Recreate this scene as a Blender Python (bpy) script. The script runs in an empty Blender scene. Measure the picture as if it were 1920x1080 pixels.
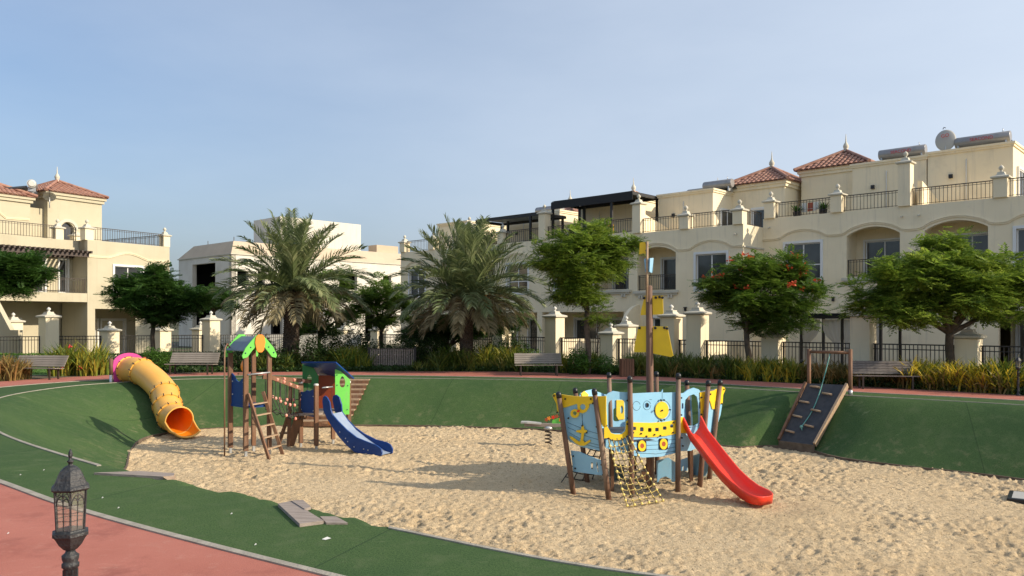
import bpy, bmesh, math, random
import numpy as np
from mathutils import Vector, Matrix
from mathutils.geometry import tessellate_polygon

R = math.radians
random.seed(7)
RNG = np.random.default_rng(11)
SC = bpy.context.scene
COL = SC.collection
F = 1493.33
EYE = 2.1

# ------------------------------------------------------------------ camera
cd = bpy.data.cameras.new('camera')
cam = bpy.data.objects.new('camera', cd)
COL.objects.link(cam)
cam.location = (0, 0, EYE)
cam.rotation_euler = (R(90), 0, 0)
cd.sensor_width = 36.0
cd.lens = 28.0
cd.shift_y = 60.0 / 1920.0
cd.clip_start = 0.05
cd.clip_end = 3000
SC.camera = cam

# ------------------------------------------------------------------ light
SUN_EL, SUN_DIR = R(25.5), Vector((0.958, -0.287, 0)).normalized()
world = bpy.data.worlds.new('World')
SC.world = world
world.use_nodes = True
nt = world.node_tree
nt.nodes.clear()
sky = nt.nodes.new('ShaderNodeTexSky')
sky.sky_type = 'NISHITA'
sky.sun_disc = False
sky.sun_elevation = SUN_EL
sky.sun_rotation = math.atan2(SUN_DIR.x, SUN_DIR.y)
sky.altitude = 0
sky.air_density = 1.0
sky.dust_density = 4.0
sky.ozone_density = 3.6
bg = nt.nodes.new('ShaderNodeBackground')
bg.inputs['Strength'].default_value = 0.104
wo = nt.nodes.new('ShaderNodeOutputWorld')
tcw = nt.nodes.new('ShaderNodeTexCoord')
mpw = nt.nodes.new('ShaderNodeMapping'); mpw.inputs['Scale'].default_value = (1.0, 1.0, 3.2); mpw.inputs['Rotation'].default_value = (0.1, 0.25, 0.4)
nzw = nt.nodes.new('ShaderNodeTexNoise'); nzw.inputs['Scale'].default_value = 1.7; nzw.inputs['Detail'].default_value = 6; nzw.inputs['Roughness'].default_value = 0.55
mrw = nt.nodes.new('ShaderNodeMapRange'); mrw.inputs[1].default_value = 0.42; mrw.inputs[2].default_value = 0.80; mrw.inputs[3].default_value = -0.03; mrw.inputs[4].default_value = 0.16; mrw.clamp = False
mxw = nt.nodes.new('ShaderNodeMix'); mxw.data_type = 'RGBA'; mxw.inputs[7].default_value = (4.0, 4.5, 5.2, 1)
nt.links.new(tcw.outputs['Generated'], mpw.inputs[0]); nt.links.new(mpw.outputs[0], nzw.inputs['Vector']); nt.links.new(nzw.outputs['Fac'], mrw.inputs[0])
dtw = nt.nodes.new('ShaderNodeVectorMath'); dtw.operation = 'DOT_PRODUCT'; dtw.inputs[1].default_value = SUN_DIR
mr2 = nt.nodes.new('ShaderNodeMapRange'); mr2.inputs[1].default_value = -0.85; mr2.inputs[2].default_value = 0.40; mr2.inputs[3].default_value = 0.10; mr2.inputs[4].default_value = 0.85
adw = nt.nodes.new('ShaderNodeMath'); adw.operation = 'ADD'; adw.use_clamp = True
nt.links.new(tcw.outputs['Generated'], dtw.inputs[0]); nt.links.new(dtw.outputs['Value'], mr2.inputs[0])
nt.links.new(mr2.outputs[0], adw.inputs[0]); nt.links.new(mrw.outputs[0], adw.inputs[1]); nt.links.new(adw.outputs[0], mxw.inputs[0]); nt.links.new(sky.outputs[0], mxw.inputs[6])
nt.links.new(mxw.outputs[2], bg.inputs[0])
nt.links.new(bg.outputs[0], wo.inputs[0])
sd = bpy.data.lights.new('sun', 'SUN')
sd.energy = 3.1
sd.angle = R(0.6)
sd.color = (1.0, 0.87, 0.68)
sun = bpy.data.objects.new('sun', sd)
COL.objects.link(sun)
sv = Vector((SUN_DIR.x * math.cos(SUN_EL), SUN_DIR.y * math.cos(SUN_EL), math.sin(SUN_EL)))
sun.rotation_euler = sv.to_track_quat('Z', 'Y').to_euler()
sun.location = (30, -10, 30)
vs = SC.view_settings
vs.view_transform = 'Standard'
vs.look = 'None'
vs.exposure = 0.85
vs.gamma = 1.0
vs.use_curve_mapping = False

# ------------------------------------------------------------------ helpers
def P(px, py, z):
    """point at height z seen at photo pixel (px, py)"""
    d = (EYE - z) * F / (py - 600.0)
    return Vector(((px - 960.0) / F * d, d, z))

def PD(px, py, d):
    return Vector(((px - 960.0) / F * d, d, EYE - (py - 600.0) / F * d))

def ONP(px, py, p0, n):
    c = Vector((0, 0, EYE))
    d = Vector(((px - 960.0) / F, 1.0, -(py - 600.0) / F))
    return c + d * ((p0 - c).dot(n) / d.dot(n))

WM = {}

def tag(o, label=None, cat=None, group=None, kind=None):
    if label: o['label'] = label
    if cat: o['category'] = cat
    if group: o['group'] = group
    if kind: o['kind'] = kind
    return o

def empty(name, loc, rz=0.0, label=None, cat=None, group=None):
    o = bpy.data.objects.new(name, None)
    o.empty_display_size = 0.2
    COL.objects.link(o)
    o.location = loc
    o.rotation_euler = (0, 0, rz)
    WM[o.name] = Matrix.Translation(Vector(loc)) @ Matrix.Rotation(rz, 4, 'Z')
    return tag(o, label, cat, group)

def link(name, mesh, parent=None, loc=None, rz=None):
    o = bpy.data.objects.new(name, mesh)
    COL.objects.link(o)
    if parent is not None:
        o.parent = parent
        WM[o.name] = WM[parent.name]
    else:
        WM[o.name] = Matrix.Identity(4)
    if loc is not None: o.location = loc
    if rz is not None: o.rotation_euler = (0, 0, rz)
    return o

def copy_tree(o, parent=None):
    c = o.copy()
    COL.objects.link(c)
    c.parent = parent
    for ch in KIDS.get(o.name, []):
        copy_tree(ch, c)
    return c

KIDS = {}
def index_kids():
    KIDS.clear()
    for o in COL.objects:
        if o.parent: KIDS.setdefault(o.parent.name, []).append(o)

class MB:
    def __init__(s, M=None):
        s.v = []; s.f = []; s.m = []; s.s = []; s.M = M
    def add(s, vs, fs, mi=0, sm=False):
        b = len(s.v)
        if s.M is not None:
            vs = [s.M @ Vector(v) for v in vs]
        s.v.extend([tuple(v) for v in vs])
        for f in fs:
            s.f.append(tuple(b + i for i in f)); s.m.append(mi); s.s.append(sm)
    def box(s, x0, x1, y0, y1, z0, z1, mi=0):
        s.add([(x0,y0,z0),(x1,y0,z0),(x1,y1,z0),(x0,y1,z0),(x0,y0,z1),(x1,y0,z1),(x1,y1,z1),(x0,y1,z1)],
              [(0,3,2,1),(4,5,6,7),(0,1,5,4),(1,2,6,5),(2,3,7,6),(3,0,4,7)], mi)
    def beam(s, a, b, w, h, up=(0,0,1), mi=0):
        a = Vector(a); b = Vector(b); d = (b - a).normalized(); up = Vector(up)
        sx = d.cross(up)
        if sx.length < 1e-4: sx = d.cross(Vector((0, 1, 0)))
        sx.normalize(); uy = sx.cross(d).normalized()
        vs = []
        for p in (a, b):
            for i, j in ((-1,-1),(1,-1),(1,1),(-1,1)):
                vs.append(p + sx * (w/2*i) + uy * (h/2*j))
        s.add(vs, [(0,1,2,3),(7,6,5,4),(0,4,5,1),(1,5,6,2),(2,6,7,3),(3,7,4,0)], mi)
    def tube(s, pts, r, n=8, mi=0, caps=True, sm=True, closed=False):
        pts = [Vector(p) for p in pts]
        k = len(pts)
        rs = r if isinstance(r, (list, tuple)) else [r] * k
        t0 = (pts[1] - pts[0]).normalized()
        a = t0.orthogonal().normalized()
        vs = []; fs = []
        for i, p in enumerate(pts):
            if closed: t = (pts[(i+1) % k] - pts[i-1]).normalized()
            elif i == 0: t = t0
            elif i == k-1: t = (pts[i] - pts[i-1]).normalized()
            else: t = ((pts[i+1]-pts[i]).normalized() + (pts[i]-pts[i-1]).normalized()).normalized()
            a = (a - t * a.dot(t)).normalized()
            b = t.cross(a)
            for j in range(n):
                an = 2*math.pi*j/n
                vs.append(p + (a*math.cos(an) + b*math.sin(an)) * rs[i])
        m = k if closed else k-1
        for i in range(m):
            for j in range(n):
                i2 = (i+1) % k
                fs.append((i*n+j, i*n+(j+1)%n, i2*n+(j+1)%n, i2*n+j))
        s.add(vs, fs, mi, sm)
        if caps and not closed:
            s.add(vs[:n], [tuple(range(n))[::-1]], mi)
            s.add(vs[-n:], [tuple(range(n))], mi)
    def lathe(s, prof, n=16, c=(0,0,0), mi=0, sm=True, rot=0.0):
        vs = []; fs = []
        for (r, z) in prof:
            for j in range(n):
                an = 2*math.pi*j/n + rot
                vs.append((c[0]+r*math.cos(an), c[1]+r*math.sin(an), c[2]+z))
        k = len(prof)
        for i in range(k-1):
            for j in range(n):
                fs.append((i*n+j, i*n+(j+1)%n, (i+1)*n+(j+1)%n, (i+1)*n+j))
        fs.append(tuple(range(n))[::-1]); fs.append(tuple((k-1)*n+j for j in range(n)))
        s.add(vs, fs, mi, sm)
    def sq(s, prof, c=(0,0,0), mi=0):
        """square rings: prof = [(half width, z)]"""
        s.lathe([(h*math.sqrt(2), z) for h, z in prof], 4, c, mi, False, math.pi/4)
    def plate(s, loops, off, mi=0, sm=False):
        """closed 3d loops (outer first, then holes), extruded by vector off"""
        off = Vector(off)
        loops = [[Vector(p) for p in l] for l in loops]
        flat = [p for l in loops for p in l]
        tris = tessellate_polygon(loops)
        n = len(flat)
        vs = flat + [p + off for p in flat]
        fs = [tuple(t) for t in tris] + [tuple(n+i for i in reversed(t)) for t in tris]
        b = 0
        for l in loops:
            k = len(l)
            for i in range(k):
                j = (i+1) % k
                fs.append((b+i, b+j, n+b+j, n+b+i))
            b += k
        s.add(vs, fs, mi)
    def xz(s, outer, holes, y0, y1, mi=0):
        s.plate([[(x, y0, z) for x, z in l] for l in [outer] + list(holes)], (0, y1-y0, 0), mi)
    def ball(s, c, r, n=10, mi=0, sz=1.0):
        k = max(4, n//2+1)
        prof = [(max(1e-4, r*math.sin(math.pi*i/(k))), -r*sz*math.cos(math.pi*i/(k))) for i in range(k+1)]
        s.lathe(prof, n, c, mi)
    def mesh(s, name, mats, fix=True):
        me = bpy.data.meshes.new(name)
        me.from_pydata(s.v, [], s.f)
        for m in (mats if isinstance(mats, (list, tuple)) else [mats]):
            me.materials.append(m)
        me.polygons.foreach_set('material_index', s.m)
        me.polygons.foreach_set('use_smooth', s.s)
        if fix:
            bm = bmesh.new(); bm.from_mesh(me)
            bmesh.ops.remove_doubles(bm, verts=bm.verts, dist=1e-5)
            bmesh.ops.recalc_face_normals(bm, faces=bm.faces)
            bm.to_mesh(me); bm.free()
        me.update()
        return me
    def build(s, name, mats, parent=None, world=False, bevel=0.0, fix=True):
        if world and parent is not None:
            inv = WM[parent.name].inverted()
            s.v = [tuple(inv @ Vector(v)) for v in s.v]
        o = link(name, s.mesh(name, mats, fix), parent)
        if bevel:
            b = o.modifiers.new('bevel', 'BEVEL'); b.width = bevel; b.segments = 2; b.limit_method = 'ANGLE'; b.angle_limit = R(40)
            b.harden_normals = False
        return o

def circ(cx, cy, rx, ry=None, n=20, a0=0):
    ry = ry or rx
    return [(cx + rx*math.cos(a0+2*math.pi*i/n), cy + ry*math.sin(a0+2*math.pi*i/n)) for i in range(n)]

def rrect(x0, y0, x1, y1, r, n=4):
    pts = []
    for cx, cy, a in ((x1-r, y1-r, 0), (x0+r, y1-r, 90), (x0+r, y0+r, 180), (x1-r, y0+r, 270)):
        for i in range(n+1):
            an = R(a + 90*i/n)
            pts.append((cx + r*math.cos(an), cy + r*math.sin(an)))
    return pts

def spline(pts, n=8, closed=True):
    """Catmull-Rom through points"""
    pts = [Vector(p) for p in pts]; k = len(pts); out = []
    rng = range(k) if closed else range(k-1)
    for i in rng:
        p0 = pts[(i-1) % k] if closed or i > 0 else pts[0]
        p1 = pts[i]; p2 = pts[(i+1) % k]
        p3 = pts[(i+2) % k] if closed or i+2 < k else pts[-1]
        for j in range(n):
            t = j/n
            out.append(0.5*((2*p1) + (p2-p0)*t + (2*p0-5*p1+4*p2-p3)*t*t + (3*p1-p0-3*p2+p3)*t**3))
    if not closed: out.append(pts[-1])
    return out

# ------------------------------------------------------------------ materials
def mat(name, col, col2=None, rough=0.6, nscale=6.0, bump=0.0, bscale=40.0, metal=0.0, spec=0.5, detail=4.0,
        lo=0.35, hi=0.65, stretch=None, coat=0.0, dirt=None, dscale=1.2, dlo=0.55, dhi=0.75, coords='Object', streak=None):
    m = bpy.data.materials.new(name); m.use_nodes = True
    t = m.node_tree; N = t.nodes; L = t.links
    b = N['Principled BSDF']
    b.inputs['Roughness'].default_value = rough
    b.inputs['Metallic'].default_value = metal
    b.inputs['Specular IOR Level'].default_value = spec
    b.inputs['Coat Weight'].default_value = coat
    c4 = (*col, 1)
    b.inputs['Base Color'].default_value = c4
    tc = N.new('ShaderNodeTexCoord')
    src = tc.outputs[coords]
    if stretch:
        mp = N.new('ShaderNodeMapping'); mp.inputs['Scale'].default_value = stretch
        L.new(src, mp.inputs[0]); src = mp.outputs[0]
    out = None
    if col2:
        nz = N.new('ShaderNodeTexNoise'); nz.inputs['Scale'].default_value = nscale; nz.inputs['Detail'].default_value = detail
        L.new(src, nz.inputs['Vector'])
        mr = N.new('ShaderNodeMapRange'); mr.inputs[1].default_value = lo; mr.inputs[2].default_value = hi
        L.new(nz.outputs['Fac'], mr.inputs[0])
        mx = N.new('ShaderNodeMix'); mx.data_type = 'RGBA'
        mx.inputs[6].default_value = c4; mx.inputs[7].default_value = (*col2, 1)
        L.new(mr.outputs[0], mx.inputs[0]); out = mx.outputs[2]
    if dirt:
        nz = N.new('ShaderNodeTexNoise'); nz.inputs['Scale'].default_value = dscale; nz.inputs['Detail'].default_value = 6
        nz.inputs['Roughness'].default_value = 0.7
        L.new(src, nz.inputs['Vector'])
        mr = N.new('ShaderNodeMapRange'); mr.inputs[1].default_value = dlo; mr.inputs[2].default_value = dhi
        L.new(nz.outputs['Fac'], mr.inputs[0])
        mx = N.new('ShaderNodeMix'); mx.data_type = 'RGBA'
        if out is not None: L.new(out, mx.inputs[6])
        else: mx.inputs[6].default_value = c4
        mx.inputs[7].default_value = (*dirt, 1)
        L.new(mr.outputs[0], mx.inputs[0]); out = mx.outputs[2]
    if streak:
        mp = N.new('ShaderNodeMapping'); mp.inputs['Scale'].default_value = (3.2, 3.2, 0.22); L.new(tc.outputs[coords], mp.inputs[0])
        nz = N.new('ShaderNodeTexNoise'); nz.inputs['Scale'].default_value = 1.6; nz.inputs['Detail'].default_value = 5; nz.inputs['Roughness'].default_value = 0.65
        L.new(mp.outputs[0], nz.inputs['Vector'])
        mr = N.new('ShaderNodeMapRange'); mr.inputs[1].default_value = 0.54; mr.inputs[2].default_value = 0.78; mr.inputs[4].default_value = 0.6
        L.new(nz.outputs['Fac'], mr.inputs[0])
        mx = N.new('ShaderNodeMix'); mx.data_type = 'RGBA'; L.new(out, mx.inputs[6]); mx.inputs[7].default_value = (*streak, 1)
        L.new(mr.outputs[0], mx.inputs[0]); out = mx.outputs[2]
    if out is not None: L.new(out, b.inputs['Base Color'])
    if bump:
        nb = N.new('ShaderNodeTexNoise'); nb.inputs['Scale'].default_value = bscale; nb.inputs['Detail'].default_value = 5
        L.new(src, nb.inputs['Vector'])
        bp = N.new('ShaderNodeBump'); bp.inputs['Strength'].default_value = bump; bp.inputs['Distance'].default_value = 0.02
        L.new(nb.outputs['Fac'], bp.inputs['Height']); L.new(bp.outputs[0], b.inputs['Normal'])
    return m

def leaf_mat(name, cols, trans=0.35, rough=0.5, nscale=0.9):
    """leaf colours drawn per leaf plus slow variation over the crown"""
    m = bpy.data.materials.new(name); m.use_nodes = True
    t = m.node_tree; N = t.nodes; L = t.links
    b = N['Principled BSDF']; b.inputs['Roughness'].default_value = rough
    b.inputs['Specular IOR Level'].default_value = 0.35
    g = N.new('ShaderNodeNewGeometry')
    cr = N.new('ShaderNodeValToRGB'); e = cr.color_ramp.elements
    e[0].color = (*cols[0], 1); e[1].color = (*cols[-1], 1)
    for i, c in enumerate(cols[1:-1]):
        x = e.new((i+1)/(len(cols)-1)); x.color = (*c, 1)
    nz = N.new('ShaderNodeTexNoise'); nz.inputs['Scale'].default_value = nscale; nz.inputs['Detail'].default_value = 3
    tc = N.new('ShaderNodeTexCoord'); L.new(tc.outputs['Object'], nz.inputs['Vector'])
    ma = N.new('ShaderNodeMath'); ma.operation = 'MULTIPLY_ADD'; ma.inputs[1].default_value = 0.55
    mb = N.new('ShaderNodeMath'); mb.operation = 'MULTIPLY_ADD'; mb.inputs[1].default_value = 1.1; mb.inputs[2].default_value = -0.33
    L.new(nz.outputs['Fac'], mb.inputs[0])
    L.new(g.outputs['Random Per Island'], ma.inputs[0]); L.new(mb.outputs[0], ma.inputs[2])
    L.new(ma.outputs[0], cr.inputs[0]); L.new(cr.outputs[0], b.inputs['Base Color'])
    tr = N.new('ShaderNodeBsdfTranslucent'); L.new(cr.outputs[0], tr.inputs[0])
    ms = N.new('ShaderNodeMixShader'); ms.inputs[0].default_value = trans
    L.new(b.outputs[0], ms.inputs[1]); L.new(tr.outputs[0], ms.inputs[2])
    L.new(ms.outputs[0], N['Material Output'].inputs[0])
    return m

M = {}
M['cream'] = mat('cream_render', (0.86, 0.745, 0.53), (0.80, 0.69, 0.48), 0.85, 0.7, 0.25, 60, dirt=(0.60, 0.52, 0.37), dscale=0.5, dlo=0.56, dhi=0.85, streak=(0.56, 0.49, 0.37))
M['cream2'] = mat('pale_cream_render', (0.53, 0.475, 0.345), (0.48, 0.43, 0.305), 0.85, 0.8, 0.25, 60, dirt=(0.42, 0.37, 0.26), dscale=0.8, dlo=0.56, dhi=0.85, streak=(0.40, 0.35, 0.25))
M['trim'] = mat('pale_stone_trim', (0.60, 0.56, 0.46), (0.52, 0.485, 0.39), 0.8, 2.0, 0.15, 50)
M['white'] = mat('white_trim', (0.66, 0.65, 0.60), (0.60, 0.59, 0.55), 0.7, 3.0, 0.1, 60)
M['plaster'] = mat('raw_white_plaster', (0.72, 0.68, 0.60), (0.64, 0.60, 0.52), 0.9, 0.6, 0.4, 20, dirt=(0.5, 0.45, 0.38), dscale=0.35, dlo=0.55, dhi=0.8, streak=(0.50, 0.45, 0.38))
M['band'] = mat('sand_coloured_roof_band', (0.55, 0.44, 0.32), (0.50, 0.40, 0.29), 0.9, 1.0, 0.3, 25)
M['tile'] = mat('terracotta_tile', (0.29, 0.135, 0.095), (0.40, 0.22, 0.155), 0.75, 3.5, 0.3, 50, dirt=(0.22, 0.10, 0.08), dscale=2.0)
M['glass'] = mat('dark_window_glass', (0.035, 0.04, 0.045), (0.02, 0.022, 0.024), 0.07, 1.2, bump=0.12, bscale=1.6, spec=0.8)
M['glassb'] = mat('tinted_window_glass', (0.05, 0.055, 0.06), (0.022, 0.025, 0.028), 0.09, 0.9, bump=0.12, bscale=1.5, spec=0.8)
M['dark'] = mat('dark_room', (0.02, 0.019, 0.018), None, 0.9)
M['room'] = mat('interior_wall', (0.22, 0.19, 0.14), None, 0.9)
M['frame'] = mat('white_window_frame', (0.72, 0.72, 0.70), None, 0.45)
M['iron'] = mat('black_iron', (0.018, 0.017, 0.016), (0.035, 0.03, 0.026), 0.55, 12, 0.1, 60)
M['bronze'] = mat('dark_bronze_rail', (0.035, 0.026, 0.018), (0.05, 0.035, 0.025), 0.5, 12)
M['pergola'] = mat('black_pergola_steel', (0.015, 0.015, 0.016), None, 0.5)
M['awning'] = mat('black_awning_fabric', (0.025, 0.025, 0.027), None, 0.9)
M['brownsteel'] = mat('dark_brown_slats', (0.055, 0.035, 0.028), None, 0.5)
M['wood'] = mat('brown_timber', (0.21, 0.10, 0.05), (0.13, 0.065, 0.035), 0.7, 9, 0.4, 60, stretch=(1, 1, 0.15), dirt=(0.30, 0.20, 0.13), dscale=3)
M['woodlight'] = mat('pale_timber', (0.42, 0.30, 0.19), (0.33, 0.22, 0.14), 0.75, 12, 0.3, 60)
M['woodgrey'] = mat('weathered_timber', (0.34, 0.28, 0.24), (0.24, 0.195, 0.165), 0.85, 14, 0.4, 60, stretch=(0.25, 1, 1))
M['post'] = mat('ship_post_timber', (0.20, 0.105, 0.065), (0.125, 0.068, 0.045), 0.7, 10, 0.4, 50, stretch=(1, 1, 0.12), dirt=(0.34, 0.26, 0.19), dscale=2.2, dlo=0.5, dhi=0.75)
M['blue'] = mat('navy_blue_panel', (0.006, 0.042, 0.19), (0.008, 0.05, 0.215), 0.42, 5, spec=0.35, dirt=(0.04, 0.075, 0.18), dscale=2.5, dlo=0.6, dhi=0.95)
M['bluein'] = mat('worn_slide_bed', (0.30, 0.36, 0.46), (0.24, 0.30, 0.42), 0.35, 3)
M['green'] = mat('lime_green_panel', (0.16, 0.62, 0.09), (0.15, 0.57, 0.085), 0.4, 5, dirt=(0.22, 0.45, 0.14), dscale=3)
M['greyroof'] = mat('grey_blue_roof_sheet', (0.17, 0.21, 0.25), (0.14, 0.17, 0.21), 0.45, 3)
M['orange'] = mat('orange_plastic', (0.85, 0.27, 0.03), None, 0.4)
M['redpanel'] = mat('rust_red_panel', (0.36, 0.07, 0.025), None, 0.5)
M['sky'] = mat('sky_blue_panel', (0.26, 0.52, 0.72), (0.24, 0.49, 0.69), 0.42, 4, dirt=(0.32, 0.47, 0.58), dscale=2.5, dlo=0.55, dhi=0.85)
M['yellow'] = mat('yellow_panel', (0.86, 0.58, 0.02), (0.80, 0.53, 0.02), 0.42, 4, dirt=(0.62, 0.46, 0.10), dscale=2.5, dlo=0.58, dhi=0.9)
M['navyline'] = mat('dark_groove', (0.03, 0.06, 0.10), None, 0.7)
M['red'] = mat('red_slide_plastic', (0.78, 0.035, 0.012), (0.72, 0.04, 0.015), 0.38, 2, coat=0.15, dirt=(0.60, 0.09, 0.05), dscale=1.8, dlo=0.55, dhi=0.9)
M['tube'] = mat('yellow_tube_plastic', (0.78, 0.42, 0.085), (0.74, 0.38, 0.075), 0.4, 1.5, dirt=(0.66, 0.42, 0.16), dscale=2, dlo=0.52, dhi=0.85)
M['tubein'] = mat('orange_tube_inside', (0.85, 0.27, 0.012), None, 0.4)
M['pink'] = mat('magenta_panel', (0.52, 0.05, 0.26), (0.46, 0.05, 0.23), 0.4, 4)
M['bolt'] = mat('black_cap', (0.01, 0.011, 0.014), None, 0.4)
M['boltblue'] = mat('dark_blue_bolt', (0.01, 0.03, 0.10), None, 0.4)
M['steel'] = mat('galvanised_steel', (0.55, 0.56, 0.57), (0.42, 0.43, 0.44), 0.4, 8, metal=0.6)
M['ropey'] = mat('yellow_rope', (0.62, 0.47, 0.13), (0.45, 0.34, 0.12), 0.8, 20)
M['ropemix'] = mat('dark_yellow_flecked_rope', (0.10, 0.085, 0.05), (0.42, 0.32, 0.11), 0.85, 9, lo=0.45, hi=0.55)
M['roped'] = mat('dark_rope', (0.05, 0.045, 0.04), None, 0.9)
M['ropeg'] = mat('teal_rope', (0.07, 0.30, 0.26), (0.2, 0.35, 0.3), 0.8, 20)
M['knob'] = mat('yellow_rope_joint', (0.85, 0.66, 0.20), None, 0.5)
M['knobp'] = mat('pink_rope_joint', (0.72, 0.22, 0.15), (0.8, 0.42, 0.33), 0.5, 12)
M['rubber'] = mat('black_rubber_mat', (0.035, 0.037, 0.043), (0.055, 0.055, 0.06), 0.75, 6, 0.3, 60)
M['turf'] = None
M['bark'] = mat('grey_brown_bark', (0.13, 0.095, 0.065), (0.08, 0.06, 0.045), 0.9, 8, 0.8, 30)
M['palmbark'] = mat('palm_bark', (0.14, 0.105, 0.075), (0.07, 0.052, 0.04), 0.95, 10, 0.8, 30)
M['heater'] = mat('solar_tank_metal', (0.36, 0.34, 0.33), (0.28, 0.27, 0.26), 0.4, 3, metal=0.5)
M['dish'] = mat('grey_dish', (0.42, 0.41, 0.38), None, 0.6)
M['redink'] = mat('red_lettering', (0.55, 0.04, 0.03), None, 0.6)
M['concrete'] = mat('pale_kerb_concrete', (0.38, 0.345, 0.285), (0.28, 0.25, 0.205), 0.9, 5, 0.5, 40)
M['lamp'] = mat('weathered_lamp_iron', (0.018, 0.019, 0.021), (0.038, 0.039, 0.041), 0.5, 14, 0.5, 60, dirt=(0.11, 0.115, 0.115), dscale=11, dlo=0.60, dhi=0.80)
M['curtain'] = mat('white_curtain', (0.55, 0.54, 0.52), None, 0.9)
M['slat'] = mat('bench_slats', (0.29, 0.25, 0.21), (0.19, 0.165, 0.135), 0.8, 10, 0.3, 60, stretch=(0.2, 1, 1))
M['litter'] = mat('pale_litter', (0.75, 0.73, 0.68), None, 0.8)

def glass_clear():
    m = bpy.data.materials.new('lamp_glass'); m.use_nodes = True
    t = m.node_tree; N = t.nodes; L = t.links
    N.remove(N['Principled BSDF'])
    tr = N.new('ShaderNodeBsdfTransparent'); tr.inputs[0].default_value = (0.93, 0.92, 0.88, 1)
    gl = N.new('ShaderNodeBsdfGlossy'); gl.inputs['Roughness'].default_value = 0.12
    df = N.new('ShaderNodeBsdfDiffuse'); df.inputs[0].default_value = (0.55, 0.52, 0.45, 1)
    m1 = N.new('ShaderNodeMixShader'); m1.inputs[0].default_value = 0.16
    m2 = N.new('ShaderNodeMixShader'); m2.inputs[0].default_value = 0.07
    L.new(tr.outputs[0], m1.inputs[1]); L.new(df.outputs[0], m1.inputs[2])
    L.new(m1.outputs[0], m2.inputs[1]); L.new(gl.outputs[0], m2.inputs[2])
    L.new(m2.outputs[0], N['Material Output'].inputs[0])
    return m
M['lampglass'] = glass_clear()
M['leaf_big'] = leaf_mat('light_green_leaves', [(0.04, 0.08, 0.012), (0.12, 0.20, 0.024), (0.27, 0.37, 0.05), (0.46, 0.52, 0.10)], 0.45)
M['leaf_mid'] = leaf_mat('mid_green_leaves', [(0.03, 0.07, 0.010), (0.08, 0.155, 0.018), (0.15, 0.24, 0.035), (0.24, 0.32, 0.055)], 0.42)
M['leaf_dark'] = leaf_mat('dark_green_leaves', [(0.024, 0.065, 0.012), (0.052, 0.12, 0.02), (0.10, 0.19, 0.034)], 0.38)
M['leaf_deep'] = leaf_mat('deep_green_shrub', [(0.014, 0.036, 0.008), (0.032, 0.07, 0.013), (0.065, 0.115, 0.022)], 0.27)
M['hedge'] = leaf_mat('hedge_leaves', [(0.04, 0.10, 0.012), (0.075, 0.165, 0.02), (0.13, 0.25, 0.035)], 0.32, nscale=2)
M['palm'] = leaf_mat('grey_green_palm', [(0.065, 0.098, 0.034), (0.145, 0.185, 0.07), (0.32, 0.335, 0.165)], 0.30, 0.45, 0.7)
M['palmdry'] = leaf_mat('dry_palm', [(0.15, 0.13, 0.065), (0.28, 0.24, 0.13), (0.42, 0.35, 0.20)], 0.25, 0.5, 0.7)
M['flower'] = leaf_mat('red_flowers', [(0.55, 0.06, 0.02), (0.75, 0.14, 0.05)], 0.3)
M['strap'] = leaf_mat('strap_leaves', [(0.05, 0.10, 0.015), (0.13, 0.19, 0.025), (0.36, 0.33, 0.04), (0.50, 0.32, 0.05)], 0.3, nscale=0.7)
M['strapy'] = leaf_mat('golden_strap_leaves', [(0.12, 0.19, 0.02), (0.45, 0.42, 0.04), (0.85, 0.62, 0.06), (0.80, 0.42, 0.05)], 0.35, nscale=0.9)
M['strapd'] = leaf_mat('green_strap_leaves', [(0.03, 0.065, 0.012), (0.075, 0.125, 0.02), (0.17, 0.20, 0.035), (0.34, 0.26, 0.08)], 0.3, nscale=0.7)
M['strapr'] = leaf_mat('dry_strap_leaves', [(0.05, 0.075, 0.015), (0.16, 0.14, 0.035), (0.34, 0.22, 0.075), (0.36, 0.15, 0.05)], 0.3, nscale=0.9)

# ------------------------------------------------------------------ ground
C0 = np.array([-0.5, 17.5])
NA = 480
TH = np.linspace(0, 2*np.pi, NA, endpoint=False)

def polar(pts, closed_spline=True):
    sp = spline([(x, y, 0) for x, y in pts], 14)
    a = np.array([[p.x, p.y] for p in sp]) - C0
    th = np.arctan2(a[:, 1], a[:, 0]) % (2*np.pi)
    r = np.hypot(a[:, 0], a[:, 1])
    o = np.argsort(th); th = th[o]; r = r[o]
    return np.interp(TH, np.concatenate([th-2*np.pi, th, th+2*np.pi]), np.concatenate([r, r, r]))

RIM = polar([(1.27,6.5),(-1.4,8.15),(-3.8,9.85),(-5.8,11.35),(-9.5,14.8),(-12.4,18.6),(-13.9,21.8),(-14.1,24.7),(-13.4,26.5),(-11.7,28.2),
             (-8.5,28.8),(-5.2,28.9),(0,28.0),(4.3,26.4),(8.4,23.2),(9.6,22.0),(12.6,19.6),(14.6,17),(15.5,13.5),(14,9.8),(9.5,6.8),(5,5.7)])
TOE = polar([(1.5,9.2),(-1.3,10.9),(-3.5,12.4),(-5.6,13.8),(-8.2,16.6),(-9.3,19.2),(-10.3,21.5),(-10.95,23.5),(-10.85,24.7),(-10.1,25.7),(-8.2,26.4),
             (-4.65,26.7),(-1.05,26.2),(1.5,25.4),(4.5,23.4),(6.3,22.1),(7.0,22.35),(7.6,22.15),(8.1,21.55),(8.25,20.8),(8.6,20.1),(9.5,19.2),(11.3,17.6),(13,14.5),(12,11.2),(8.8,9),(5,8.1)])
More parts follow.
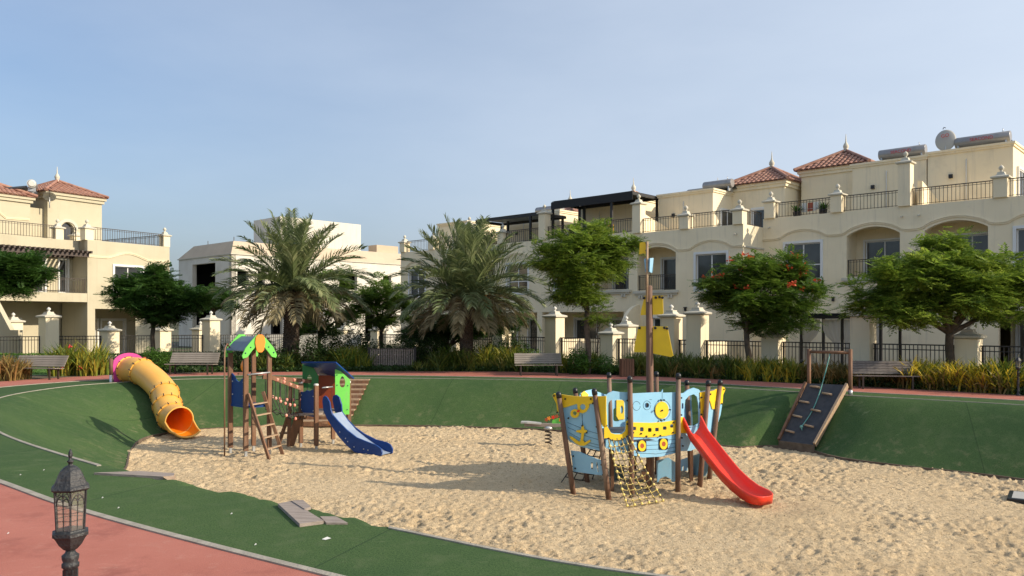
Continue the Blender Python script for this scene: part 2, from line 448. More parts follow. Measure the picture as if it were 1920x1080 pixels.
PIN = polar([(-1.35,6.45),(-4.5,8.6),(-6.6,10.3),(-11.2,14.2),(-14.4,18.5),(-15.8,22),(-15.9,25),(-14.6,27.6),(-12.3,29.7),(-8.5,30.2),(-5.3,30.2),(0,29.1),
             (4.8,27.5),(9.2,23.9),(10.5,22.8),(13.5,20.5),(15.7,17.5),(16.6,13.5),(15,9),(10.5,5.3),(5,3.6),(1.5,4.7)])
POUT = polar([(-1,-2.2),(-6,1.0),(-11,5.5),(-15.5,11),(-17.8,17),(-18.4,22),(-17.6,26.8),(-15.5,30.2),(-13,31.5),(-8.5,32.2),(-5.6,32.3),(0,32.2),(5.6,29.2),
              (10.6,25.4),(13.9,22.4),(17,19),(19.5,13.5),(18,7),(12,0),(6,-3)])
# torn turf edge on the near side between the two loose boards
_xs = C0[0] + RIM*np.cos(TH); _ys = C0[1] + RIM*np.sin(TH)
_torn = (_ys < 11.6) & (_xs > -6.0) & (_xs < -1.3)
RIM = RIM + np.where(_torn, 0.06*np.sin(TH*37)+0.05*np.sin(TH*83+1)+0.04*np.sin(TH*160)+0.03*np.sin(TH*240), 0)

def ring_pts(r, z=0.0):
    return np.stack([C0[0]+r*np.cos(TH), C0[1]+r*np.sin(TH), np.full(NA, z) if np.isscalar(z) else z], 1)

def ring_mesh(name, rings, m, kind='structure', smooth=True):
    v = np.concatenate(rings)
    fs = []
    for k in range(len(rings)-1):
        for i in range(NA):
            j = (i+1) % NA
            fs.append((k*NA+i, (k+1)*NA+i, (k+1)*NA+j, k*NA+j))
    me = bpy.data.meshes.new(name)
    me.from_pydata(v.tolist(), [], fs)
    me.materials.append(m)
    me.polygons.foreach_set('use_smooth', [smooth]*len(fs))
    bm = bmesh.new(); bm.from_mesh(me); bmesh.ops.recalc_face_normals(bm, faces=bm.faces)
    if sum(f.normal.z for f in bm.faces) < 0: bmesh.ops.reverse_faces(bm, faces=bm.faces)
    bm.to_mesh(me); bm.free()
    o = link(name, me)
    return tag(o, kind=kind)

def ground_mats():
    # artificial turf: fine fibre grain, faded patches, sand dust
    m = bpy.data.materials.new('artificial_turf'); m.use_nodes = True
    t = m.node_tree; N = t.nodes; L = t.links; b = N['Principled BSDF']
    b.inputs['Roughness'].default_value = 0.95; b.inputs['Specular IOR Level'].default_value = 0.15
    tc = N.new('ShaderNodeTexCoord')
    def noise(sc, det=4, ro=0.5, vec=None):
        n = N.new('ShaderNodeTexNoise'); n.inputs['Scale'].default_value = sc; n.inputs['Detail'].default_value = det
        n.inputs['Roughness'].default_value = ro
        L.new(vec or tc.outputs['Object'], n.inputs['Vector']); return n.outputs['Fac']
    def ramp(s, lo, hi):
        r = N.new('ShaderNodeMapRange'); r.inputs[1].default_value = lo; r.inputs[2].default_value = hi
        L.new(s, r.inputs[0]); return r.outputs[0]
    def mix(f, a, c):
        x = N.new('ShaderNodeMix'); x.data_type = 'RGBA'; L.new(f, x.inputs[0])
        for i, q in ((6, a), (7, c)):
            if isinstance(q, tuple): x.inputs[i].default_value = (*q, 1)
            else: L.new(q, x.inputs[i])
        return x.outputs[2]
    c = mix(ramp(noise(0.35, 5, 0.6), 0.38, 0.66), (0.058, 0.108, 0.038), (0.092, 0.148, 0.048))
    c = mix(ramp(noise(48, 4, 0.75), 0.42, 0.66), c, (0.030, 0.062, 0.022))
    c = mix(ramp(noise(3.5, 6, 0.7), 0.5, 0.8), c, (0.10, 0.135, 0.06))
    # rolls of turf laid side by side, each with its own tone
    sx0 = N.new('ShaderNodeSeparateXYZ'); mpr = N.new('ShaderNodeMapping'); mpr.inputs['Rotation'].default_value = (0, 0, 0.35)
    L.new(tc.outputs['Object'], mpr.inputs[0]); L.new(mpr.outputs[0], sx0.inputs[0])
    dv = N.new('ShaderNodeMath'); dv.operation = 'DIVIDE'; dv.inputs[1].default_value = 3.9; L.new(sx0.outputs['X'], dv.inputs[0])
    fl = N.new('ShaderNodeMath'); fl.operation = 'FLOOR'; L.new(dv.outputs[0], fl.inputs[0])
    wn = N.new('ShaderNodeTexWhiteNoise'); wn.noise_dimensions = '1D'; L.new(fl.outputs[0], wn.inputs['W'])
    tone = N.new('ShaderNodeMapRange'); tone.inputs[3].default_value = 0.0; tone.inputs[4].default_value = 0.30; L.new(wn.outputs['Value'], tone.inputs[0])
    c = mix(tone.outputs[0], c, (0.030, 0.070, 0.026))
    fr = N.new('ShaderNodeMath'); fr.operation = 'FRACT'; L.new(dv.outputs[0], fr.inputs[0])
    sm = N.new('ShaderNodeMapRange'); sm.inputs[1].default_value = 0.008; sm.inputs[2].default_value = 0.003; sm.inputs[4].default_value = 0.55; L.new(fr.outputs[0], sm.inputs[0])
    c = mix(sm.outputs[0], c, (0.018, 0.04, 0.018))
    # pale scuffs and sand dust
    mp = N.new('ShaderNodeMapping'); mp.inputs['Rotation'].default_value = (0, 0, 0.6); mp.inputs['Scale'].default_value = (0.5, 1.6, 1)
    L.new(tc.outputs['Object'], mp.inputs[0])
    c = mix(ramp(noise(1.7, 7, 0.72, mp.outputs[0]), 0.63, 0.80), c, (0.22, 0.25, 0.13))
    # more sand near the foot of the slope (by height)
    sx = N.new('ShaderNodeSeparateXYZ'); L.new(tc.outputs['Object'], sx.inputs[0])
    h = ramp(sx.outputs['Z'], -0.75, -1.5)
    mu = N.new('ShaderNodeMath'); mu.operation = 'MULTIPLY'; L.new(h, mu.inputs[0]); L.new(ramp(noise(2.4, 7, 0.75), 0.54, 0.78), mu.inputs[1])
    c = mix(mu.outputs[0], c, (0.30, 0.25, 0.15))
    L.new(c, b.inputs['Base Color'])
    bp = N.new('ShaderNodeBump'); bp.inputs['Strength'].default_value = 0.5; bp.inputs['Distance'].default_value = 0.015
    L.new(noise(70, 3, 0.8), bp.inputs['Height']); L.new(bp.outputs[0], b.inputs['Normal'])
    M['turf'] = m
    # red rubber path
    m = bpy.data.materials.new('red_rubber_path'); m.use_nodes = True
    t = m.node_tree; N = t.nodes; L = t.links; b = N['Principled BSDF']
    b.inputs['Roughness'].default_value = 0.85; b.inputs['Specular IOR Level'].default_value = 0.25
    tc = N.new('ShaderNodeTexCoord')
    c = mix(ramp(noise(0.8, 6, 0.65), 0.35, 0.68), (0.48, 0.165, 0.115), (0.57, 0.215, 0.155))
    mp = N.new('ShaderNodeMapping'); mp.inputs['Rotation'].default_value = (0, 0, 0.75); mp.inputs['Scale'].default_value = (0.4, 2.2, 1)
    L.new(tc.outputs['Object'], mp.inputs[0])
    c = mix(ramp(noise(2.2, 8, 0.7, mp.outputs[0]), 0.585, 0.75), c, (0.58, 0.30, 0.22))
    c = mix(ramp(noise(1.3, 8, 0.75), 0.52, 0.72), c, (0.30, 0.095, 0.07))
    c = mix(ramp(noise(6, 7, 0.75), 0.56, 0.75), c, (0.60, 0.30, 0.22))
    c = mix(ramp(noise(120, 2, 0.8), 0.35, 0.8), c, (0.24, 0.085, 0.07))
    L.new(c, b.inputs['Base Color'])
    bp = N.new('ShaderNodeBump'); bp.inputs['Strength'].default_value = 0.35; bp.inputs['Distance'].default_value = 0.01
    L.new(noise(110, 3, 0.8), bp.inputs['Height']); L.new(bp.outputs[0], b.inputs['Normal'])
    M['path'] = m
    # sand
    m = bpy.data.materials.new('beach_sand'); m.use_nodes = True
    t = m.node_tree; N = t.nodes; L = t.links; b = N['Principled BSDF']
    b.inputs['Roughness'].default_value = 0.95; b.inputs['Specular IOR Level'].default_value = 0.1
    tc = N.new('ShaderNodeTexCoord')
    c = mix(ramp(noise(0.5, 5, 0.6), 0.35, 0.65), (0.64, 0.485, 0.295), (0.70, 0.545, 0.345))
    c = mix(ramp(noise(9, 6, 0.75), 0.5, 0.74), c, (0.44, 0.31, 0.18))
    c = mix(ramp(noise(34, 4, 0.85), 0.54, 0.66), c, (0.27, 0.185, 0.11))
    c = mix(ramp(noise(12, 5, 0.8), 0.58, 0.70), c, (0.33, 0.23, 0.14))
    c = mix(ramp(noise(21, 4, 0.8), 0.64, 0.74), c, (0.72, 0.58, 0.42))
    L.new(c, b.inputs['Base Color'])
    bp = N.new('ShaderNodeBump'); bp.inputs['Strength'].default_value = 1.0; bp.inputs['Distance'].default_value = 0.075
    L.new(noise(11, 6, 0.72), bp.inputs['Height']); L.new(bp.outputs[0], b.inputs['Normal'])
    M['sand'] = m
    # planting soil and grass
    m = bpy.data.materials.new('soil_and_grass'); m.use_nodes = True
    t = m.node_tree; N = t.nodes; L = t.links; b = N['Principled BSDF']
    b.inputs['Roughness'].default_value = 0.95
    tc = N.new('ShaderNodeTexCoord')
    c = mix(ramp(noise(0.25, 5, 0.6), 0.42, 0.58), (0.16, 0.115, 0.075), (0.06, 0.10, 0.028))
    c = mix(ramp(noise(30, 4, 0.7), 0.4, 0.7), c, (0.05, 0.045, 0.025))
    L.new(c, b.inputs['Base Color'])
    bp = N.new('ShaderNodeBump'); bp.inputs['Strength'].default_value = 0.7; bp.inputs['Distance'].default_value = 0.03
    L.new(noise(25, 5, 0.8), bp.inputs['Height']); L.new(bp.outputs[0], b.inputs['Normal'])
    M['soil'] = m
ground_mats()
M['grass'] = mat('lawn_grass', (0.075, 0.16, 0.025), (0.11, 0.21, 0.035), 0.9, 3, 0.6, 60)
M['paving'] = mat('garden_paving', (0.20, 0.17, 0.13), (0.15, 0.13, 0.10), 0.9, 2, 0.2, 30)
M['kerbwood'] = mat('dark_edge_board', (0.09, 0.065, 0.045), (0.16, 0.12, 0.085), 0.9, 5, 0.3, 40)

def big_ring():
    rings = [ring_pts(POUT)]
    for k in (3, 10, 40, 200, 1200):
        rings.append(ring_pts(POUT + k, 0.0))
    return ring_mesh('ground', rings, M['soil'])
big_ring()
ring_mesh('red_path', [ring_pts(PIN), ring_pts(PIN*0.5+POUT*0.5), ring_pts(POUT)], M['path'])
ring_mesh('turf_rim', [ring_pts(RIM), ring_pts(RIM*0.5+PIN*0.5), ring_pts(PIN)], M['turf'])
# slope into the sand bowl: rounded shoulder, straight flank
sl = []
for t, z in ((0, 0), (0.03, -0.008), (0.10, -0.07), (0.22, -0.22), (0.4, -0.50), (0.6, -0.83), (0.8, -1.14), (0.93, -1.34), (1.0, -1.43)):
    und = 0.03*np.sin(TH*9+z*4)*math.sin(math.pi*t) + 0.02*np.sin(TH*23)*math.sin(math.pi*t)
    sl.append(ring_pts(RIM*(1-t)+TOE*t, z + und))
ring_mesh('turf_slope', sl, M['turf'])

def strip(name, r, w, z0, z1, m, mask=None, inner=False):
    """kerb strip of width w following a ring radius"""
    mb = MB()
    a = ring_pts(r - (w if inner else w/2)); b = ring_pts(r + (0 if inner else w/2))
    for i in range(NA):
        j = (i+1) % NA
        if mask is not None and not mask[i]: continue
        q = [a[i], b[i], b[j], a[j]]
        vs = [(p[0], p[1], z0) for p in q] + [(p[0], p[1], z1) for p in q]
        mb.add(vs, [(4,5,6,7), (0,1,5,4), (1,2,6,5), (2,3,7,6), (3,0,4,7)])
    o = mb.build(name, m)
    return tag(o, kind='structure')
strip('path_kerb', PIN, 0.085, -0.05, 0.014, M['concrete'])
notorn = ~_torn
strip('rim_kerb', RIM, 0.06, -0.05, 0.012, M['concrete'], notorn)
strip('sandpit_edging', TOE - 0.01, 0.05, -1.62, -1.405 , M['kerbwood'])

def smooth_noise(X, Y, cell, seed):
    r = np.random.default_rng(seed)
    g = r.random((400, 400))
    x = (X+50)/cell; y = (Y+50)/cell
    xi = np.floor(x).astype(int); yi = np.floor(y).astype(int)
    fx = x-xi; fy = y-yi
    fx = fx*fx*(3-2*fx); fy = fy*fy*(3-2*fy)
    xi %= 399; yi %= 399
    return (g[xi, yi]*(1-fx)*(1-fy)+g[xi+1, yi]*fx*(1-fy)+g[xi, yi+1]*(1-fx)*fy+g[xi+1, yi+1]*fx*fy)-0.5

def sand():
    sp = 0.042
    xs = np.arange(-12, 14.2, sp); ys = np.arange(7.5, 27.6, sp)
    X, Y = np.meshgrid(xs, ys, indexing='ij')
    Z = 0.10*smooth_noise(X, Y, 2.3, 1) + 0.03*smooth_noise(X, Y, 0.7, 2) + 0.022*smooth_noise(X, Y, 0.27, 3) + 0.026*smooth_noise(X, Y, 0.12, 4) + 0.028*smooth_noise(X, Y, 0.07, 5)
    # footprints: dents with a low heel of pushed-up sand
    for k in range(20000):
        cx = RNG.uniform(-11.5, 13.5); cy = RNG.uniform(8, 27); a = RNG.uniform(0, 3.14)
        l = RNG.uniform(0.04, 0.10); w = l*RNG.uniform(0.4, 0.8); dp = RNG.uniform(0.008, 0.030)
        i0 = int((cx+12-0.4)/sp); j0 = int((cy-7.5-0.4)/sp); n = int(0.8/sp)
        i0 = max(i0, 0); j0 = max(j0, 0)
        x = X[i0:i0+n, j0:j0+n]-cx; y = Y[i0:i0+n, j0:j0+n]-cy
        u = (x*math.cos(a)+y*math.sin(a))/l; v = (-x*math.sin(a)+y*math.cos(a))/w
        d2 = u*u+v*v
        Z[i0:i0+n, j0:j0+n] += -dp*np.exp(-d2) + 0.45*dp*np.exp(-((np.sqrt(d2)-1.7)**2)*3)
    # livelier and calmer areas, hollows where children land
    Zm = 0.10*smooth_noise(X, Y, 2.3, 1); amp = np.clip(1.0+1.3*smooth_noise(X, Y, 1.9, 21)+0.8*smooth_noise(X, Y, 0.8, 22), 0.35, 1.7)
    Z = Zm+(Z-Zm)*amp
    for px_, py_, r_h, dp in ((1445, 958, 0.55, 0.07), (742, 860, 0.5, 0.06), (378, 822, 0.5, 0.05), (1215, 955, 0.5, 0.05), (520, 866, 0.45, 0.05), (1150, 925, 0.8, 0.05), (1300, 930, 0.7, 0.05), (1028, 838, 0.4, 0.04)):
        q = P(px_, py_, -1.5); d2 = ((X-q.x)**2+(Y-q.y)**2)/r_h**2
        Z += -dp*np.exp(-d2)+0.35*dp*np.exp(-((np.sqrt(d2)-1.8)**2)*2.5)
    Z += -1.5
    thg = np.arctan2(Y-C0[1], X-C0[0]) % (2*np.pi)
    rg = np.hypot(X-C0[0], Y-C0[1])
    rt = np.interp(thg, np.append(TH, 2*np.pi), np.append(TOE, TOE[0]))
    # sand piles against the edging here and there, and lies over the near slope
    near = np.clip((13.5-Y)/3, 0, 1)*np.clip((2.0-X)/2, 0, 1)*np.clip((X+7)/1.5, 0, 1)
    Z += np.clip((rg-rt+1.2)/1.2, 0, 1)**2*0.05
    keep = (rg < rt+0.3)
    nx, ny = X.shape
    idx = -np.ones(X.shape, int)
    kp = keep.copy()
    f = kp[:-1,:-1] & kp[1:,:-1] & kp[1:,1:] & kp[:-1,1:]
    used = np.zeros_like(kp); used[:-1,:-1] |= f; used[1:,:-1] |= f; used[1:,1:] |= f; used[:-1,1:] |= f
    idx[used] = np.arange(used.sum())
    v = np.stack([X[used], Y[used], Z[used]], 1)
    a = idx[:-1,:-1][f]; b = idx[1:,:-1][f]; c = idx[1:,1:][f]; d = idx[:-1,1:][f]
    quads = np.stack([a, b, c, d], 1)
    o = link('sand', np_mesh('sand', v, quads, M['sand'], True))
    tag(o, kind='structure')
    # dry leaf bits and dark grit lying on the sand
    I, J = np.where(keep[2:-2, 2:-2]); n = 7000; s = RNG.integers(0, len(I), n); I = I[s]+2; J = J[s]+2
    cx, cy, cz = X[I, J], Y[I, J], Z[I, J]+0.012; a = RNG.uniform(0, 6.28, n); l = RNG.uniform(0.008, 0.022, n); w = l*RNG.uniform(0.3, 0.8, n)
    V = []
    for su, sv, dz in ((-1, 0, 0), (0, -1, 0.004), (1, 0, 0.010), (0, 1, 0.0)):
        V.append(np.stack([cx+su*l*np.cos(a)-sv*w*np.sin(a), cy+su*l*np.sin(a)+sv*w*np.cos(a), cz+dz+0*cx], 1))
    V = np.stack(V, 1).reshape(-1, 3); q = np.arange(n*4).reshape(n, 4)
    tag(link('sand_litter', np_mesh('sand_litter', V, q, mat('dry_leaf_bits', (0.15, 0.10, 0.055), (0.08, 0.055, 0.03), 0.9, 3))), kind='stuff')

def np_mesh(name, v, faces, m, smooth=False):
    """fast mesh from numpy arrays; faces (n,k)"""
    v = np.asarray(v, np.float32); faces = np.asarray(faces, np.int32)
    n, k = faces.shape
    me = bpy.data.meshes.new(name)
    me.vertices.add(len(v)); me.vertices.foreach_set('co', v.ravel())
    me.loops.add(n*k); me.loops.foreach_set('vertex_index', faces.ravel())
    me.polygons.add(n)
    me.polygons.foreach_set('loop_start', np.arange(0, n*k, k, dtype=np.int32))
    me.polygons.foreach_set('loop_total', np.full(n, k, np.int32))
    me.polygons.foreach_set('use_smooth', np.full(n, smooth))
    for q in (m if isinstance(m, (list, tuple)) else [m]): me.materials.append(q)
    me.update(calc_edges=True)
    return me
sand()

def flat(name, pts, z, m):
    mb = MB(); mb.add([(x, y, z) for x, y in pts], [tuple(range(len(pts)))])
    return tag(mb.build(name, m), kind='structure')

# ------------------------------------------------------------------ houses
A43 = R(-43)
UX, UY = math.cos(A43), math.sin(A43)      # to the right along the terrace
VX, VY = -math.sin(A43), math.cos(A43)     # away from the camera
def TB(u, v, z=0, o=(8.6, 40.0)):
    return Vector((o[0] + UX*u + VX*v, o[1] + UY*u + VY*v, z))

BAR = {}
def bar_mesh(h, r, m):
    k = (round(h, 3), r, m.name)
    if k not in BAR:
        mb = MB(); mb.box(-r, r, -r, r, 0, h)
        BAR[k] = mb.mesh('baluster', m, False)
    return BAR[k]

def railing(parent, a, b, z0, h=0.72, sp=0.15, m=None, name='railing', r=0.009):
    """a, b local (x, y)"""
    m = m or M['bronze']
    mb = MB()
    a = Vector((a[0], a[1], 0)); b = Vector((b[0], b[1], 0)); d = (b-a); L = d.length; d.normalize()
    mb.beam((a.x, a.y, z0+h), (b.x, b.y, z0+h), 0.05, 0.035)
    mb.beam((a.x, a.y, z0+0.07), (b.x, b.y, z0+0.07), 0.025, 0.02)
    mb.beam((a.x, a.y, z0+h-0.09), (b.x, b.y, z0+h-0.09), 0.025, 0.018)
    for p in (a+d*0.04, b-d*0.04):
        mb.box(p.x-0.018, p.x+0.018, p.y-0.018, p.y+0.018, z0, z0+h)
    o = mb.build(name, m, parent)
    n = max(2, int(L/sp))
    me = bar_mesh(h-0.05, r, m)
    for i in range(1, n):
        p = a + d*(L*i/n)
        link('baluster', me, o, (p.x, p.y, z0+0.04))
    return o

def window(parent, x0, x1, z0, z1, y=0.0, mull=(0.5,), trans=(), surround=0.13, Mx=None, name='window', glass=None, depth=0.14, fr=0.055, sur_m=None):
    """glazed opening facing -y: surround proud of the wall, frame set back, panes children"""
    mb = MB(Mx)
    fm = M['frame']
    if surround:
        s = surround; yo = y-0.045
        mb.xz([(x0-s, z0-s), (x1+s, z0-s), (x1+s, z1+s), (x0-s, z1+s)], [[(x0, z0), (x1, z0), (x1, z1), (x0, z1)]], yo, y+0.06)
    yb = y+depth
    mb.xz([(x0, z0), (x1, z0), (x1, z1), (x0, z1)], [[(x0+fr, z0+fr), (x1-fr, z0+fr), (x1-fr, z1-fr), (x0+fr, z1-fr)]], yb-0.06, yb)
    w = x1-x0; h = z1-z0
    for t in mull: mb.box(x0+w*t-0.028, x0+w*t+0.028, yb-0.05, yb, z0+fr, z1-fr)
    for t in trans: mb.box(x0+fr, x1-fr, yb-0.045, yb-0.002, z0+h*t-0.025, z0+h*t+0.025)
    o = mb.build(name, fm, parent)
    xs = [0]+list(mull)+[1]; zs = [0]+list(trans)+[1]
    for i in range(len(xs)-1):
        for j in range(len(zs)-1):
            g = MB(Mx)
            xa = x0+w*xs[i]+0.03; xb = x0+w*xs[i+1]-0.03; za = z0+h*zs[j]+0.03; zb = z0+h*zs[j+1]-0.03
            g.add([(xa, yb-0.02, za), (xb, yb-0.02, za), (xb, yb-0.02, zb), (xa, yb-0.02, zb)], [(0,1,2,3)])
            g.build('pane', glass or M['glass'], o, fix=False)
    return o

def arch_loop(x0, x1, z0, zs, zc, n=12):
    """opening with a shallow segmental top"""
    pts = [(x0, z0), (x1, z0)]
    for i in range(n+1):
        t = i/n
        pts.append((x1+(x0-x1)*t, zs+(zc-zs)*math.sin(math.pi*t)**0.8))
    return pts

FINIAL = [(0.10, 0.0), (0.12, 0.03), (0.06, 0.07), (0.05, 0.11), (0.11, 0.17), (0.125, 0.23), (0.10, 0.29), (0.05, 0.34), (0.012, 0.38)]
def cap_prof(w, k=1.0):
    return [(w+0.005, 0), (w+0.11*k, 0.04*k), (w+0.12*k, 0.12*k), (w+0.06*k, 0.15*k), (w*0.72, 0.20*k), (w*0.52, 0.30*k), (w*0.5, 0.38*k), (0.01, 0.38*k)]

def roof_pillar(parent, x, y, z0, z1, w=0.25, k=0.75, fin=0.85):
    mb = MB(); mb.box(x-w, x+w, y-w, y+w, z0, z1)
    p = mb.build('parapet_pillar', M['cream'], parent)
    c = MB(); c.sq(cap_prof(w, k), (x, y, z1)); zt = z1+0.38*k
    c.lathe([(r*fin, z*fin) for r, z in FINIAL], 10, (x, y, zt-0.02))
    c.build('pillar_cap', M['trim'], p)
    return p

def hip_roof(parent, x0, x1, y0, y1, z, rise, over=0.28, name='hip_roof', spike=True, fin=1.0):
    X0, X1, Y0, Y1 = x0-over, x1+over, y0-over, y1+over
    cx, cy = (X0+X1)/2, (Y0+Y1)/2
    mb = MB()
    mb.add([(X0,Y0,z),(X1,Y0,z),(X1,Y1,z),(X0,Y1,z),(cx,cy,z+rise)], [(3,2,1,0),(0,1,4),(1,2,4),(2,3,4),(3,0,4)])
    r = mb.build(name, M['tile'], parent)
    t = MB(); ap = Vector((cx, cy, z+rise))
    cs = [Vector((X0,Y0,z)), Vector((X1,Y0,z)), Vector((X1,Y1,z)), Vector((X0,Y1,z))]
    for k in range(4):
        A, B = cs[k], cs[(k+1) % 4]
        nrm = (B-A).cross(ap-A).normalized()
        if nrm.z < 0: nrm = -nrm
        sl = (ap-(A+B)/2).length; nc = max(4, int(sl/0.30))
        for c in range(nc):
            ta = c/nc; tb = min(1.0, (c+1.25)/nc)
            a0 = A.lerp(ap, ta); b0 = B.lerp(ap, ta); a1 = A.lerp(ap, tb); b1 = B.lerp(ap, tb)
            L = (b0-a0).length; nt_ = max(1, int(L/0.26)); L1 = (b1-a1).length
            up = (a1+b1)/2-(a0+b0)/2
            dd = (b0-a0).normalized()
            for i in range(nt_):
                pc = a0+dd*(L*(i+0.5)/nt_)
                wd = 0.115; hh = 0.055
                if abs((i+0.5)/nt_-0.5)*L > L1/2+0.08: continue
                vs = []
                for q, off in ((pc, 0.05), (pc+up, 0.015)):
                    for a_ in (-1, -0.6, 0, 0.6, 1):
                        vs.append(q+dd*(wd*a_)+nrm*(off+hh*(1-a_*a_)))
                t.add(vs, [(0,1,6,5),(1,2,7,6),(2,3,8,7),(3,4,9,8),(4,3,2,1,0)])
    for c_ in cs:
        t.tube([c_+Vector((0,0,0.08)), ap+Vector((0,0,0.08))], 0.09, 6)
    o = t.build('roof_tiles', M['tile'], r, fix=False); tag(o, kind='stuff')
    f = MB(); s = fin
    f.lathe([(0.16*s, 0), (0.17*s, 0.06*s), (0.09*s, 0.12*s), (0.14*s, 0.22*s), (0.15*s, 0.32*s), (0.10*s, 0.42*s), (0.04*s, 0.52*s), (0.012, 0.95*s)], 10, (cx, cy, z+rise))
    f.build('finial', M['trim'], r)
    return r

def cornice(mb, x0, x1, y0, y1, z, out=0.12, h=0.2):
    """moulding round a box top, a step of two slabs (open ring)"""
    for o, a, b in ((out*0.55, z-h*0.8, z-h*0.35), (out, z-h*0.35, z+0.02)):
        e = 0.01
        mb.box(x0-o, x1+o, y0-o, y0-e, a, b); mb.box(x0-o, x1+o, y1+e, y1+o, a, b)
        mb.box(x0-o, x0-e, y0-e, y1+e, a, b); mb.box(x1+e, x1+o, y0-e, y1+e, a, b)

def string_course(parent, pts, y=0.0, h=0.06, out=0.045):
    top = [(x, z+h/2) for x, z in pts]; bot = [(x, z-h/2) for x, z in reversed(pts)]
    mb = MB(); mb.xz(top+bot, [], y-out, y-0.004)
    top = [(x, z+h*1.1) for x, z in pts]; bot = [(x, z+h*0.55) for x, z in reversed(pts)]
    mb.xz(top+bot, [], y-out*1.7, y-0.004)
    return mb.build('string_course', M['cream'], parent)

def townhouse(ux, w, dz, mirror, label, origin, arch=(0.25, 2.57), win=(3.72, 5.37), right_ret=0.0, left_face=False,
              pent=None, tower=None, lower='window', pillars=None, sun_doors=True):
    """terrace house in its own frame: x right, y away, facade at y=0"""
    base = TB(ux, 0, 0, origin)
    h = empty('townhouse', base, A43, label, 'house', 'cream townhouses of the right-hand terrace')
    mx = (lambda x: w-x) if mirror else (lambda x: x)
    ax0, ax1 = sorted((mx(arch[0]), mx(arch[1]))); wx0, wx1 = sorted((mx(win[0]), mx(win[1])))
    z1 = 3.52+dz; zp = 6.66+dz; az0 = z1+0.12
    awl = arch_loop(ax0, ax1, az0, 5.52+dz, 5.88+dz)
    wz0, wz1 = 3.62+dz, 5.34+dz
    holes = [awl, [(wx0, wz0), (wx1, wz0), (wx1, wz1), (wx0, wz1)]]
    if lower == 'window':
        gx = ax0+0.95
        holes.append([(gx, 1.35+dz), (gx+1.1, 1.35+dz), (gx+1.1, 2.2+dz), (gx, 2.2+dz)])
    elif lower == 'porch':
        holes.append([(0.2, 0.05), (w-0.2, 0.05), (w-0.2, 2.55), (0.2, 2.55)])
    elif lower == 'porchcurve':
        q = [(0.2, 0.05), (w-1.9, 0.05)]
        for i in range(7):
            a = R(90*i/6); q.append((w-1.9+1.3*math.sin(a)*1.0, 1.25+1.3*(1-math.cos(a))))
        q += [(0.2, 2.55)]
        holes.append(q)
    elif lower == 'both':
        holes.append([(w*0.52, 0.05), (w*0.52+2.2, 0.05), (w*0.52+2.2, 2.45), (w*0.52, 2.45)])
    mb = MB(); mb.xz([(0, -0.3), (w, -0.3), (w, zp), (0, zp)], holes, 0.0, 0.28)
    mb.build('front_wall', M['cream'], h)
    # body behind
    mb = MB(); D = 9.5
    mb.box(0.0, 0.2, 0.28, D, -0.3, zp); mb.box(w-0.2, w, 0.28, D, -0.3, zp); mb.box(0.2, w-0.2, D-0.2, D, -0.3, zp-0.3)
    mb.box(0.2, w-0.2, 0.28, D-0.2, zp-0.75, zp-0.5)
    mb.build('side_walls', M['cream'], h)
    # balcony recess
    bx0, bx1 = ax0-0.06, ax1+0.06; yb = 1.35
    mb = MB()
    mb.box(bx0, bx1, 0.28, yb, z1-0.2, z1); mb.box(bx0, bx1, 0.28, yb, 5.94+dz, 6.05+dz)
    mb.box(bx0-0.1, bx0, 0.28, yb+0.1, z1, 5.94+dz); mb.box(bx1, bx1+0.1, 0.28, yb+0.1, z1, 5.94+dz)
    dx0, dx1 = (bx0+0.72, bx1-0.12) if not mirror else (bx0+0.42, bx1-0.3)
    mb.xz([(bx0, z1), (bx1, z1), (bx1, 5.94+dz), (bx0, 5.94+dz)], [[(dx0, z1+0.03), (dx1, z1+0.03), (dx1, z1+1.85), (dx0, z1+1.85)]], yb, yb+0.1)
    mb.build('balcony_recess', M['cream'], h)
    window(h, dx0, dx1, z1+0.05, z1+1.83, yb, (0.5,), (), 0.08, name='sliding_door', glass=M['glassb'])
    railing(h, (ax0+0.02, 0.1), (ax1-0.02, 0.1), az0, 0.78, 0.13)
    sb = MB(); sb.box(ax0-0.18, ax1+0.18, -0.16, 0.28, az0-0.16, az0-0.03); sb.box(ax0-0.1, ax1+0.1, -0.09, -0.004, az0-0.26, az0-0.16)
    for q in (0.12, 0.28, ax1-ax0-0.42, ax1-ax0-0.26): sb.box(ax0+q, ax0+q+0.1, -0.10, -0.004, az0-0.42, az0-0.26)
    sb.build('balcony_sill', M['trim'], h)
    window(h, wx0, wx1, wz0, wz1, 0.0, (0.5,), (0.4,) if dz else (), 0.12, glass=M['glassb'])
    if lower == 'window':
        window(h, gx, gx+1.1, 1.35+dz, 2.2+dz, 0.0, (0.5,), (), 0.08)
    elif lower in ('porch', 'porchcurve', 'both'):
        X0, X1 = (0.2, w-0.2) if lower != 'both' else (w*0.52, w*0.52+2.2)
        pb = MB(); pb.box(X0-0.0, X1, 2.2, 2.3, 0, 2.75); pb.box(X0, X1, 0.28, 2.2, 2.6, 2.72); pb.box(X0, X1, 0.28, 2.2, -0.1, 0.06)
        pb.build('porch', M['cream'], h)
        if lower != 'both':
            window(h, X0+0.8, X0+2.4, 0.1, 2.15, 2.06, (0.5,), (), 0.1, name='patio_door')
            window(h, X0+3.4, X0+4.6, 0.1, 2.15, 2.06, (), (), 0.1, name='patio_door')
        else:
            window(h, X0+0.3, X0+1.9, 0.1, 2.1, 2.06, (0.5,), (), 0.1, name='patio_door')
    fx = MB(); xl = (ax1+wx0)/2 if ax1 < wx0 else (wx1+ax0)/2
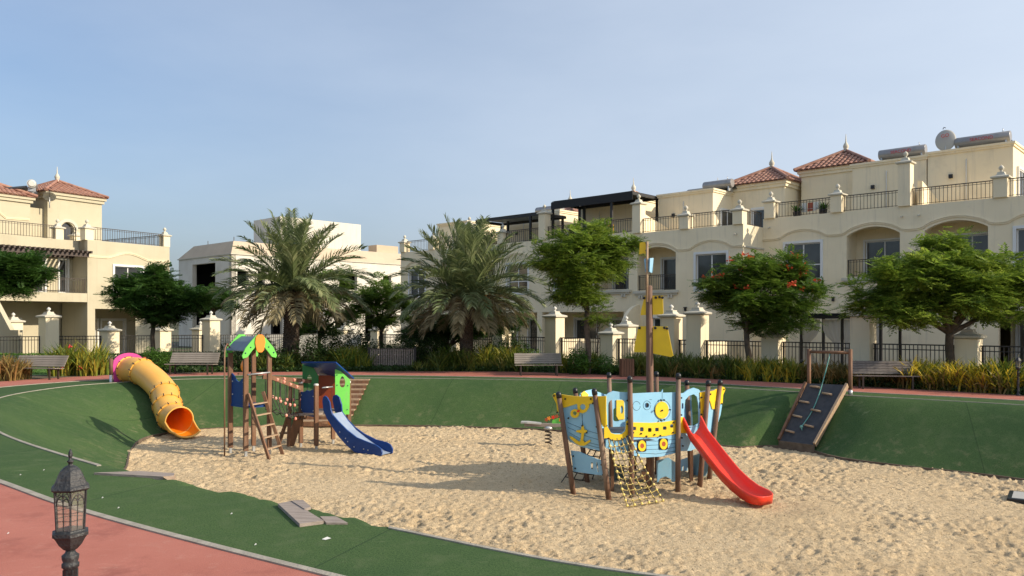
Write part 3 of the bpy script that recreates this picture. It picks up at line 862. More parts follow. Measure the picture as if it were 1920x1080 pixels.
    fx.box(xl-0.05, xl+0.05, -0.10, -0.003, 2.55+dz, 2.72+dz); fx.box(xl-0.07, xl+0.07, -0.14, -0.003, 2.72+dz, 2.75+dz); fx.build('wall_light', M['bolt'], h)
    for q in (0.35, w-0.35):
        sp_ = MB(); sp_.tube([(q, 0.02, 6.22+dz), (q, -0.22, 6.18+dz)], 0.035, 8); sp_.build('rain_spout', M['trim'], h)
    # moulding with a hump over each opening
    pts = []
    zb = 5.60+dz
    def hump(a, b, top): return [(a+(b-a)*i/16, zb+(top-zb)*(math.sin(math.pi*i/16)**0.72)*(0.75+0.25*math.sin(math.pi*i/16))*(0.35 if i in (1, 15) else 0.85 if i in (2, 14) else 1)) for i in range(17)]
    segs = sorted([(ax0-0.28, ax1+0.28, 6.02+dz), (wx0-0.42, wx1+0.42, 5.97+dz)])
    pts.append((0.0, zb))
    for a, b, t in segs: pts += hump(a, b, t)
    pts.append((w, zb))
    string_course(h, pts)
    # parapet rail and pillars
    pls = pillars or [(0.25, 8.15), (3.08, 7.28), (w-0.25, 7.28)]
    xs = []
    for (px_, top) in pls:
        X = mx(px_) if mirror else px_
        roof_pillar(h, X, 0.14, zp, top+dz, 0.25); xs.append(X)
    xs = sorted(xs)
    ends = [0.0]+xs+[w]
    for i in range(len(ends)-1):
        a = ends[i]+(0.26 if i else 0.0); b = ends[i+1]-(0.26 if i < len(ends)-2 else 0)
        if b-a > 0.5: railing(h, (a, 0.14), (b, 0.14), zp, 0.74, 0.15)
    if right_ret:
        railing(h, (w-0.14, 0.45), (w-0.14, right_ret), zp, 0.74, 0.15)
        sc = MB(); sc.box(w+0.004, w+0.06, 0.0, right_ret, zb-0.04, zb+0.04); sc.build('side_moulding', M['trim'], h)
    # sloping party wall on the roof terrace
    X = mx(0.25) if mirror else 0.25
    pw = MB()
    pw.add([(X-0.1, 0.4, zp-0.4), (X+0.1, 0.4, zp-0.4), (X+0.1, 3.1, zp-0.4), (X-0.1, 3.1, zp-0.4),
            (X-0.1, 0.4, 7.75+dz), (X+0.1, 0.4, 7.75+dz), (X+0.1, 3.1, 7.1+dz), (X-0.1, 3.1, 7.1+dz)],
           [(0,3,2,1),(4,5,6,7),(0,1,5,4),(1,2,6,5),(2,3,7,6),(3,0,4,7)])
    pw.build('party_wall', M['cream'], h)
    if pent:
        x0, x1, y0, y1, zt = pent
        pb = MB()
        dy0 = y0+0.75; dy1 = y0+2.15
        pb.box(x0, x1, y0, y1, zp-0.5, zt)
        cornice(pb, x0, x1, y0, y1, zt, 0.1, 0.22)
        p = pb.build('penthouse', M['cream'], h)
        Mx = Matrix.Translation((x1, 0, 0)) @ Matrix.Rotation(R(90), 4, 'Z')
        if not mirror and sun_doors:
            window(h, y0+0.8, y0+2.2, zp-0.45, zt-1.05, -0.06, (0.5,), (), 0.09, Mx=Mx, name='terrace_door', depth=0.05)
        vm = MB(); vm.tube([(x0+1.6, y0-0.05, zp-0.4), (x0+1.6, y0-0.05, zt-0.6), (x0+1.6, y0+0.02, zt-0.5)], 0.028, 6); vm.build('drain_pipe', M['white'], h)
        lm = MB(); lm.box(x0+0.9, x0+1.05, y0-0.12, y0-0.003, zt-1.3, zt-1.12)
        lm.build('wall_light', M['bolt'], h)
    if tower:
        x0, x1, y0, y1, zt, rise = tower
        tb = MB(); tb.box(x0, x1, y0, y1, zp-0.5, zt); cornice(tb, x0, x1, y0, y1, zt, 0.16, 0.36)
        tb.build('roof_tower', M['cream'], h)
        if not mirror:
            window(h, x1-1.75, x1-0.95, zp-0.45, zp+1.35, y0-0.06, (), (), 0.1, name='terrace_door', depth=0.05)
        hip_roof(h, x0, x1, y0, y1, zt+0.02, rise)
    return h

OB = (8.6, 40.0)
OA = (8.6+VX*2.09, 40.0+VY*2.09)
# from left to right
hE = townhouse(-22.3, 6.45, 0.12, True, 'leftmost townhouse of the right-hand terrace, next to the white unfinished villa', OB,
               arch=(0.3, 2.6), win=(3.9, 5.5), lower='both', pent=(0.3, 3.3, 3.2, 7.5, 9.0), pillars=[(3.2, 7.28), (6.2, 7.28)])
hD = townhouse(-15.85, 6.3, 0.1, False, 'townhouse with black roof pergola, behind the right palm tree', OB, lower='porch', pillars=[(0.25, 8.0), (3.2, 7.28)],
               pent=(0.4, 5.0, 3.4, 7.5, 9.0), tower=(0.6, 3.2, 7.0, 9.6, 9.3, 0.9))
hC = townhouse(-9.55, 6.55, 0.1, True, 'townhouse with black roof awning and yellow canister, behind the light green tree', OB, arch=(0.3, 2.6), lower='porchcurve',
               pent=(0.3, 4.9, 3.3, 7.5, 9.1), tower=(0.0, 2.2, 6.8, 9.2, 9.45, 0.9), pillars=[(6.3, 8.15)])
hB = townhouse(-3.0, 6.24, 0.0, False, 'townhouse with open roof terrace behind the ship mast, two tanks on its roof', OB, lower='window',
               pent=(-0.3, 3.05, 2.9, 8.2, 9.05), tower=(2.95, 6.05, 5.0, 8.6, 9.38, 1.05), right_ret=2.2)
hA1 = townhouse(3.24, 6.8, 0.42, True, 'taller townhouse with hipped tower, behind the red-flowered tree', OA, arch=(0.45, 2.75), win=(3.95, 5.65), lower='solid',
                pent=(3.3, 6.65, 2.8, 8.2, 9.72), tower=(0.1, 3.4, 4.3, 8.0, 9.98, 1.1), pillars=[(0.25, 8.5), (3.2, 7.42), (6.45, 7.42)])
hA2 = townhouse(10.04, 6.4, 0.42, False, 'rightmost townhouse with satellite dish, behind the large spreading tree', OA, arch=(0.55, 2.95), win=(3.95, 5.75), lower='both',
                pent=(-0.1, 3.3, 2.8, 8.2, 9.82), pillars=[(3.4, 7.42), (6.2, 7.42)], sun_doors=True)
# rear hips showing over the black awning
def rear_block(u, v, zt, rise, label, cat='roof turret'):
    h = empty('rear_townhouse', TB(u, v), A43, label, 'house', 'rear townhouses showing over the terrace')
    mb = MB(); mb.box(0, 3.2, 0, 3.2, -0.3, zt); mb.build('wall', M['cream'], h)
    hip_roof(h, 0, 3.2, 0, 3.2, zt, rise)
rear_block(-6.1, 10.2, 9.4, 1.0, 'rear house with tiled hip and tall finial just above the black awning')
rear_block(-5.2, 15.5, 9.3, 0.9, 'rear house with small tiled hip between the awning and the left roof tank')
rear_block(5.6, 12.5, 9.55, 1.15, 'rear house with tiled hip behind the tower of the open-terrace townhouse')

# ---- left villa
LO = (-21.5, 50.0)
LA = math.atan2(0.857, 0.515)
vl = empty('villa', (LO[0], LO[1], 0), LA, 'sunlit cream villa with brown slat pergola and tiled hip roofs at the left edge', 'house')
def LW(x, y, z): return WM[vl.name] @ Vector((x, y, z))
def left_villa():
    mb = MB()
    # front block x -5.3..0
    mb.xz([(-5.3, -0.3), (0, -0.3), (0, 6.68), (-5.3, 6.68)],
          [[(-3.66, 3.72), (-1.87, 3.72), (-1.87, 5.27), (-3.66, 5.27)], [(-4.85, 0.06), (-1.2, 0.06), (-1.2, 2.75), (-4.85, 2.75)]], 0, 0.28)
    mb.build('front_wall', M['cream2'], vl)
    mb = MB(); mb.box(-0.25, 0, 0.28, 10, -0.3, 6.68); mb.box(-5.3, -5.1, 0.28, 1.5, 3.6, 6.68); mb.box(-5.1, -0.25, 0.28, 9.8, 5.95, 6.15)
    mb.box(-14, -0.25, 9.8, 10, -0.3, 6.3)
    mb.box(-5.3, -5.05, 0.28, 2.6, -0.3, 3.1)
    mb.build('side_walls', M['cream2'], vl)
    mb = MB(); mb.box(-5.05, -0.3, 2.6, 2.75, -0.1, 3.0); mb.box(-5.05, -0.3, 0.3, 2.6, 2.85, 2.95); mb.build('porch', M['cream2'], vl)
    window(vl, -3.66, -1.87, 3.72, 5.27, 0, (0.5,), (), 0.12, glass=M['glassb'])
    window(vl, -4.7, -3.2, 0.1, 2.1, 2.5, (0.5,), (), 0.1, name='patio_door')
    window(vl, -2.9, -1.4, 0.1, 2.1, 2.5, (0.5,), (), 0.1, name='patio_door')
    # recessed left part: ground porch, balcony, back wall
    mb = MB()
    mb.box(-14, -5.3, 0.02, 2.7, 3.12, 3.62)            # balcony slab with deep edge
    mb.build('balcony_slab', M['cream2'], vl)
    mb = MB(); mb.xz([(-14, 3.62), (-5.3, 3.62), (-5.3, 6.6), (-14, 6.6)],
                     [[(-7.75, 3.66), (-6.9, 3.66), (-6.9, 5.6), (-7.75, 5.6)], [(-6.05, 3.66), (-5.6, 3.66), (-5.6, 5.6), (-6.05, 5.6)],
                      [(-10.6, 3.66), (-9.2, 3.66), (-9.2, 5.6), (-10.6, 5.6)]], 1.5, 1.7)
    mb.xz([(-14, -0.3), (-5.3, -0.3), (-5.3, 3.1), (-14, 3.1)],
          [[(-6.35, 0.05), (-5.55, 0.05), (-5.55, 2.15), (-6.35, 2.15)], [(-9.6, 0.05), (-7.6, 0.05), (-7.6, 2.15), (-9.6, 2.15)]], 2.7, 2.85)
    mb.build('back_wall', M['cream2'], vl)
    window(vl, -7.75, -6.9, 3.68, 5.58, 1.5, (), (), 0.12, name='balcony_door')
    window(vl, -6.05, -5.6, 3.68, 5.58, 1.5, (), (), 0.1, name='balcony_door')
    window(vl, -10.6, -9.2, 3.68, 5.58, 1.5, (0.5,), (), 0.1, name='balcony_door')
    window(vl, -6.35, -5.55, 0.08, 2.12, 2.7, (), (), 0.1, name='patio_door')
    window(vl, -9.6, -7.6, 0.08, 2.12, 2.7, (0.5,), (), 0.1, name='patio_door')
    railing(vl, (-13.8, 0.15), (-5.35, 0.15), 3.62, 0.82, 0.15)
    mb = MB(); mb.box(-8.55, -8.2, 0.0, 0.35, 3.64, 5.75); mb.build('column', M['cream2'], vl)
    # roof parapets
    mb = MB(); mb.box(-14, -5.3, 0.9, 1.5, 6.05, 6.66); mb.box(-5.3, -5.05, 0.28, 1.5, 6.1, 6.68); mb.build('parapet', M['cream2'], vl)
    mb = MB(); mb.box(-14, -5.3, 1.5, 9.8, 6.0, 6.15); mb.build('roof_deck', M['cream2'], vl)
    railing(vl, (-13.9, 1.1), (-6.55, 1.1), 6.66, 0.76, 0.15)
    railing(vl, (-6.1, 1.1), (-5.3, 1.1), 6.66, 0.76, 0.15)
    railing(vl, (-5.05, 0.14), (-0.4, 0.14), 6.68, 0.76, 0.15)
    railing(vl, (-0.14, 0.4), (-0.14, 8), 6.68, 0.76, 0.15)
    roof_pillar(vl, -6.35, 1.15, 6.66, 7.25, 0.22); roof_pillar(vl, -5.15, 0.3, 6.68, 7.3, 0.25); roof_pillar(vl, -0.2, 0.2, 6.68, 7.32, 0.22)
    roof_pillar(vl, -4.2, 3.0, 6.1, 7.1, 0.25)
    pts = [(-5.3, 5.72)]
    for i in range(13): pts.append((-4.1+2.6*i/12, 5.72+0.33*math.sin(math.pi*i/12)**1.3))
    pts.append((0, 5.72)); string_course(vl, pts)
    # third storey
    mb = MB()
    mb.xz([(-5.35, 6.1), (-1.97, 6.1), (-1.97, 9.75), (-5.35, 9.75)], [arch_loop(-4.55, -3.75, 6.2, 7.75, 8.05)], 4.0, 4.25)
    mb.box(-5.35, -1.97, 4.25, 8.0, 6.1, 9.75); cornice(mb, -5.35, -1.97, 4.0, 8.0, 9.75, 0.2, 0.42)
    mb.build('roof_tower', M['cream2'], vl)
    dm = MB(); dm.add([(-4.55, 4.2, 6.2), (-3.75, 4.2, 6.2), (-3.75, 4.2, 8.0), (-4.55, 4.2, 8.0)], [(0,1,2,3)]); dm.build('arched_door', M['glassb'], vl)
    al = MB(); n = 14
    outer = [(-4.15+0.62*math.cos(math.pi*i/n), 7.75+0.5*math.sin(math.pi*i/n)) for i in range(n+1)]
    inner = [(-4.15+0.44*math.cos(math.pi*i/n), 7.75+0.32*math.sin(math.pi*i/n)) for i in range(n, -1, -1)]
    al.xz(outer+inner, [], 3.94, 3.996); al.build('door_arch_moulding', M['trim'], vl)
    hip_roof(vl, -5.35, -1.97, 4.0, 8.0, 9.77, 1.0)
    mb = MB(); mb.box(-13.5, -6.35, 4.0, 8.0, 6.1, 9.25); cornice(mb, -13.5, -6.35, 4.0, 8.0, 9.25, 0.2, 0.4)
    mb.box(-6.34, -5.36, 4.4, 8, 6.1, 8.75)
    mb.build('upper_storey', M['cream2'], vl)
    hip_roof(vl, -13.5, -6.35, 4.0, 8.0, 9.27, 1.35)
    string_course(vl, [(-13.5, 8.35)]+[(-9.2+1.5*i/12, 8.35-0.45*(i/12)**2*(3-2*i/12)+0.3*math.sin(math.pi*i/12)) for i in range(13)]+[(-6.4, 7.95)], 4.0)
    return
left_villa()
# slat pergola over the balcony
pg = empty('slat_pergola', LW(-9.65, -0.2, 5.75), LA, 'dark brown slatted pergola over the balcony of the cream villa', 'pergola')
mb = MB(); mb.box(-4.4, 4.3, -0.05, 0.05, -0.08, 0.12); mb.box(-4.4, 4.3, 1.5, 1.6, -0.08, 0.12); mb.build('beam', M['brownsteel'], pg)
me = MB(); me.box(-0.045, 0.045, -0.35, 1.65, 0.121, 0.26); me = me.mesh('slat', M['brownsteel'])
for i in range(34): link('slat', me, pg, (-4.3+i*0.26, 0, 0))
# scroll walls and party walls seen on the ground floor of the villa
def scroll_wall(name, base, ang, L, z0, z1, label, group=None, m=None):
    h = empty(name, base, ang, label, 'garden wall', group)
    pts = [(0, -0.3), (L, -0.3), (L, z1), (L*0.72, z1)]
    for i in range(9):
        a = R(90*i/8); pts.append((L*0.72-(L*0.5)*math.sin(a), z0+(z1-z0)*(1-math.sin(a))+0.0))
    pts.append((0, z0))
    mb = MB(); mb.plate([[(x, 0, z) for x, z in pts]], (0, 0.22, 0)); mb.build('wall', m or M['cream'], h)
    return h
scroll_wall('scroll_wall', LW(-10.4, -3.0, 0), LA+R(90), 3.4, 1.6, 3.3, 'stepped scroll garden wall at the far left below the balcony', m=M['cream2'])

# ---- unfinished white villa in the middle
mv = empty('white_villa', (-20.6, 58.5, 0), A43, 'white unfinished villa with empty dark openings, behind the left palm tree', 'house')
def mid_villa():
    mb = MB()
    mb.xz([(-8.7, -0.3), (0, -0.3), (0, 7.0), (-8.7, 7.0)],
          [[(-6.3, 4.35), (-2.5, 4.35), (-2.5, 6.45), (-6.3, 6.45)], [(-6.3, 0.2), (-2.5, 0.2), (-2.5, 3.15), (-6.3, 3.15)]], 0, 0.35)
    mb.build('shaded_wall', M['plaster'], mv)
    Mx = Matrix.Rotation(R(90), 4, 'Z')   # local wall x -> +y, facing +x
    mb = MB(Mx)
    hs = []
    for a, b, z0, z1 in ((0.45, 1.35, 4.7, 5.75), (2.1, 2.7, 4.7, 5.8), (9.4, 11.2, 4.6, 5.95), (13.9, 14.8, 4.6, 5.9), (3.2, 4.2, 0.3, 2.9), (5.5, 7.5, 0.3, 2.6), (9.0, 10.4, 0.3, 2.8), (12, 13, 0.3, 2.8)):
        hs.append([(a, z0), (b, z0), (b, z1), (a, z1)])
    mb.xz([(0.0, -0.3), (20, -0.3), (20, 7.0), (0.0, 7.0)], hs, 0.0, 0.35)
    mb.build('sunlit_wall', M['plaster'], mv)
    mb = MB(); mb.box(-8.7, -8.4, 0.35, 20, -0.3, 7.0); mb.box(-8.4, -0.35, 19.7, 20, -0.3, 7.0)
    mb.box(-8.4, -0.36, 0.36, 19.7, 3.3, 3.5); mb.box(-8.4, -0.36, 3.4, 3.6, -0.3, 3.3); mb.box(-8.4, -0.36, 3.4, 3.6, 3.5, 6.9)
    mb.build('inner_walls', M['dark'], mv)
    mb = MB()
    a, b = 7.0, 8.0
    mb.add([(-8.75,-0.05,a),(0.05,-0.05,a),(0.05,20.05,a),(-8.75,20.05,a),(-7.2,0.55,b),(-0.75,0.55,b),(-0.75,19.3,b),(-7.2,19.3,b)],
           [(3,2,1,0),(4,5,6,7),(0,1,5,4),(1,2,6,5),(2,3,7,6),(3,0,4,7)])
    mb.build('sloped_parapet', M['band'], mv)
    mb = MB(); mb.box(-8.8, 0.09, -0.09, -0.052, 6.93, 7.0); mb.box(0.052, 0.09, -0.05, 20, 6.93, 7.0); mb.build('eaves_line', M['trim'], mv)
    mb = MB(); mb.box(-5.1, -1.0, 4.6, 12.3, 8.0, 10.25); mb.build('stair_block', M['plaster'], mv)
    mb = MB(); mb.box(-3.0, -1.8, 14.6, 17.0, 8.0, 8.75); mb.build('roof_box', M['band'], mv)
    mb = MB(); mb.box(-2.9, -2.85, 13.6, 13.65, 8.0, 9.9); mb.box(-7, -6.96, 1.6, 1.64, 8, 8.5); mb.box(-1.6, -1.56, 1, 1.04, 8, 8.4); mb.build('rebar', M['bronze'], mv)
    for x0 in (-6.3,):
        mb = MB(); mb.box(x0-0.02, -2.48, -0.06, 0.34, 3.98, 4.34); mb.build('sill_slab', M['plaster'], mv)
mid_villa()

# ------------------------------------------------------------------ things on the roofs
def text_mesh(s, size, m, name='lettering', ext=0.004):
    c = bpy.data.curves.new('t', 'FONT'); c.body = s; c.size = size; c.extrude = ext; c.align_x = 'CENTER'; c.align_y = 'CENTER'
    o = bpy.data.objects.new('t', c); COL.objects.link(o)
    dg = bpy.context.evaluated_depsgraph_get(); me = bpy.data.meshes.new_from_object(o.evaluated_get(dg))
    bpy.data.objects.remove(o); me.materials.clear(); me.materials.append(m); me.name = name
    return me

def heater(loc, ang, L, label, text=None, group='solar water tanks on the roofs'):
    h = empty('solar_water_heater', loc, ang, label, 'water heater', group)
    r = 0.24
    mb = MB(); mb.tube([(-L/2, 0, 0.42), (-L/2+0.03, 0, 0.42), (L/2-0.03, 0, 0.42), (L/2, 0, 0.42)], [r*0.93, r, r, r*0.93], 20, caps=True)
    mb.build('tank', M['heater'], h)
    mb = MB()
    for x in (-L/2+0.15, L/2-0.15):
        mb = MB(); mb.box(x-0.03, x+0.03, -0.2, 0.2, 0, 0.25); mb.build('foot', M['steel'], h)
    mb = MB(); mb.tube([(L/2-0.3, 0, 0.64), (L/2-0.3, 0, 0.8)], 0.02, 6); mb.build('vent_pipe', M['steel'], h)
    pn = MB(); pn.add([(-L/2, 0.25, 0.3), (L/2, 0.25, 0.3), (L/2, 1.9, 0.0), (-L/2, 1.9, 0.0), (-L/2, 0.25, 0.2), (L/2, 0.25, 0.2), (L/2, 1.9, -0.1), (-L/2, 1.9, -0.1)],
                     [(0,1,2,3),(7,6,5,4),(0,4,5,1),(1,5,6,2),(2,6,7,3),(3,7,4,0)])
    pn.build('collector', M['glass'], h)
    if text:
        me = text_mesh(text, 0.20, M['redink'])
        o = link('lettering', me, h, (0, -r-0.006, 0.44)); o.rotation_euler = (R(90), 0, 0)
    return h
ZB, ZA = 9.07, 9.82
heater(TB(-2.0, 5.5, ZB-0.1, OB), A43, 1.9, 'left one of two tanks on the roof of the townhouse with open terrace')
heater(TB(-0.45, 4.4, ZB, OB), A43, 1.7, 'right one of two roof tanks on the open-terrace townhouse, near its lit corner')
heater(TB(-13.2, 5.2, 9.0, OB), A43, 2.2, 'roof tank above the smaller black pergola')
heater(TB(8.6, 3.6, ZA-0.08, OA), A43, 2.1, 'roof tank with red lettering left of the satellite dish', 'SEACOND')
heater(TB(12.0, 3.6, ZA, OA), A43, 2.2, 'roof tank with red lettering right of the satellite dish', 'SEACOND')
hl = heater(LW(-6.05, 4.3, 9.62), LA+R(58), 1.35, 'tilted roof tank with round white end between the tiled roofs of the left villa')
mb = MB(); mb.tube([(-0.76, 0, 0.42), (-0.79, 0, 0.42)], 0.24, 20); mb.tube([(-0.79, 0, 0.42), (-0.83, 0, 0.42)], [0.22, 0.15], 20); mb.build('end_cap', M['white'], hl)

def dish(loc, ang, label, r=0.46, text=None, tilt=8):
    h = empty('satellite_dish', loc, ang, label, 'satellite dish')
    Mx = Matrix.Translation((0, 0, 0.75)) @ Matrix.Rotation(R(90-tilt), 4, 'X')
    mb = MB(Mx); prof = [(r*i/8, 0.11*(i/8)**2) for i in range(9)]
    n = 28; vs = []; fs = []
    for (q, z) in prof: vs += [(max(q, 1e-4)*0.86*math.cos(2*math.pi*j/n), max(q, 1e-4)*math.sin(2*math.pi*j/n), -z) for j in range(n)]
    for (q, z) in prof: vs += [(max(q, 1e-4)*0.86*math.cos(2*math.pi*j/n), max(q, 1e-4)*math.sin(2*math.pi*j/n), -z+0.012) for j in range(n)]
    k = len(prof)
    for b_ in (0, k):
        for i in range(k-1):
            for j in range(n): fs.append(((b_+i)*n+j, (b_+i)*n+(j+1)%n, (b_+i+1)*n+(j+1)%n, (b_+i+1)*n+j))
    for j in range(n): fs.append(((k-1)*n+j, (k-1)*n+(j+1)%n, (2*k-1)*n+(j+1)%n, (2*k-1)*n+j))
    mb.add(vs, fs, 0, True); mb.build('reflector', M['dish'], h)
    mb = MB(); mb.tube([(0, 0.02, 0), (0, 0.02, 0.72)], 0.03, 8); mb.build('mast', M['steel'], h)
    mb = MB(); mb.tube([(0, 0.1, 0.75-r*0.3), (0, 0.5, 0.95)], 0.012, 6); mb.tube([(0, 0.45, 0.93), (0, 0.55, 0.98)], 0.035, 8)
    mb.tube([(-0.1, 0, 0.75+r-0.01), (-0.06, -0.01, 0.82+r), (0.02, 0, 0.79+r)], 0.02, 6); mb.build('receiver', M['bolt'], h)
    if text:
        me = text_mesh(text, 0.22, M['redink'], 'logo')
        o = link('logo', me, h, (0, -0.03, 0.86)); o.rotation_euler = (R(90-tilt), R(-6), 0)
        o.location = (0, -0.075, 0.92)
    return h
dish(TB(10.55, 3.3, ZA-0.15, OA), A43+R(8), 'round grey satellite dish with red logo between two roof tanks', 0.5, 'GO', 6)
dish(LW(-5.4, 3.7, 8.75), LA+R(150), 'small satellite dish on the wall beside the tiled roof of the left villa', 0.4, None, 55)
def leaning_dish(loc, ang, label):
    h = empty('television_aerial', loc, ang, label, 'aerial')
    mb = MB(); mb.tube([(0.25, 0, 0.9), (0, 0, 0)], 0.02, 6)
    for i in range(8): mb.tube([(0.03+0.026*i-0.1, 0, 0.1+0.1*i), (0.03+0.026*i+0.12, 0, 0.13+0.1*i)], 0.012, 5)
    mb.build('boom', M['steel'], h)
leaning_dish(TB(0.0, 6.4, ZB, OB), A43, 'slanting white aerial beside the tiled tower of the open terrace')

def pergola(name, loc, w, d, zlo, zhi, label, posts, roofm, drop=0.0):
    h = empty(name, loc, A43, label, 'pergola')
    me = MB(); me.box(-0.06, 0.06, -0.06, 0.06, 0, zhi-0.02); me = me.mesh('post', M['pergola'])
    for x, y in posts: link('post', me, h, (x, y, 0))
    mb = MB()
    mb.box(-0.06, w+0.06, -0.06, 0.06, zhi-0.02, zhi+0.14); mb.box(-0.06, w+0.06, d-0.06, d+0.06, zhi-0.02, zhi+0.14)
    mb.box(-0.06, 0.06, 0.06, d-0.06, zhi-0.02, zhi+0.14); mb.box(w-0.06, w+0.06, 0.06, d-0.06, zhi-0.02, zhi+0.14)
    mb.build('frame', M['pergola'], h)
    mb = MB(); n = 10; vs = []; fs = []
    for i in range(n+1):
        for j in range(5):
            x = w*i/n; y = -0.1+(d+0.2)*j/4
            vs.append((x, y, zhi+0.17-0.05*math.sin(math.pi*i/n)*(1 if j in (1, 2, 3) else 0.2)))
    for i in range(n):
        for j in range(4): fs.append((i*5+j, (i+1)*5+j, (i+1)*5+j+1, i*5+j+1))
    mb.add(vs, fs, 0, True); mb.build('shade_cloth', roofm, h)
    if drop:
        mb = MB(); mb.box(-0.08, w+0.08, -0.09, -0.064, zhi-0.02-drop, zhi+0.1); mb.build('valance', roofm, h)
    return h
pergola('roof_pergola', TB(-9.0, 0.55, 6.7, OB), 5.55, 2.6, 0, 2.15, 'black awning pergola with deep valance on the roof terrace above the light green tree',
        [(0, 0), (1.3, 1.3), (4.2, 0), (5.5, 2.5), (0, 2.5)], M['awning'], 0.28)
pergola('roof_pergola', TB(-15.4, 0.6, 6.7, OB), 5.3, 2.4, 0, 1.65, 'smaller grey-topped black pergola above the right palm tree',
        [(0, 0), (1.9, 0.9), (4.6, 0), (5.2, 2.3), (0, 2.3)], M['greyroof'], 0.0)
# porch shade on the ground floor and gas canister
h = empty('gas_canister', TB(-5.0, 0.75, 6.68, OB), 0, 'yellow canister behind the railing under the black awning', 'canister')
mb = MB(); mb.lathe([(0.12, 0), (0.17, 0.05), (0.17, 0.62), (0.13, 0.72), (0.06, 0.76), (0.06, 0.84)], 14); mb.build('body', M['orange'] if False else mat('amber_plastic', (0.75, 0.38, 0.02), None, 0.4), h)
def planter(loc, label, m1, seed):
    r = random.Random(seed); h = empty('terrace_pot_plant', loc, 0, label, 'pot plant')
    mb = MB(); mb.lathe([(0.14, 0), (0.2, 0.3), (0.2, 0.34)], 10); mb.build('pot', m1, h)
    mb = MB()
    for k in range(60):
        a = r.uniform(0, 6.28); b = r.uniform(0.1, 1.2); l = r.uniform(0.25, 0.55)
        p = Vector((0, 0, 0.32)); q = p+Vector((math.cos(a)*math.cos(b), math.sin(a)*math.cos(b), math.sin(b)))*l
        s = Vector((-math.sin(a), math.cos(a), 0))*0.035
        mb.add([p, (p+q)/2+s, q, (p+q)/2-s], [(0,1,2,3)])
    mb.build('leaves', M['leaf_dark'], h, fix=False)
planter(TB(0.35+3.24-3.24+1.0, 0.9, 6.95, OA) if False else TB(4.6, 0.8, 7.05, OA), 'pot plant behind the terrace railing next to the tall pillar of the hipped-tower house', M['bolt'], 3)
planter(TB(5.9, 0.8, 7.05, OA), 'dark bushy pot plant on the terrace, farther from the tall pillar', M['bolt'], 5)
# clothes rack with washing on the terrace
h = empty('clothes_rack', TB(5.2, 1.0, 7.05, OA), A43, 'rack of white and red washing behind the roof railing', 'clothes rack')
mb = MB()
for x in (-0.5, 0.5): mb.tube([(x, -0.2, 0), (x, 0, 0.75), (x, 0.2, 0)], 0.012, 6)
for y, z in ((-0.08, 0.45), (0, 0.75), (0.08, 0.45)): mb.tube([(-0.5, y, z), (0.5, y, z)], 0.01, 6)
mb.build('rack', M['steel'], h)
for i, (x, m_) in enumerate(((-0.3, M['white']), (0.0, M['redpanel']), (0.28, M['white']))):
    mb = MB(); mb.plate([[(x-0.12, -0.02, 0.76), (x+0.12, -0.02, 0.76), (x+0.13, -0.05, 0.3+0.05*i), (x-0.13, -0.06, 0.32)]], (0, 0.012, 0)); mb.build('garment', m_, h)

# ------------------------------------------------------------------ garden fences and pillars
OR_ = (7.4, 32.0)
def FR(u, z=0, v=0): return Vector((OR_[0]+UX*u+VX*v, OR_[1]+UY*u+VY*v, z))
def fence_pillar(loc, ang, hb, label, w=0.33, fin=1.0, double=False):
    h = empty('fence_pillar', loc, ang, label, 'pillar', 'cream pillars of the garden fences')
    mb = MB(); mb.box(-w, w, -w, w, -0.2, hb); mb.build('shaft', M['cream'], h, bevel=0.012)
    mb = MB(); mb.sq(cap_prof(w, 0.8), (0, 0, hb)); c = mb.build('cap', M['trim'], h, bevel=0.01)
    mb = MB(); mb.lathe([(r*0.78*fin, z*0.66*fin) for r, z in FINIAL], 12, (0, 0, hb+0.29)); mb.build('finial', M['white'], h)
    return h
def iron_fence(a, b, label, z0=0.14, zt=1.30, sp=0.125):
    a = Vector(a); b = Vector(b); L = (b-a).length; ang = math.atan2(b.y-a.y, b.x-a.x)
    h = empty('iron_fence', (a.x, a.y, 0), ang, label, 'fence', 'black iron fences between the garden pillars')
    mb = MB(); mb.box(0, L, -0.025, 0.025, zt-0.04, zt); mb.box(0, L, -0.02, 0.02, zt-0.2, zt-0.17); mb.box(0, L, -0.02, 0.02, z0+0.08, z0+0.12)
    mb.build('rail', M['iron'], h)
    ep = bar_mesh(zt, 0.03, M['iron'])
    for x in (0.06, L-0.06): link('end_post', ep, h, (x, 0, 0))
    mb = MB(); mb.box(0, L, -0.07, 0.07, -0.2, 0.12); mb.build('plinth', M['concrete'], h)
    n = int(L/sp); me = bar_mesh(zt-z0-0.1, 0.011, M['iron'])
    for i in range(1, n): link('bar', me, h, (L*i/n, 0, z0+0.06))
    return h
rp = [(-24.0, 1.45, 'short cream pillar behind the left palm, right of its trunk'),
      (-20.7, 1.45, 'short cream pillar half hidden under the small tree behind the barrier'),
      (-17.4, 2.2, 'tall cream pillar in the dark planting between the two palms'),
      (-14.1, 1.45, 'short cream pillar just left of the right palm trunk'),
      (-10.8, 1.45, 'short cream pillar right of the right palm trunk'),
      (-7.4, 2.2, 'tall cream pillar behind the bench, left of the light green tree'),
      (-4.2, 1.45, 'short cream pillar between the light green tree and the ship mast'),
      (-1.15, 2.2, 'tall cream pillar directly right of the yellow sails, left one of the close pair'),
      (0.06, 2.3, 'tall cream pillar, right one of the close pair right of the sails'),
      (3.25, 1.45, 'short cream pillar under the red-flowered tree'),
      (6.5, 2.2, 'tall cream pillar behind the right-hand post of the climbing wall'),
      (9.75, 1.5, 'cream pillar under the large tree, right of its trunk'),
      (13.1, 2.2, 'tall cream pillar past the right end of the visible fence')]
for u, hb, lb in rp:
    fence_pillar(FR(u, 0, 0 if hb > 0 else 0), A43, hb, lb)
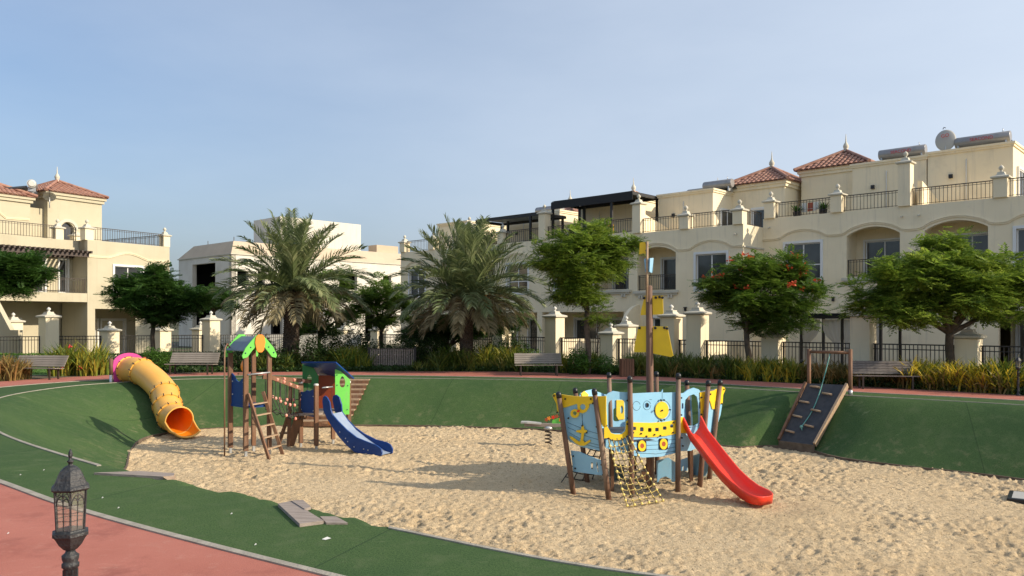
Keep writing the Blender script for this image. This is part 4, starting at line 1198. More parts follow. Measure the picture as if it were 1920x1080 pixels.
names = ['behind the left palm', 'behind the small round tree', 'in the shade between the palms', 'behind the right palm trunk', 'right of the right palm trunk',
         'behind the light green tree', 'behind the yellow sails', 'in the narrow gap of the pillar pair', 'under the red-flowered tree',
         'behind the climbing wall posts', 'right of the climbing wall behind the bench', 'at the right edge of the picture']
for i in range(len(rp)-1):
    a = FR(rp[i][0]+0.34); b = FR(rp[i+1][0]-0.34)
    iron_fence(a, b, 'black iron fence ' + names[i])
# left line
fence_pillar((-16.25, 43.0, 0), LA, 2.05, 'square cream pillar at the right end of the left garden fence')
FL = lambda t: Vector((-16.4-0.886*t, 43.0-0.464*t, 0))
lp = [(2.3, 1.5, 'short sunlit cream pillar left of the scroll wall, behind the small left tree trunk'), (4.75, 1.5, 'short shaded cream pillar in the middle of the left garden fence'),
      (7.45, 2.2, 'tall sunlit cream pillar behind the clump of canna, left garden'), (10.2, 2.2, 'tall cream pillar beyond the left edge')]
for t, hb, lb in lp: fence_pillar(FL(t), LA, hb, lb)
for a, b, lb in ((FL(2.0), Vector((-16.6, 42.8, 0)), 'black iron fence between the left tree trunk and the end pillar'), (FL(4.4), FL(2.65), 'black iron fence behind the small left tree'),
                 (FL(7.1), FL(5.1), 'black iron fence right of the tall left pillar'), (FL(9.85), FL(7.8), 'black iron fence at the left edge')):
    iron_fence(a, b, lb)
fence_pillar((-26.3, 42.0, 0), LA, 1.95, 'low-capped cream pillar farther back at the far left')
fence_pillar((-17.8, 45.5, 0), LA, 1.5, 'small cream pillar behind the left fence near its right end')
iron_fence((-15.9, 43.2, 0), (-10.3, 48.2, 0), 'black iron fence running behind the left palm trunk')
scroll_wall('scroll_wall', (-20.2, 47.2, 0), R(200), 1.9, 0.9, 2.2, 'small scroll garden wall behind the left tree', m=M['cream2'])
# garden walls by the unfinished villa and between gardens on the right
h = empty('garden_wall', (-16.3, 46.0, 0), R(3), 'grey rendered wall in front of the unfinished villa', 'wall')
mb = MB(); mb.box(0, 7.5, 0, 0.2, -0.2, 1.25); mb.build('wall', M['plaster'], h)
for u, lb in ((-7.4, 'behind the light green tree'), (0.0, 'behind the close pair of pillars'), (13.0, 'at the right edge')):
    b_ = FR(u, 0, 0.45)
    hh = empty('garden_wall', b_, A43, 'low cream dividing wall between gardens '+lb, 'garden wall', 'dividing walls of the gardens')
    L = 6.3; pts = [(0, -0.3), (L, -0.3), (L, 2.9)] + [(L-1.6*math.sin(R(9*i)), 2.9-1.7*(1-math.cos(R(9*i)))) for i in range(1, 11)] + [(0, 1.2)]
    mb = MB(); mb.plate([[(0, x, z) for x, z in pts]], (0.2, 0, 0)); mb.build('wall', M['cream'], hh)
fence_pillar(FR(-5.2, 0, 2.6), A43, 1.75, 'cream pillar inside the garden, hidden behind the light green tree trunk')
fence_pillar(FR(1.3, 0, 3.2), A43, 1.95, 'cream pillar inside the garden, right of the close pair and farther back')
# garden paving between fence and houses
flat('garden_paving', [tuple(FR(-25, 0, 0.35))[:2], tuple(FR(16, 0, 0.35))[:2], tuple(FR(16, 0, 9))[:2], tuple(FR(-25, 0, 9))[:2]], 0.01, M['paving'])
# curtained gazebo in the garden behind the climbing wall
gz = empty('garden_gazebo', FR(3.3, 0, 2.4), A43, 'black-framed gazebo with tied white curtains behind the climbing wall', 'gazebo')
me = MB(); me.box(-0.05, 0.05, -0.05, 0.05, 0, 2.15); me = me.mesh('post', M['pergola'])
for x in (0, 1.6, 3.0):
    for y in (0, 2.2): link('post', me, gz, (x, y, 0))
mb = MB(); mb.box(-0.15, 3.15, -0.15, 2.35, 2.15, 2.24); mb.box(0.1, 2.9, 0.1, 2.1, 2.24, 2.36); mb.build('roof', M['dark'], gz)
def curtain(x0, x1, xt, y):
    mb = MB(); n = 12; vs = []; fs = []
    for j in range(9):
        t = j/8; z = 2.13-1.75*t; pinch = math.exp(-((t-0.62)/0.22)**2)
        for i in range(n+1):
            s_ = i/n; x = x0+(x1-x0)*s_; x = x*(1-pinch*0.8)+xt*pinch*0.8
            vs.append((x, y+0.03*math.sin(i*2.1)*(1-0.5*pinch), z))
    for j in range(8):
        for i in range(n): fs.append((j*(n+1)+i, j*(n+1)+i+1, (j+1)*(n+1)+i+1, (j+1)*(n+1)+i))
    mb.add(vs, fs, 0, True); mb.build('curtain', M['curtain'], gz)
curtain(0.02, 0.75, 0.12, -0.03); curtain(0.85, 1.58, 1.48, -0.03); curtain(1.66, 2.3, 1.72, -0.03); curtain(2.35, 2.98, 2.9, -0.03)

# ------------------------------------------------------------------ benches
def bench(loc, ang, label, L=1.8, m=None):
    h = empty('park_bench', loc, ang, label, 'bench', 'slatted benches along the red path')
    m = m or M['slat']
    s = MB(); s.box(-L/2, L/2, -0.04, 0.04, -0.013, 0.013); sm = s.mesh('seat_slat', m)
    for i in range(5): link('seat_slat', sm, h, (0, -0.18+i*0.10, 0.40-0.005*i))
    for i in range(5):
        o = link('back_slat', sm, h, (0, 0.27+0.05*i, 0.47+i*0.078)); o.rotation_euler = (R(60), 0, 0)
    for x in (-L/2+0.22, L/2-0.22):
        mb = MB()
        mb.beam((x, -0.20, 0), (x, -0.20, 0.36), 0.05, 0.05); mb.beam((x, 0.24, 0), (x, 0.24, 0.36), 0.05, 0.05)
        mb.beam((x, -0.23, 0.365), (x, 0.26, 0.345), 0.045, 0.04); mb.beam((x, 0.28, 0.36), (x, 0.505, 0.80), 0.045, 0.025)
        mb.build('leg_frame', M['bronze'], h)
    return h
bench(P(64, 711, 0), R(-8), 'long pale slatted bench at the far left, in front of the canna clump', 1.95)
bench(P(358, 702, 0), R(-2), 'slatted bench against the hedge right of the yellow tube slide', 1.9)
bench(P(1010, 704, 0), R(3), 'shaded slatted bench under the palm planting, left of the ship', 1.8)
bench(P(1661, 729, 0), R(-10), 'slatted bench with shade painted into its slats, right of the climbing wall', 1.85, mat('bench_slats_painted_shade', (0.20, 0.17, 0.15), (0.14, 0.12, 0.105), 0.8, 10, 0.3, 60))  # darker copy of the slat colour, with the bench's shade painted in

# ------------------------------------------------------------------ barrier, crate, stake
h = empty('crowd_barrier', P(735, 693, 0), R(0), 'low grey metal barrier panel standing behind the path, between the palms', 'barrier')
mb = MB(); mb.box(-0.98, 0.98, -0.02, 0.02, 0.86, 0.90); mb.box(-0.98, 0.98, -0.02, 0.02, 0.14, 0.17); mb.build('rail', M['bronze'], h)
me = MB(); me.box(-0.045, 0.045, -0.045, 0.045, 0, 0.95); me = me.mesh('post', M['iron'])
for x in (-0.98, 0.98): link('post', me, h, (x, 0, 0))
me = MB(); me.box(-0.02, 0.02, -0.014, 0.014, 0, 0.7); me = me.mesh('slat', M['woodgrey'])
for i in range(25): link('slat', me, h, (-0.9+i*0.075, 0, 0.165))
h = empty('slatted_bin', P(1175, 706, 0), R(4), 'square wooden slatted bin in the planting left of the mast', 'bin')
mb = MB(); mb.box(-0.2, 0.2, -0.2, 0.2, 0.02, 0.6); mb.build('liner', M['dark'], h)
me = MB(); me.box(-0.04, 0.04, -0.012, 0.012, 0, 0.66); me = me.mesh('slat', M['wood'])
for k in range(4):
    for i in range(5):
        q = -0.19+i*0.095
        x, y, a = ((q, -0.22, 0), (0.22, q, 90), (q, 0.22, 0), (-0.22, q, 90))[k]
        link('slat', me, h, (x, y, 0.0), R(a))
h = empty('leaning_plank', P(648, 692, 0), R(0), 'short broken plank leaning in the bushes beside the left palm', 'plank')
mb = MB(); mb.beam((-0.1, 0, 0.0), (0.28, 0.3, 0.55), 0.12, 0.03, (0, 1, 0)); mb.build('plank', M['woodlight'], h)

# ------------------------------------------------------------------ lanterns
def lantern(loc, H, label, rot=0.0, detail=True, k=1.0):
    """six-sided cast-iron garden lantern; H = height of the post"""
    h = empty('garden_lantern', loc, rot, label, 'lantern', 'iron garden lanterns')
    mb = MB(); mb.lathe([(0.055, -0.1), (0.055, 0.04), (0.04, 0.06), (0.029, 0.08), (0.0275, H-0.075), (0.034, H-0.07), (0.034, H-0.055), (0.028, H-0.05), (0.033, H-0.035), (0.034, H-0.02), (0.022, H-0.01), (0.016, H+0.006)], 20)
    for a in range(8):
        an = a*math.pi/4; mb.box(0.026*math.cos(an)-0.0035, 0.026*math.cos(an)+0.0035, 0.026*math.sin(an)-0.0035, 0.026*math.sin(an)+0.0035, 0.1, H-0.08)
    mb.build('post', M['lamp'], h)
    z = H
    mb = MB(); mb.lathe([(0.016, z), (0.03, z+0.008), (0.05, z+0.03), (0.064, z+0.055), (0.072, z+0.066), (0.078, z+0.068), (0.078, z+0.082), (0.066, z+0.086), (0.062, z+0.092), (0.01, z+0.092)], 6, sm=False)
    mb.build('bowl', M['lamp'], h)
    zt = z+0.092; hg = 0.165; r0 = 0.058; r1 = 0.066
    fr = MB(); pts0 = [Vector((r0*math.cos(i*math.pi/3), r0*math.sin(i*math.pi/3), zt)) for i in range(6)]
    pts1 = [Vector((r1*math.cos(i*math.pi/3), r1*math.sin(i*math.pi/3), zt+hg)) for i in range(6)]
    for i in range(6): fr.beam(pts0[i], pts1[i], 0.008, 0.008)
    fr.build('cage', M['lamp'], h)
    for i in range(6):
        j = (i+1) % 6
        a0, b0, a1, b1 = pts0[i], pts0[j], pts1[i], pts1[j]
        def q(s, t): return (a0*(1-s)+b0*s)*(1-t)+(a1*(1-s)+b1*s)*t
        g = MB(); g.add([q(0.03,0.01), q(0.97,0.01), q(0.97,0.99), q(0.03,0.99)], [(0,1,2,3)]); pane = g.build('glass_pane', M['lampglass'], h, fix=False)
        t = MB()
        t.beam(q(0.5,0), q(0.5,0.97), 0.0028, 0.0028)
        for v_ in (0.26, 0.46, 0.66): t.beam(q(0.03,v_), q(0.97,v_), 0.0022, 0.0022)
        for (c, rr) in ((0.5, 0.42),):
            ar = [q(c+rr*math.cos(math.pi*k_/10), 0.66+0.26*math.sin(math.pi*k_/10)) for k_ in range(11)]
            t.tube(ar, 0.0022, 5)
        for sgn in (-1, 1):
            ar = [q(0.5+sgn*(0.42*k_/8), 0.66+0.28*math.sin(math.pi/2*(1-k_/8))*(1 if k_ else 1)) for k_ in range(9)]
            ar = [q(0.5+sgn*0.21+sgn*0.21*math.cos(math.pi*k_/8), 0.68+0.16*math.sin(math.pi*k_/8)) for k_ in range(9)]
            t.tube(ar, 0.0020, 5)
        t.build('tracery', M['lamp'], h)
    zr = zt+hg
    mb = MB(); mb.lathe([(0.068, zr), (0.074, zr+0.002), (0.083, zr+0.010), (0.080, zr+0.016), (0.070, zr+0.026), (0.063, zr+0.042), (0.060, zr+0.046), (0.055, zr+0.062), (0.043, zr+0.083), (0.028, zr+0.098), (0.012, zr+0.106), (0.009, zr+0.112)], 6, sm=False)
    mb.build('roof', M['lamp'], h)
    zf = zr+0.110
    mb = MB(); mb.lathe([(0.009, zf), (0.008, zf+0.006), (0.013, zf+0.010), (0.014, zf+0.014), (0.007, zf+0.019), (0.006, zf+0.028), (0.009, zf+0.036), (0.0085, zf+0.046), (0.006, zf+0.056), (0.001, zf+0.066)], 12)
    mb.build('finial', M['lamp'], h)
    return h
# near lantern: top of finial about 1.55 m
lantern((-1.885, 3.40, 0), 1.55-0.433, 'weathered black garden lantern on a fluted post in the left foreground', R(-1))
lantern(tuple(P(1909, 742, 0)), 0.70, 'small black garden lantern among golden plants at the right edge', R(10))
h = empty('spotlight_stake', P(1503, 716, 0), 0, 'short black path light standing in the plants left of the climbing wall', 'path light')
mb = MB(); mb.lathe([(0.03, 0), (0.025, 0.05), (0.02, 0.62), (0.06, 0.66), (0.07, 0.72), (0.02, 0.76)], 10); mb.build('post', M['iron'], h)

# ------------------------------------------------------------------ loose boards near the rim and plate
def zboard(name, px, z, th, label, m, cat='board'):
    pts = [P(x, y, z) for x, y in px]
    c = sum(pts, Vector())/len(pts)
    h = empty(name, (c.x, c.y, z), 0, label, cat)
    mb = MB(); mb.plate([pts], (0, 0, -th)); mb.build('board', m, h, world=True)
    return h
h = zboard('loose_board', [(176, 886), (262, 883), (327, 887), (326, 891), (305, 893.5)], 0.03, 0.05, 'long weathered board lying at the torn turf edge near the lantern', M['woodgrey'])
mb = MB(); mb.plate([[P(305, 894, 0.03), P(327, 888, 0.03), P(329, 902, -0.02), P(320, 904, -0.02)]], (0, 0.03, -0.04)); mb.build('broken_end', M['woodlight'], h, world=True)
h = zboard('loose_board', [(521, 944), (546, 939), (607, 976), (562, 982)], 0.035, 0.045, 'wide weathered board lying across the torn turf edge, middle foreground', M['woodgrey'])
mb = MB(); mb.plate([[P(546, 938.5, 0.045), P(568, 937, 0.045), P(583, 950, 0.045), P(571, 954, 0.045)]], (0, 0, -0.03)); mb.build('second_board', M['woodgrey'], h, world=True)
zboard('loose_board', [(600, 968), (630, 968), (652, 980), (612, 980)], 0.02, 0.03, 'small board piece half under sand beside the wide board', M['woodgrey'])
h = empty('rubber_edged_plate', P(1946, 935, -1.43), R(-35), 'grey plate with black edge lying in the sand at the right edge', 'plate')
mb = MB(); mb.box(-0.5, 0.9, -0.45, 0.45, -0.1, 0.03); mb.build('edge', M['bolt'], h, bevel=0.01)
mb = MB(); mb.box(-0.42, 0.82, -0.37, 0.37, 0.0, 0.036); mb.build('plate', M['dish'], h)
# pale litter on the turf
for i, (x, y) in enumerate(((82, 882), (192, 934), (222, 953), (434, 964), (479, 1022), (38, 891), (612, 1011), (15, 1001))):
    p = P(x, y, 0.004); r = random.Random(i)
    mb = MB(); w = 0.011 if i != 6 else 0.045
    mb.add([(p.x-w, p.y, 0.004), (p.x, p.y-w*0.7, 0.006), (p.x+w, p.y+0.005, 0.012), (p.x, p.y+w*0.7, 0.02)], [(0,1,2,3)])
    o = mb.build('paper_scrap', M['litter']); lbs = ['white scrap on the turf left of the lantern top', 'white scrap on the turf just right of the lantern cage', 'white scrap on the turf right of the lantern, nearer the kerb',
        'white scrap on the turf in the middle of the band', 'white scrap on the turf close to the red path kerb, centre', 'white scrap near the left edge above the kerb', 'larger pale scrap below the wide loose board', 'white scrap on the red path at the lower left']
    tag(o, lbs[i], 'litter', 'pale scraps on the turf')

# ------------------------------------------------------------------ climbing wall on the slope
cw = empty('climbing_ramp', P(1495, 850, -1.45), 0, 'black climbing ramp with wooden holds, timber frame and teal rope', 'climbing ramp')
TL = Vector((8.50, 23.02, 0.27)); TR = Vector((9.38, 22.30, 0.28)); BR = Vector((8.14, 21.42, -1.26)); BL = Vector((7.46, 22.24, -1.26))
nrm = (TR-TL).cross(BL-TL).normalized()
if nrm.z < 0: nrm = -nrm
mb = MB(); mb.plate([[TL, TR, BR, BL]], -nrm*0.06); mb.build('deck', M['rubber'], cw, world=True)
mb = MB(); mb.beam(TR+nrm*0.0, BR+nrm*0.0, 0.06, 0.17, nrm); mb.build('side_rail', M['woodlight'], cw, world=True)
mb = MB(); mb.beam(TL, BL, 0.06, 0.17, nrm); mb.build('side_rail', M['wood'], cw, world=True)
mb = MB(); mb.plate([[BL, BR, BR+Vector((0, 0, -0.3)), BL+Vector((0, 0, -0.3))]], (-0.03, -0.04, 0)); mb.build('front_board', M['kerbwood'], cw, world=True)
def onr(s, t, h_=0.0): return (TL*(1-s)+TR*s)*(1-t)+(BL*(1-s)+BR*s)*t + nrm*h_
for s, t in ((0.28, 0.06), (0.66, 0.17), (0.20, 0.33), (0.60, 0.46), (0.20, 0.58), (0.62, 0.72), (0.2, 0.84)):
    mb = MB(); a = onr(s-0.13, t+0.0, 0.05); b = onr(s+0.13, t+0.02, 0.05); mb.tube([a, b], 0.03, 8); mb.build('hold', M['woodlight'], cw, world=True)
pl = P(1519, 738, -0.05) ; pr = P(1594, 741, 0.0)
pl = Vector((8.62, 23.12, 0)); pr = Vector((9.5, 22.36, 0))
for q, nm in ((pl, 'post'), (pr, 'post')):
    mb = MB(); mb.tube([q+Vector((0, 0, -0.25)), q+Vector((0, 0, 1.28 if q is pr else 1.26))], 0.055, 10); mb.build('post', M['wood'], cw, world=True)
mb = MB(); mb.lathe([(0.06, 0), (0.06, 0.16)], 10, (pr.x, pr.y, -0.02)); mb.build('post_foot', M['steel'], cw, world=True)
mb = MB(); mb.tube([pl+Vector((0, 0, 1.18)), pr+Vector((0, 0, 1.18))], 0.045, 10); mb.build('crossbar', M['wood'], cw, world=True)
mid = pl.lerp(pr, 0.52)+Vector((0, 0, 1.16)); end = onr(0.45, 0.76, 0.06)
mb = MB(); pts = [mid.lerp(end, i/16)+Vector((0, 0, -0.42*math.sin(math.pi*i/16)*(1-0.25*i/16))) for i in range(17)]
for i in range(17):
    # keep the rope above the deck
    dd = (pts[i]-TL).dot(nrm)
    if dd < 0.03: pts[i] = pts[i]+nrm*(0.03-dd)
mb.tube(pts, 0.014, 6); mb.build('rope', M['ropeg'], cw, world=True)
mb = MB(); mb.ball(end, 0.05, 8); mb.tube([end, end+Vector((-0.03, -0.12, -0.08))], 0.012, 5); mb.build('rope_knot', M['ropeg'], cw, world=True)

# ------------------------------------------------------------------ steps down the slope
st = empty('slope_steps', (-5.9, 27.8, -1.4), 0, 'flight of timber steps down the green slope behind the playhouse', 'steps')
for k in range(9):
    z = -0.03-0.15*k; y = 28.75-0.27*k; xo = -5.12-0.035*k
    mb = MB(); mb.box(xo-1.75, xo, y-0.27, y+0.02, z-0.035, z+0.005); mb.build('tread', M['woodlight'], st, world=True)
    mb = MB(); mb.box(xo-1.75, xo-0.01, y-0.27, y-0.235, z-0.19, z-0.036); mb.build('riser', M['wood'], st, world=True)

# ------------------------------------------------------------------ tube slide
ts = empty('tube_slide', P(300, 800, -1.2), 0, 'yellow segmented tube slide with magenta entrance panel on the left slope', 'slide')
wp = [PD(242, 694, 27.4), PD(262, 695, 27.05), PD(287, 712, 26.6), PD(307, 735, 26.1), PD(313, 757, 25.6), PD(320, 778, 25.1), PD(336, 789, 24.6)]
path = spline(wp, 6, closed=False)
r0 = 0.43
def ring_frame(i):
    p = path[i]; t = (path[min(i+1, len(path)-1)]-path[max(i-1, 0)]).normalized()
    a = t.cross(Vector((0, 0, 1))).normalized(); b = a.cross(t).normalized()
    return p, t, a, b
segs = [0, 7, 19, 25, 31, 36]
n = 28
for k in range(len(segs)-1):
    mb = MB(); i0, i1 = segs[k], segs[k+1]; vs = []; fs = []; rows = 0
    sub = list(range(i0, i1+1))
    for i in sub:
        p, t, a, b = ring_frame(i)
        vs += [p+(a*math.cos(2*math.pi*j/n)+b*math.sin(2*math.pi*j/n))*r0 for j in range(n)]
    m_ = len(sub)
    for i in sub:
        p, t, a, b = ring_frame(i)
        vs += [p+(a*math.cos(2*math.pi*j/n)+b*math.sin(2*math.pi*j/n))*(r0-0.015) for j in range(n)]
    for q in range(m_-1):
        for j in range(n):
            fs.append((q*n+j, q*n+(j+1)%n, (q+1)*n+(j+1)%n, (q+1)*n+j))
            fs.append(((m_+q)*n+j, (m_+q+1)*n+j, (m_+q+1)*n+(j+1)%n, (m_+q)*n+(j+1)%n))
    mb.add(vs, fs[0::2], 0, True); mb.add(vs, fs[1::2], 1, True)
    seg = mb.build('tube_segment', [M['tube'], M['tubein']], ts, world=True, fix=False)
for k in segs[:-1]:
    p, t, a, b = ring_frame(k)
    mb = MB(); vs = []
    for off, rr in ((-0.035, r0), (-0.035, r0+0.035), (0.035, r0+0.035), (0.035, r0)):
        vs += [p+t*off+(a*math.cos(2*math.pi*j/48)+b*math.sin(2*math.pi*j/48))*rr for j in range(48)]
    fs = [(q*48+j, q*48+(j+1)%48, (q+1)*48+(j+1)%48, (q+1)*48+j) for q in range(3) for j in range(48)]
    mb.add(vs, fs, 0, False); fl = mb.build('flange', M['tube'], ts, world=True)
    bm_ = MB()
    for j in range(12):
        an = 2*math.pi*j/12+0.2; q = p+(a*math.cos(an)+b*math.sin(an))*(r0+0.03); bm_.tube([q-t*0.06, q+t*0.06], 0.016, 6)
    bm_.build('bolts', M['bronze'], fl, world=True)
# open exit: lip ring and scooped chute
pe, te, ae, be = ring_frame(len(path)-1)
mb = MB(); mb.tube([pe+(ae*math.cos(2*math.pi*j/32)+be*math.sin(2*math.pi*j/32))*(r0) for j in range(32)], 0.025, 6, closed=True); mb.build('lip', M['tube'], ts, world=True)
mb = MB(); vs = []; rows = 9; nc = 18
flat_t = Vector((te.x, te.y, 0)).normalized()
for q in range(rows):
    u = q/(rows-1)
    c = pe + te*(0.0) + flat_t*(0.62*u) + Vector((0, 0, -0.17*math.sin(u*math.pi/2)))
    lip = 0.25*(1-u)**1.5 + 0.06*math.sin(u*math.pi)     # side walls get lower
    half = (math.pi*0.5)*(0.98-0.25*u)
    rr = r0*(1-0.02*u)
    for j in range(nc+1):
        an = -math.pi/2-half+2*half*j/nc
        vs.append(c+ae*math.cos(an)*rr + Vector((0, 0, 1))*(math.sin(an)*rr*(1-0.35*u)))
base_n = len(vs)
for v in vs[:]:
    vs.append(v+Vector((0, 0, 0.025)))
fs = []; fi = []
for q in range(rows-1):
    for j in range(nc):
        a_ = q*(nc+1)+j
        fs.append((a_, a_+1, a_+nc+2, a_+nc+1)); fi.append((base_n+a_, base_n+a_+nc+1, base_n+a_+nc+2, base_n+a_+1))
mb.add(vs, fs, 0, True); mb.add(vs, fi, 1, True)
edge = [vs[q*(nc+1)] for q in range(rows)]+[vs[(rows-1)*(nc+1)+j] for j in range(1, nc+1)]+[vs[q*(nc+1)+nc] for q in range(rows-2, -1, -1)]
mb.tube(edge, 0.03, 6)
mb.build('chute', [M['tube'], M['tubein']], ts, world=True, fix=False)
# entrance panel and posts
pc, tt, aa, bb = ring_frame(0)
pc = pc+Vector((0, 0, 0.02)) - tt*0.02
nv = Vector((tt.x, tt.y, 0)).normalized(); sv_ = nv.cross(Vector((0, 0, 1))).normalized()
def pp(x, z): return Vector((pc.x, pc.y, 0))+sv_*x+Vector((0, 0, z))
out = [pp(-0.52, -0.02), pp(0.52, -0.02), pp(0.56, 0.55)]+[pp(0.56*math.cos(R(i*15)), 0.62+0.35*math.sin(R(i*15))) for i in range(1, 12)]+[pp(-0.56, 0.55)]
hole = [pp(0.36*math.cos(R(i*20)), 0.46+0.40*math.sin(R(i*20))) for i in range(18)]
mb = MB(); mb.plate([out, hole], -nv*0.03); mb.build('entrance_panel', M['pink'], ts, world=True)
for sx in (-0.60, 0.60):
    q = pp(sx, 0)-nv*0.05
    mb = MB(); mb.tube([q+Vector((0, 0, 0.25)), q+Vector((0, 0, 0.80))], 0.06, 10); mb.build('post', M['redpanel'] if sx < 0 else M['wood'], ts, world=True)
    mb = MB(); mb.tube([q+Vector((0, 0, -0.3)), q+Vector((0, 0, 0.25))], 0.055, 10); mb.build('post_foot', M['steel'], ts, world=True)
ex = pe+flat_t*0.3; mb = MB(); mb.tube([ex+Vector((0, 0, -0.56)), ex+Vector((0, 0, -0.95))], 0.04, 8); mb.build('support', M['steel'], ts, world=True)

# ------------------------------------------------------------------ spring see-saw
ss = empty('spring_rocker', P(1028, 834, -1.48), R(-6), 'spring rocker with grey beam and red and orange flower grips, left of the ship', 'spring rocker')
mb = MB(); mb.tube([(0.09*math.cos(t*0.6), 0.09*math.sin(t*0.6), 0.02+t*0.0098) for t in range(0, 46)], 0.02, 6); mb.build('spring', M['bronze'], ss)
mb = MB(); mb.lathe([(0.13, 0.45), (0.13, 0.50), (0.1, 0.54)], 12); mb.build('spring_plate', M['steel'], ss)
mb = MB(); mb.beam((-0.68, 0, 0.57), (0.72, 0, 0.57), 0.16, 0.09); mb.build('beam', M['woodgrey'], ss)
mb = MB(); mb.plate([[(-0.78, -0.14, 0.66), (-0.6, -0.16, 0.66), (-0.2, -0.12, 0.63), (-0.2, 0.12, 0.63), (-0.6, 0.16, 0.66), (-0.78, 0.14, 0.66)]], (0, 0, -0.04)); mb.build('seat', M['dish'], ss)
mb = MB(); mb.plate([[(0.1, 0, 0.6), (0.42, 0, 0.6), (0.44, 0, 0.7), (0.3, 0, 0.76), (0.12, 0, 0.72)]], (0, 0.03, 0)); mb.build('green_panel', M['green'], ss)
for x, z, m_ in ((-0.05, 0.72, M['redpanel']), (0.02, 0.76, M['orange']), (0.14, 0.79, M['red']), (0.24, 0.82, M['redpanel']), (0.36, 0.72, M['orange']), (0.5, 0.68, M['red'])):
    mb = MB(); mb.plate([[(x+0.05*(1+0.3*math.cos(5*a))*math.cos(a), -0.02, z+0.05*(1+0.3*math.cos(5*a))*math.sin(a)) for a in [2*math.pi*i/20 for i in range(20)]]], (0, 0.03, 0)); mb.build('flower_grip', m_, ss)

# ------------------------------------------------------------------ climbing tower with bridge, playhouse and blue slide
SZ = -1.5
tw = empty('play_tower', (-7.1, 21.6, SZ), 0, 'timber play tower with ladder, rope bridge, lime green playhouse and dark blue slide', 'play structure')
b0 = Vector((-7.02, 21.0, 0)); ex_ = Vector((0.62, 0.42, 0)).normalized(); ey_ = Vector((-0.42, 0.62, 0)).normalized()
W1 = 0.72
tb, tc_, ta, td = b0, b0+ex_*0.62, b0+ey_*0.92, b0+ey_*0.92+ex_*0.62
ta = Vector((-7.62, 21.55, 0)); td = ta+(tc_-tb)
def tp(u, v, z):   # u along b->c (0..1), v along b->a
    return tb+(tc_-tb)*u+(ta-tb)*v+Vector((0, 0, z))
def post(p, z0, z1, w=0.095, m='wood', name='post', parent=tw):
    mb = MB(Matrix.Translation((p.x, p.y, 0)) @ Matrix.Rotation(math.atan2(ex_.y, ex_.x), 4, 'Z')); mb.box(-w/2, w/2, -w/2, w/2, z0, z1)
    return mb.build(name, M[m], parent, world=True, bevel=0.008)
ZT = 1.26
post(tb, SZ+0.15, ZT, 0.12); post(tc_, SZ+0.15, ZT+0.02, 0.11); post(ta, SZ+0.15, ZT-0.05, 0.12); post(td, SZ+0.15, ZT, 0.11)
for q in (tb, tc_, ta, td):
    post(q, SZ-0.1, SZ+0.16, 0.07, 'steel', 'post_foot')
DK = -0.16
mb = MB(); mb.plate([[tp(-0.02, -0.02, DK), tp(1.02, -0.02, DK), tp(1.02, 1.02, DK), tp(-0.02, 1.02, DK)]], (0, 0, -0.06)); mb.build('deck', M['blue'], tw, world=True)
# left side panel with cut-out top edge
pan = [(0.04, -0.10), (0.10, -0.18), (0.9, -0.18), (0.96, -0.10), (0.96, 0.70), (0.80, 0.64), (0.60, 0.50), (0.45, 0.46), (0.2, 0.58), (0.04, 0.58)]
nL = ((ta-tb).cross(Vector((0, 0, 1)))).normalized()
mb = MB(); mb.plate([[tp(0, v, z-0.02) for v, z in pan]], nL*0.03); mb.build('side_panel', M['blue'], tw, world=True)
mb = MB()
for v in (0.15, 0.85):
    for z in (0.1, 0.45): q = tp(0, v, z)-nL*0.0; mb.ball(q+nL*0.0, 0.022, 8)
mb.build('panel_bolts', M['steel'], tw, world=True)
mb = MB(); mb.ball(tp(0.05, 0.16, 0.88), 0.10, 12, sz=1.7); mb.build('turning_knob', M['orange'], tw, world=True)
# silver grab bar and wooden shelf over the ladder
mb = MB(); mb.tube([tp(0.02, -0.08, 0.66), tp(0.98, -0.08, 0.70)], 0.02, 10); mb.build('grab_bar', M['steel'], tw, world=True)
mb = MB(); mb.beam(tp(0.0, 0.5, 0.66), tp(1.0, 0.5, 0.60), 0.09, 0.04); mb.build('crossbeam', M['wood'], tw, world=True)
# ladder leaning to the front right
def lad(s): 
    a = PD(465+s*28, 738-4*s, 20.95+0.3*s); b = PD(505+s*26, 861-7*s, 20.15+0.25*s)
    return a, b
for s in (0, 1):
    a, b = lad(s); b = Vector((b.x, b.y, SZ+0.0)) if False else P(505+s*25, 862-9*s, SZ)
    mb = MB(); mb.beam(a, b, 0.05, 0.09); mb.build('ladder_rail', M['wood'], tw, world=True, bevel=0.006)
for t in (0.18, 0.35, 0.52, 0.69, 0.86):
    pa = lad(0)[0].lerp(P(505, 862, SZ), t); pb = lad(1)[0].lerp(P(530, 853, SZ), t)
    mb = MB(); mb.beam(pa+Vector((0, 0, 0.02)), pb+Vector((0, 0, 0.02)), 0.09, 0.03); mb.build('ladder_rung', M['woodlight'], tw, world=True)
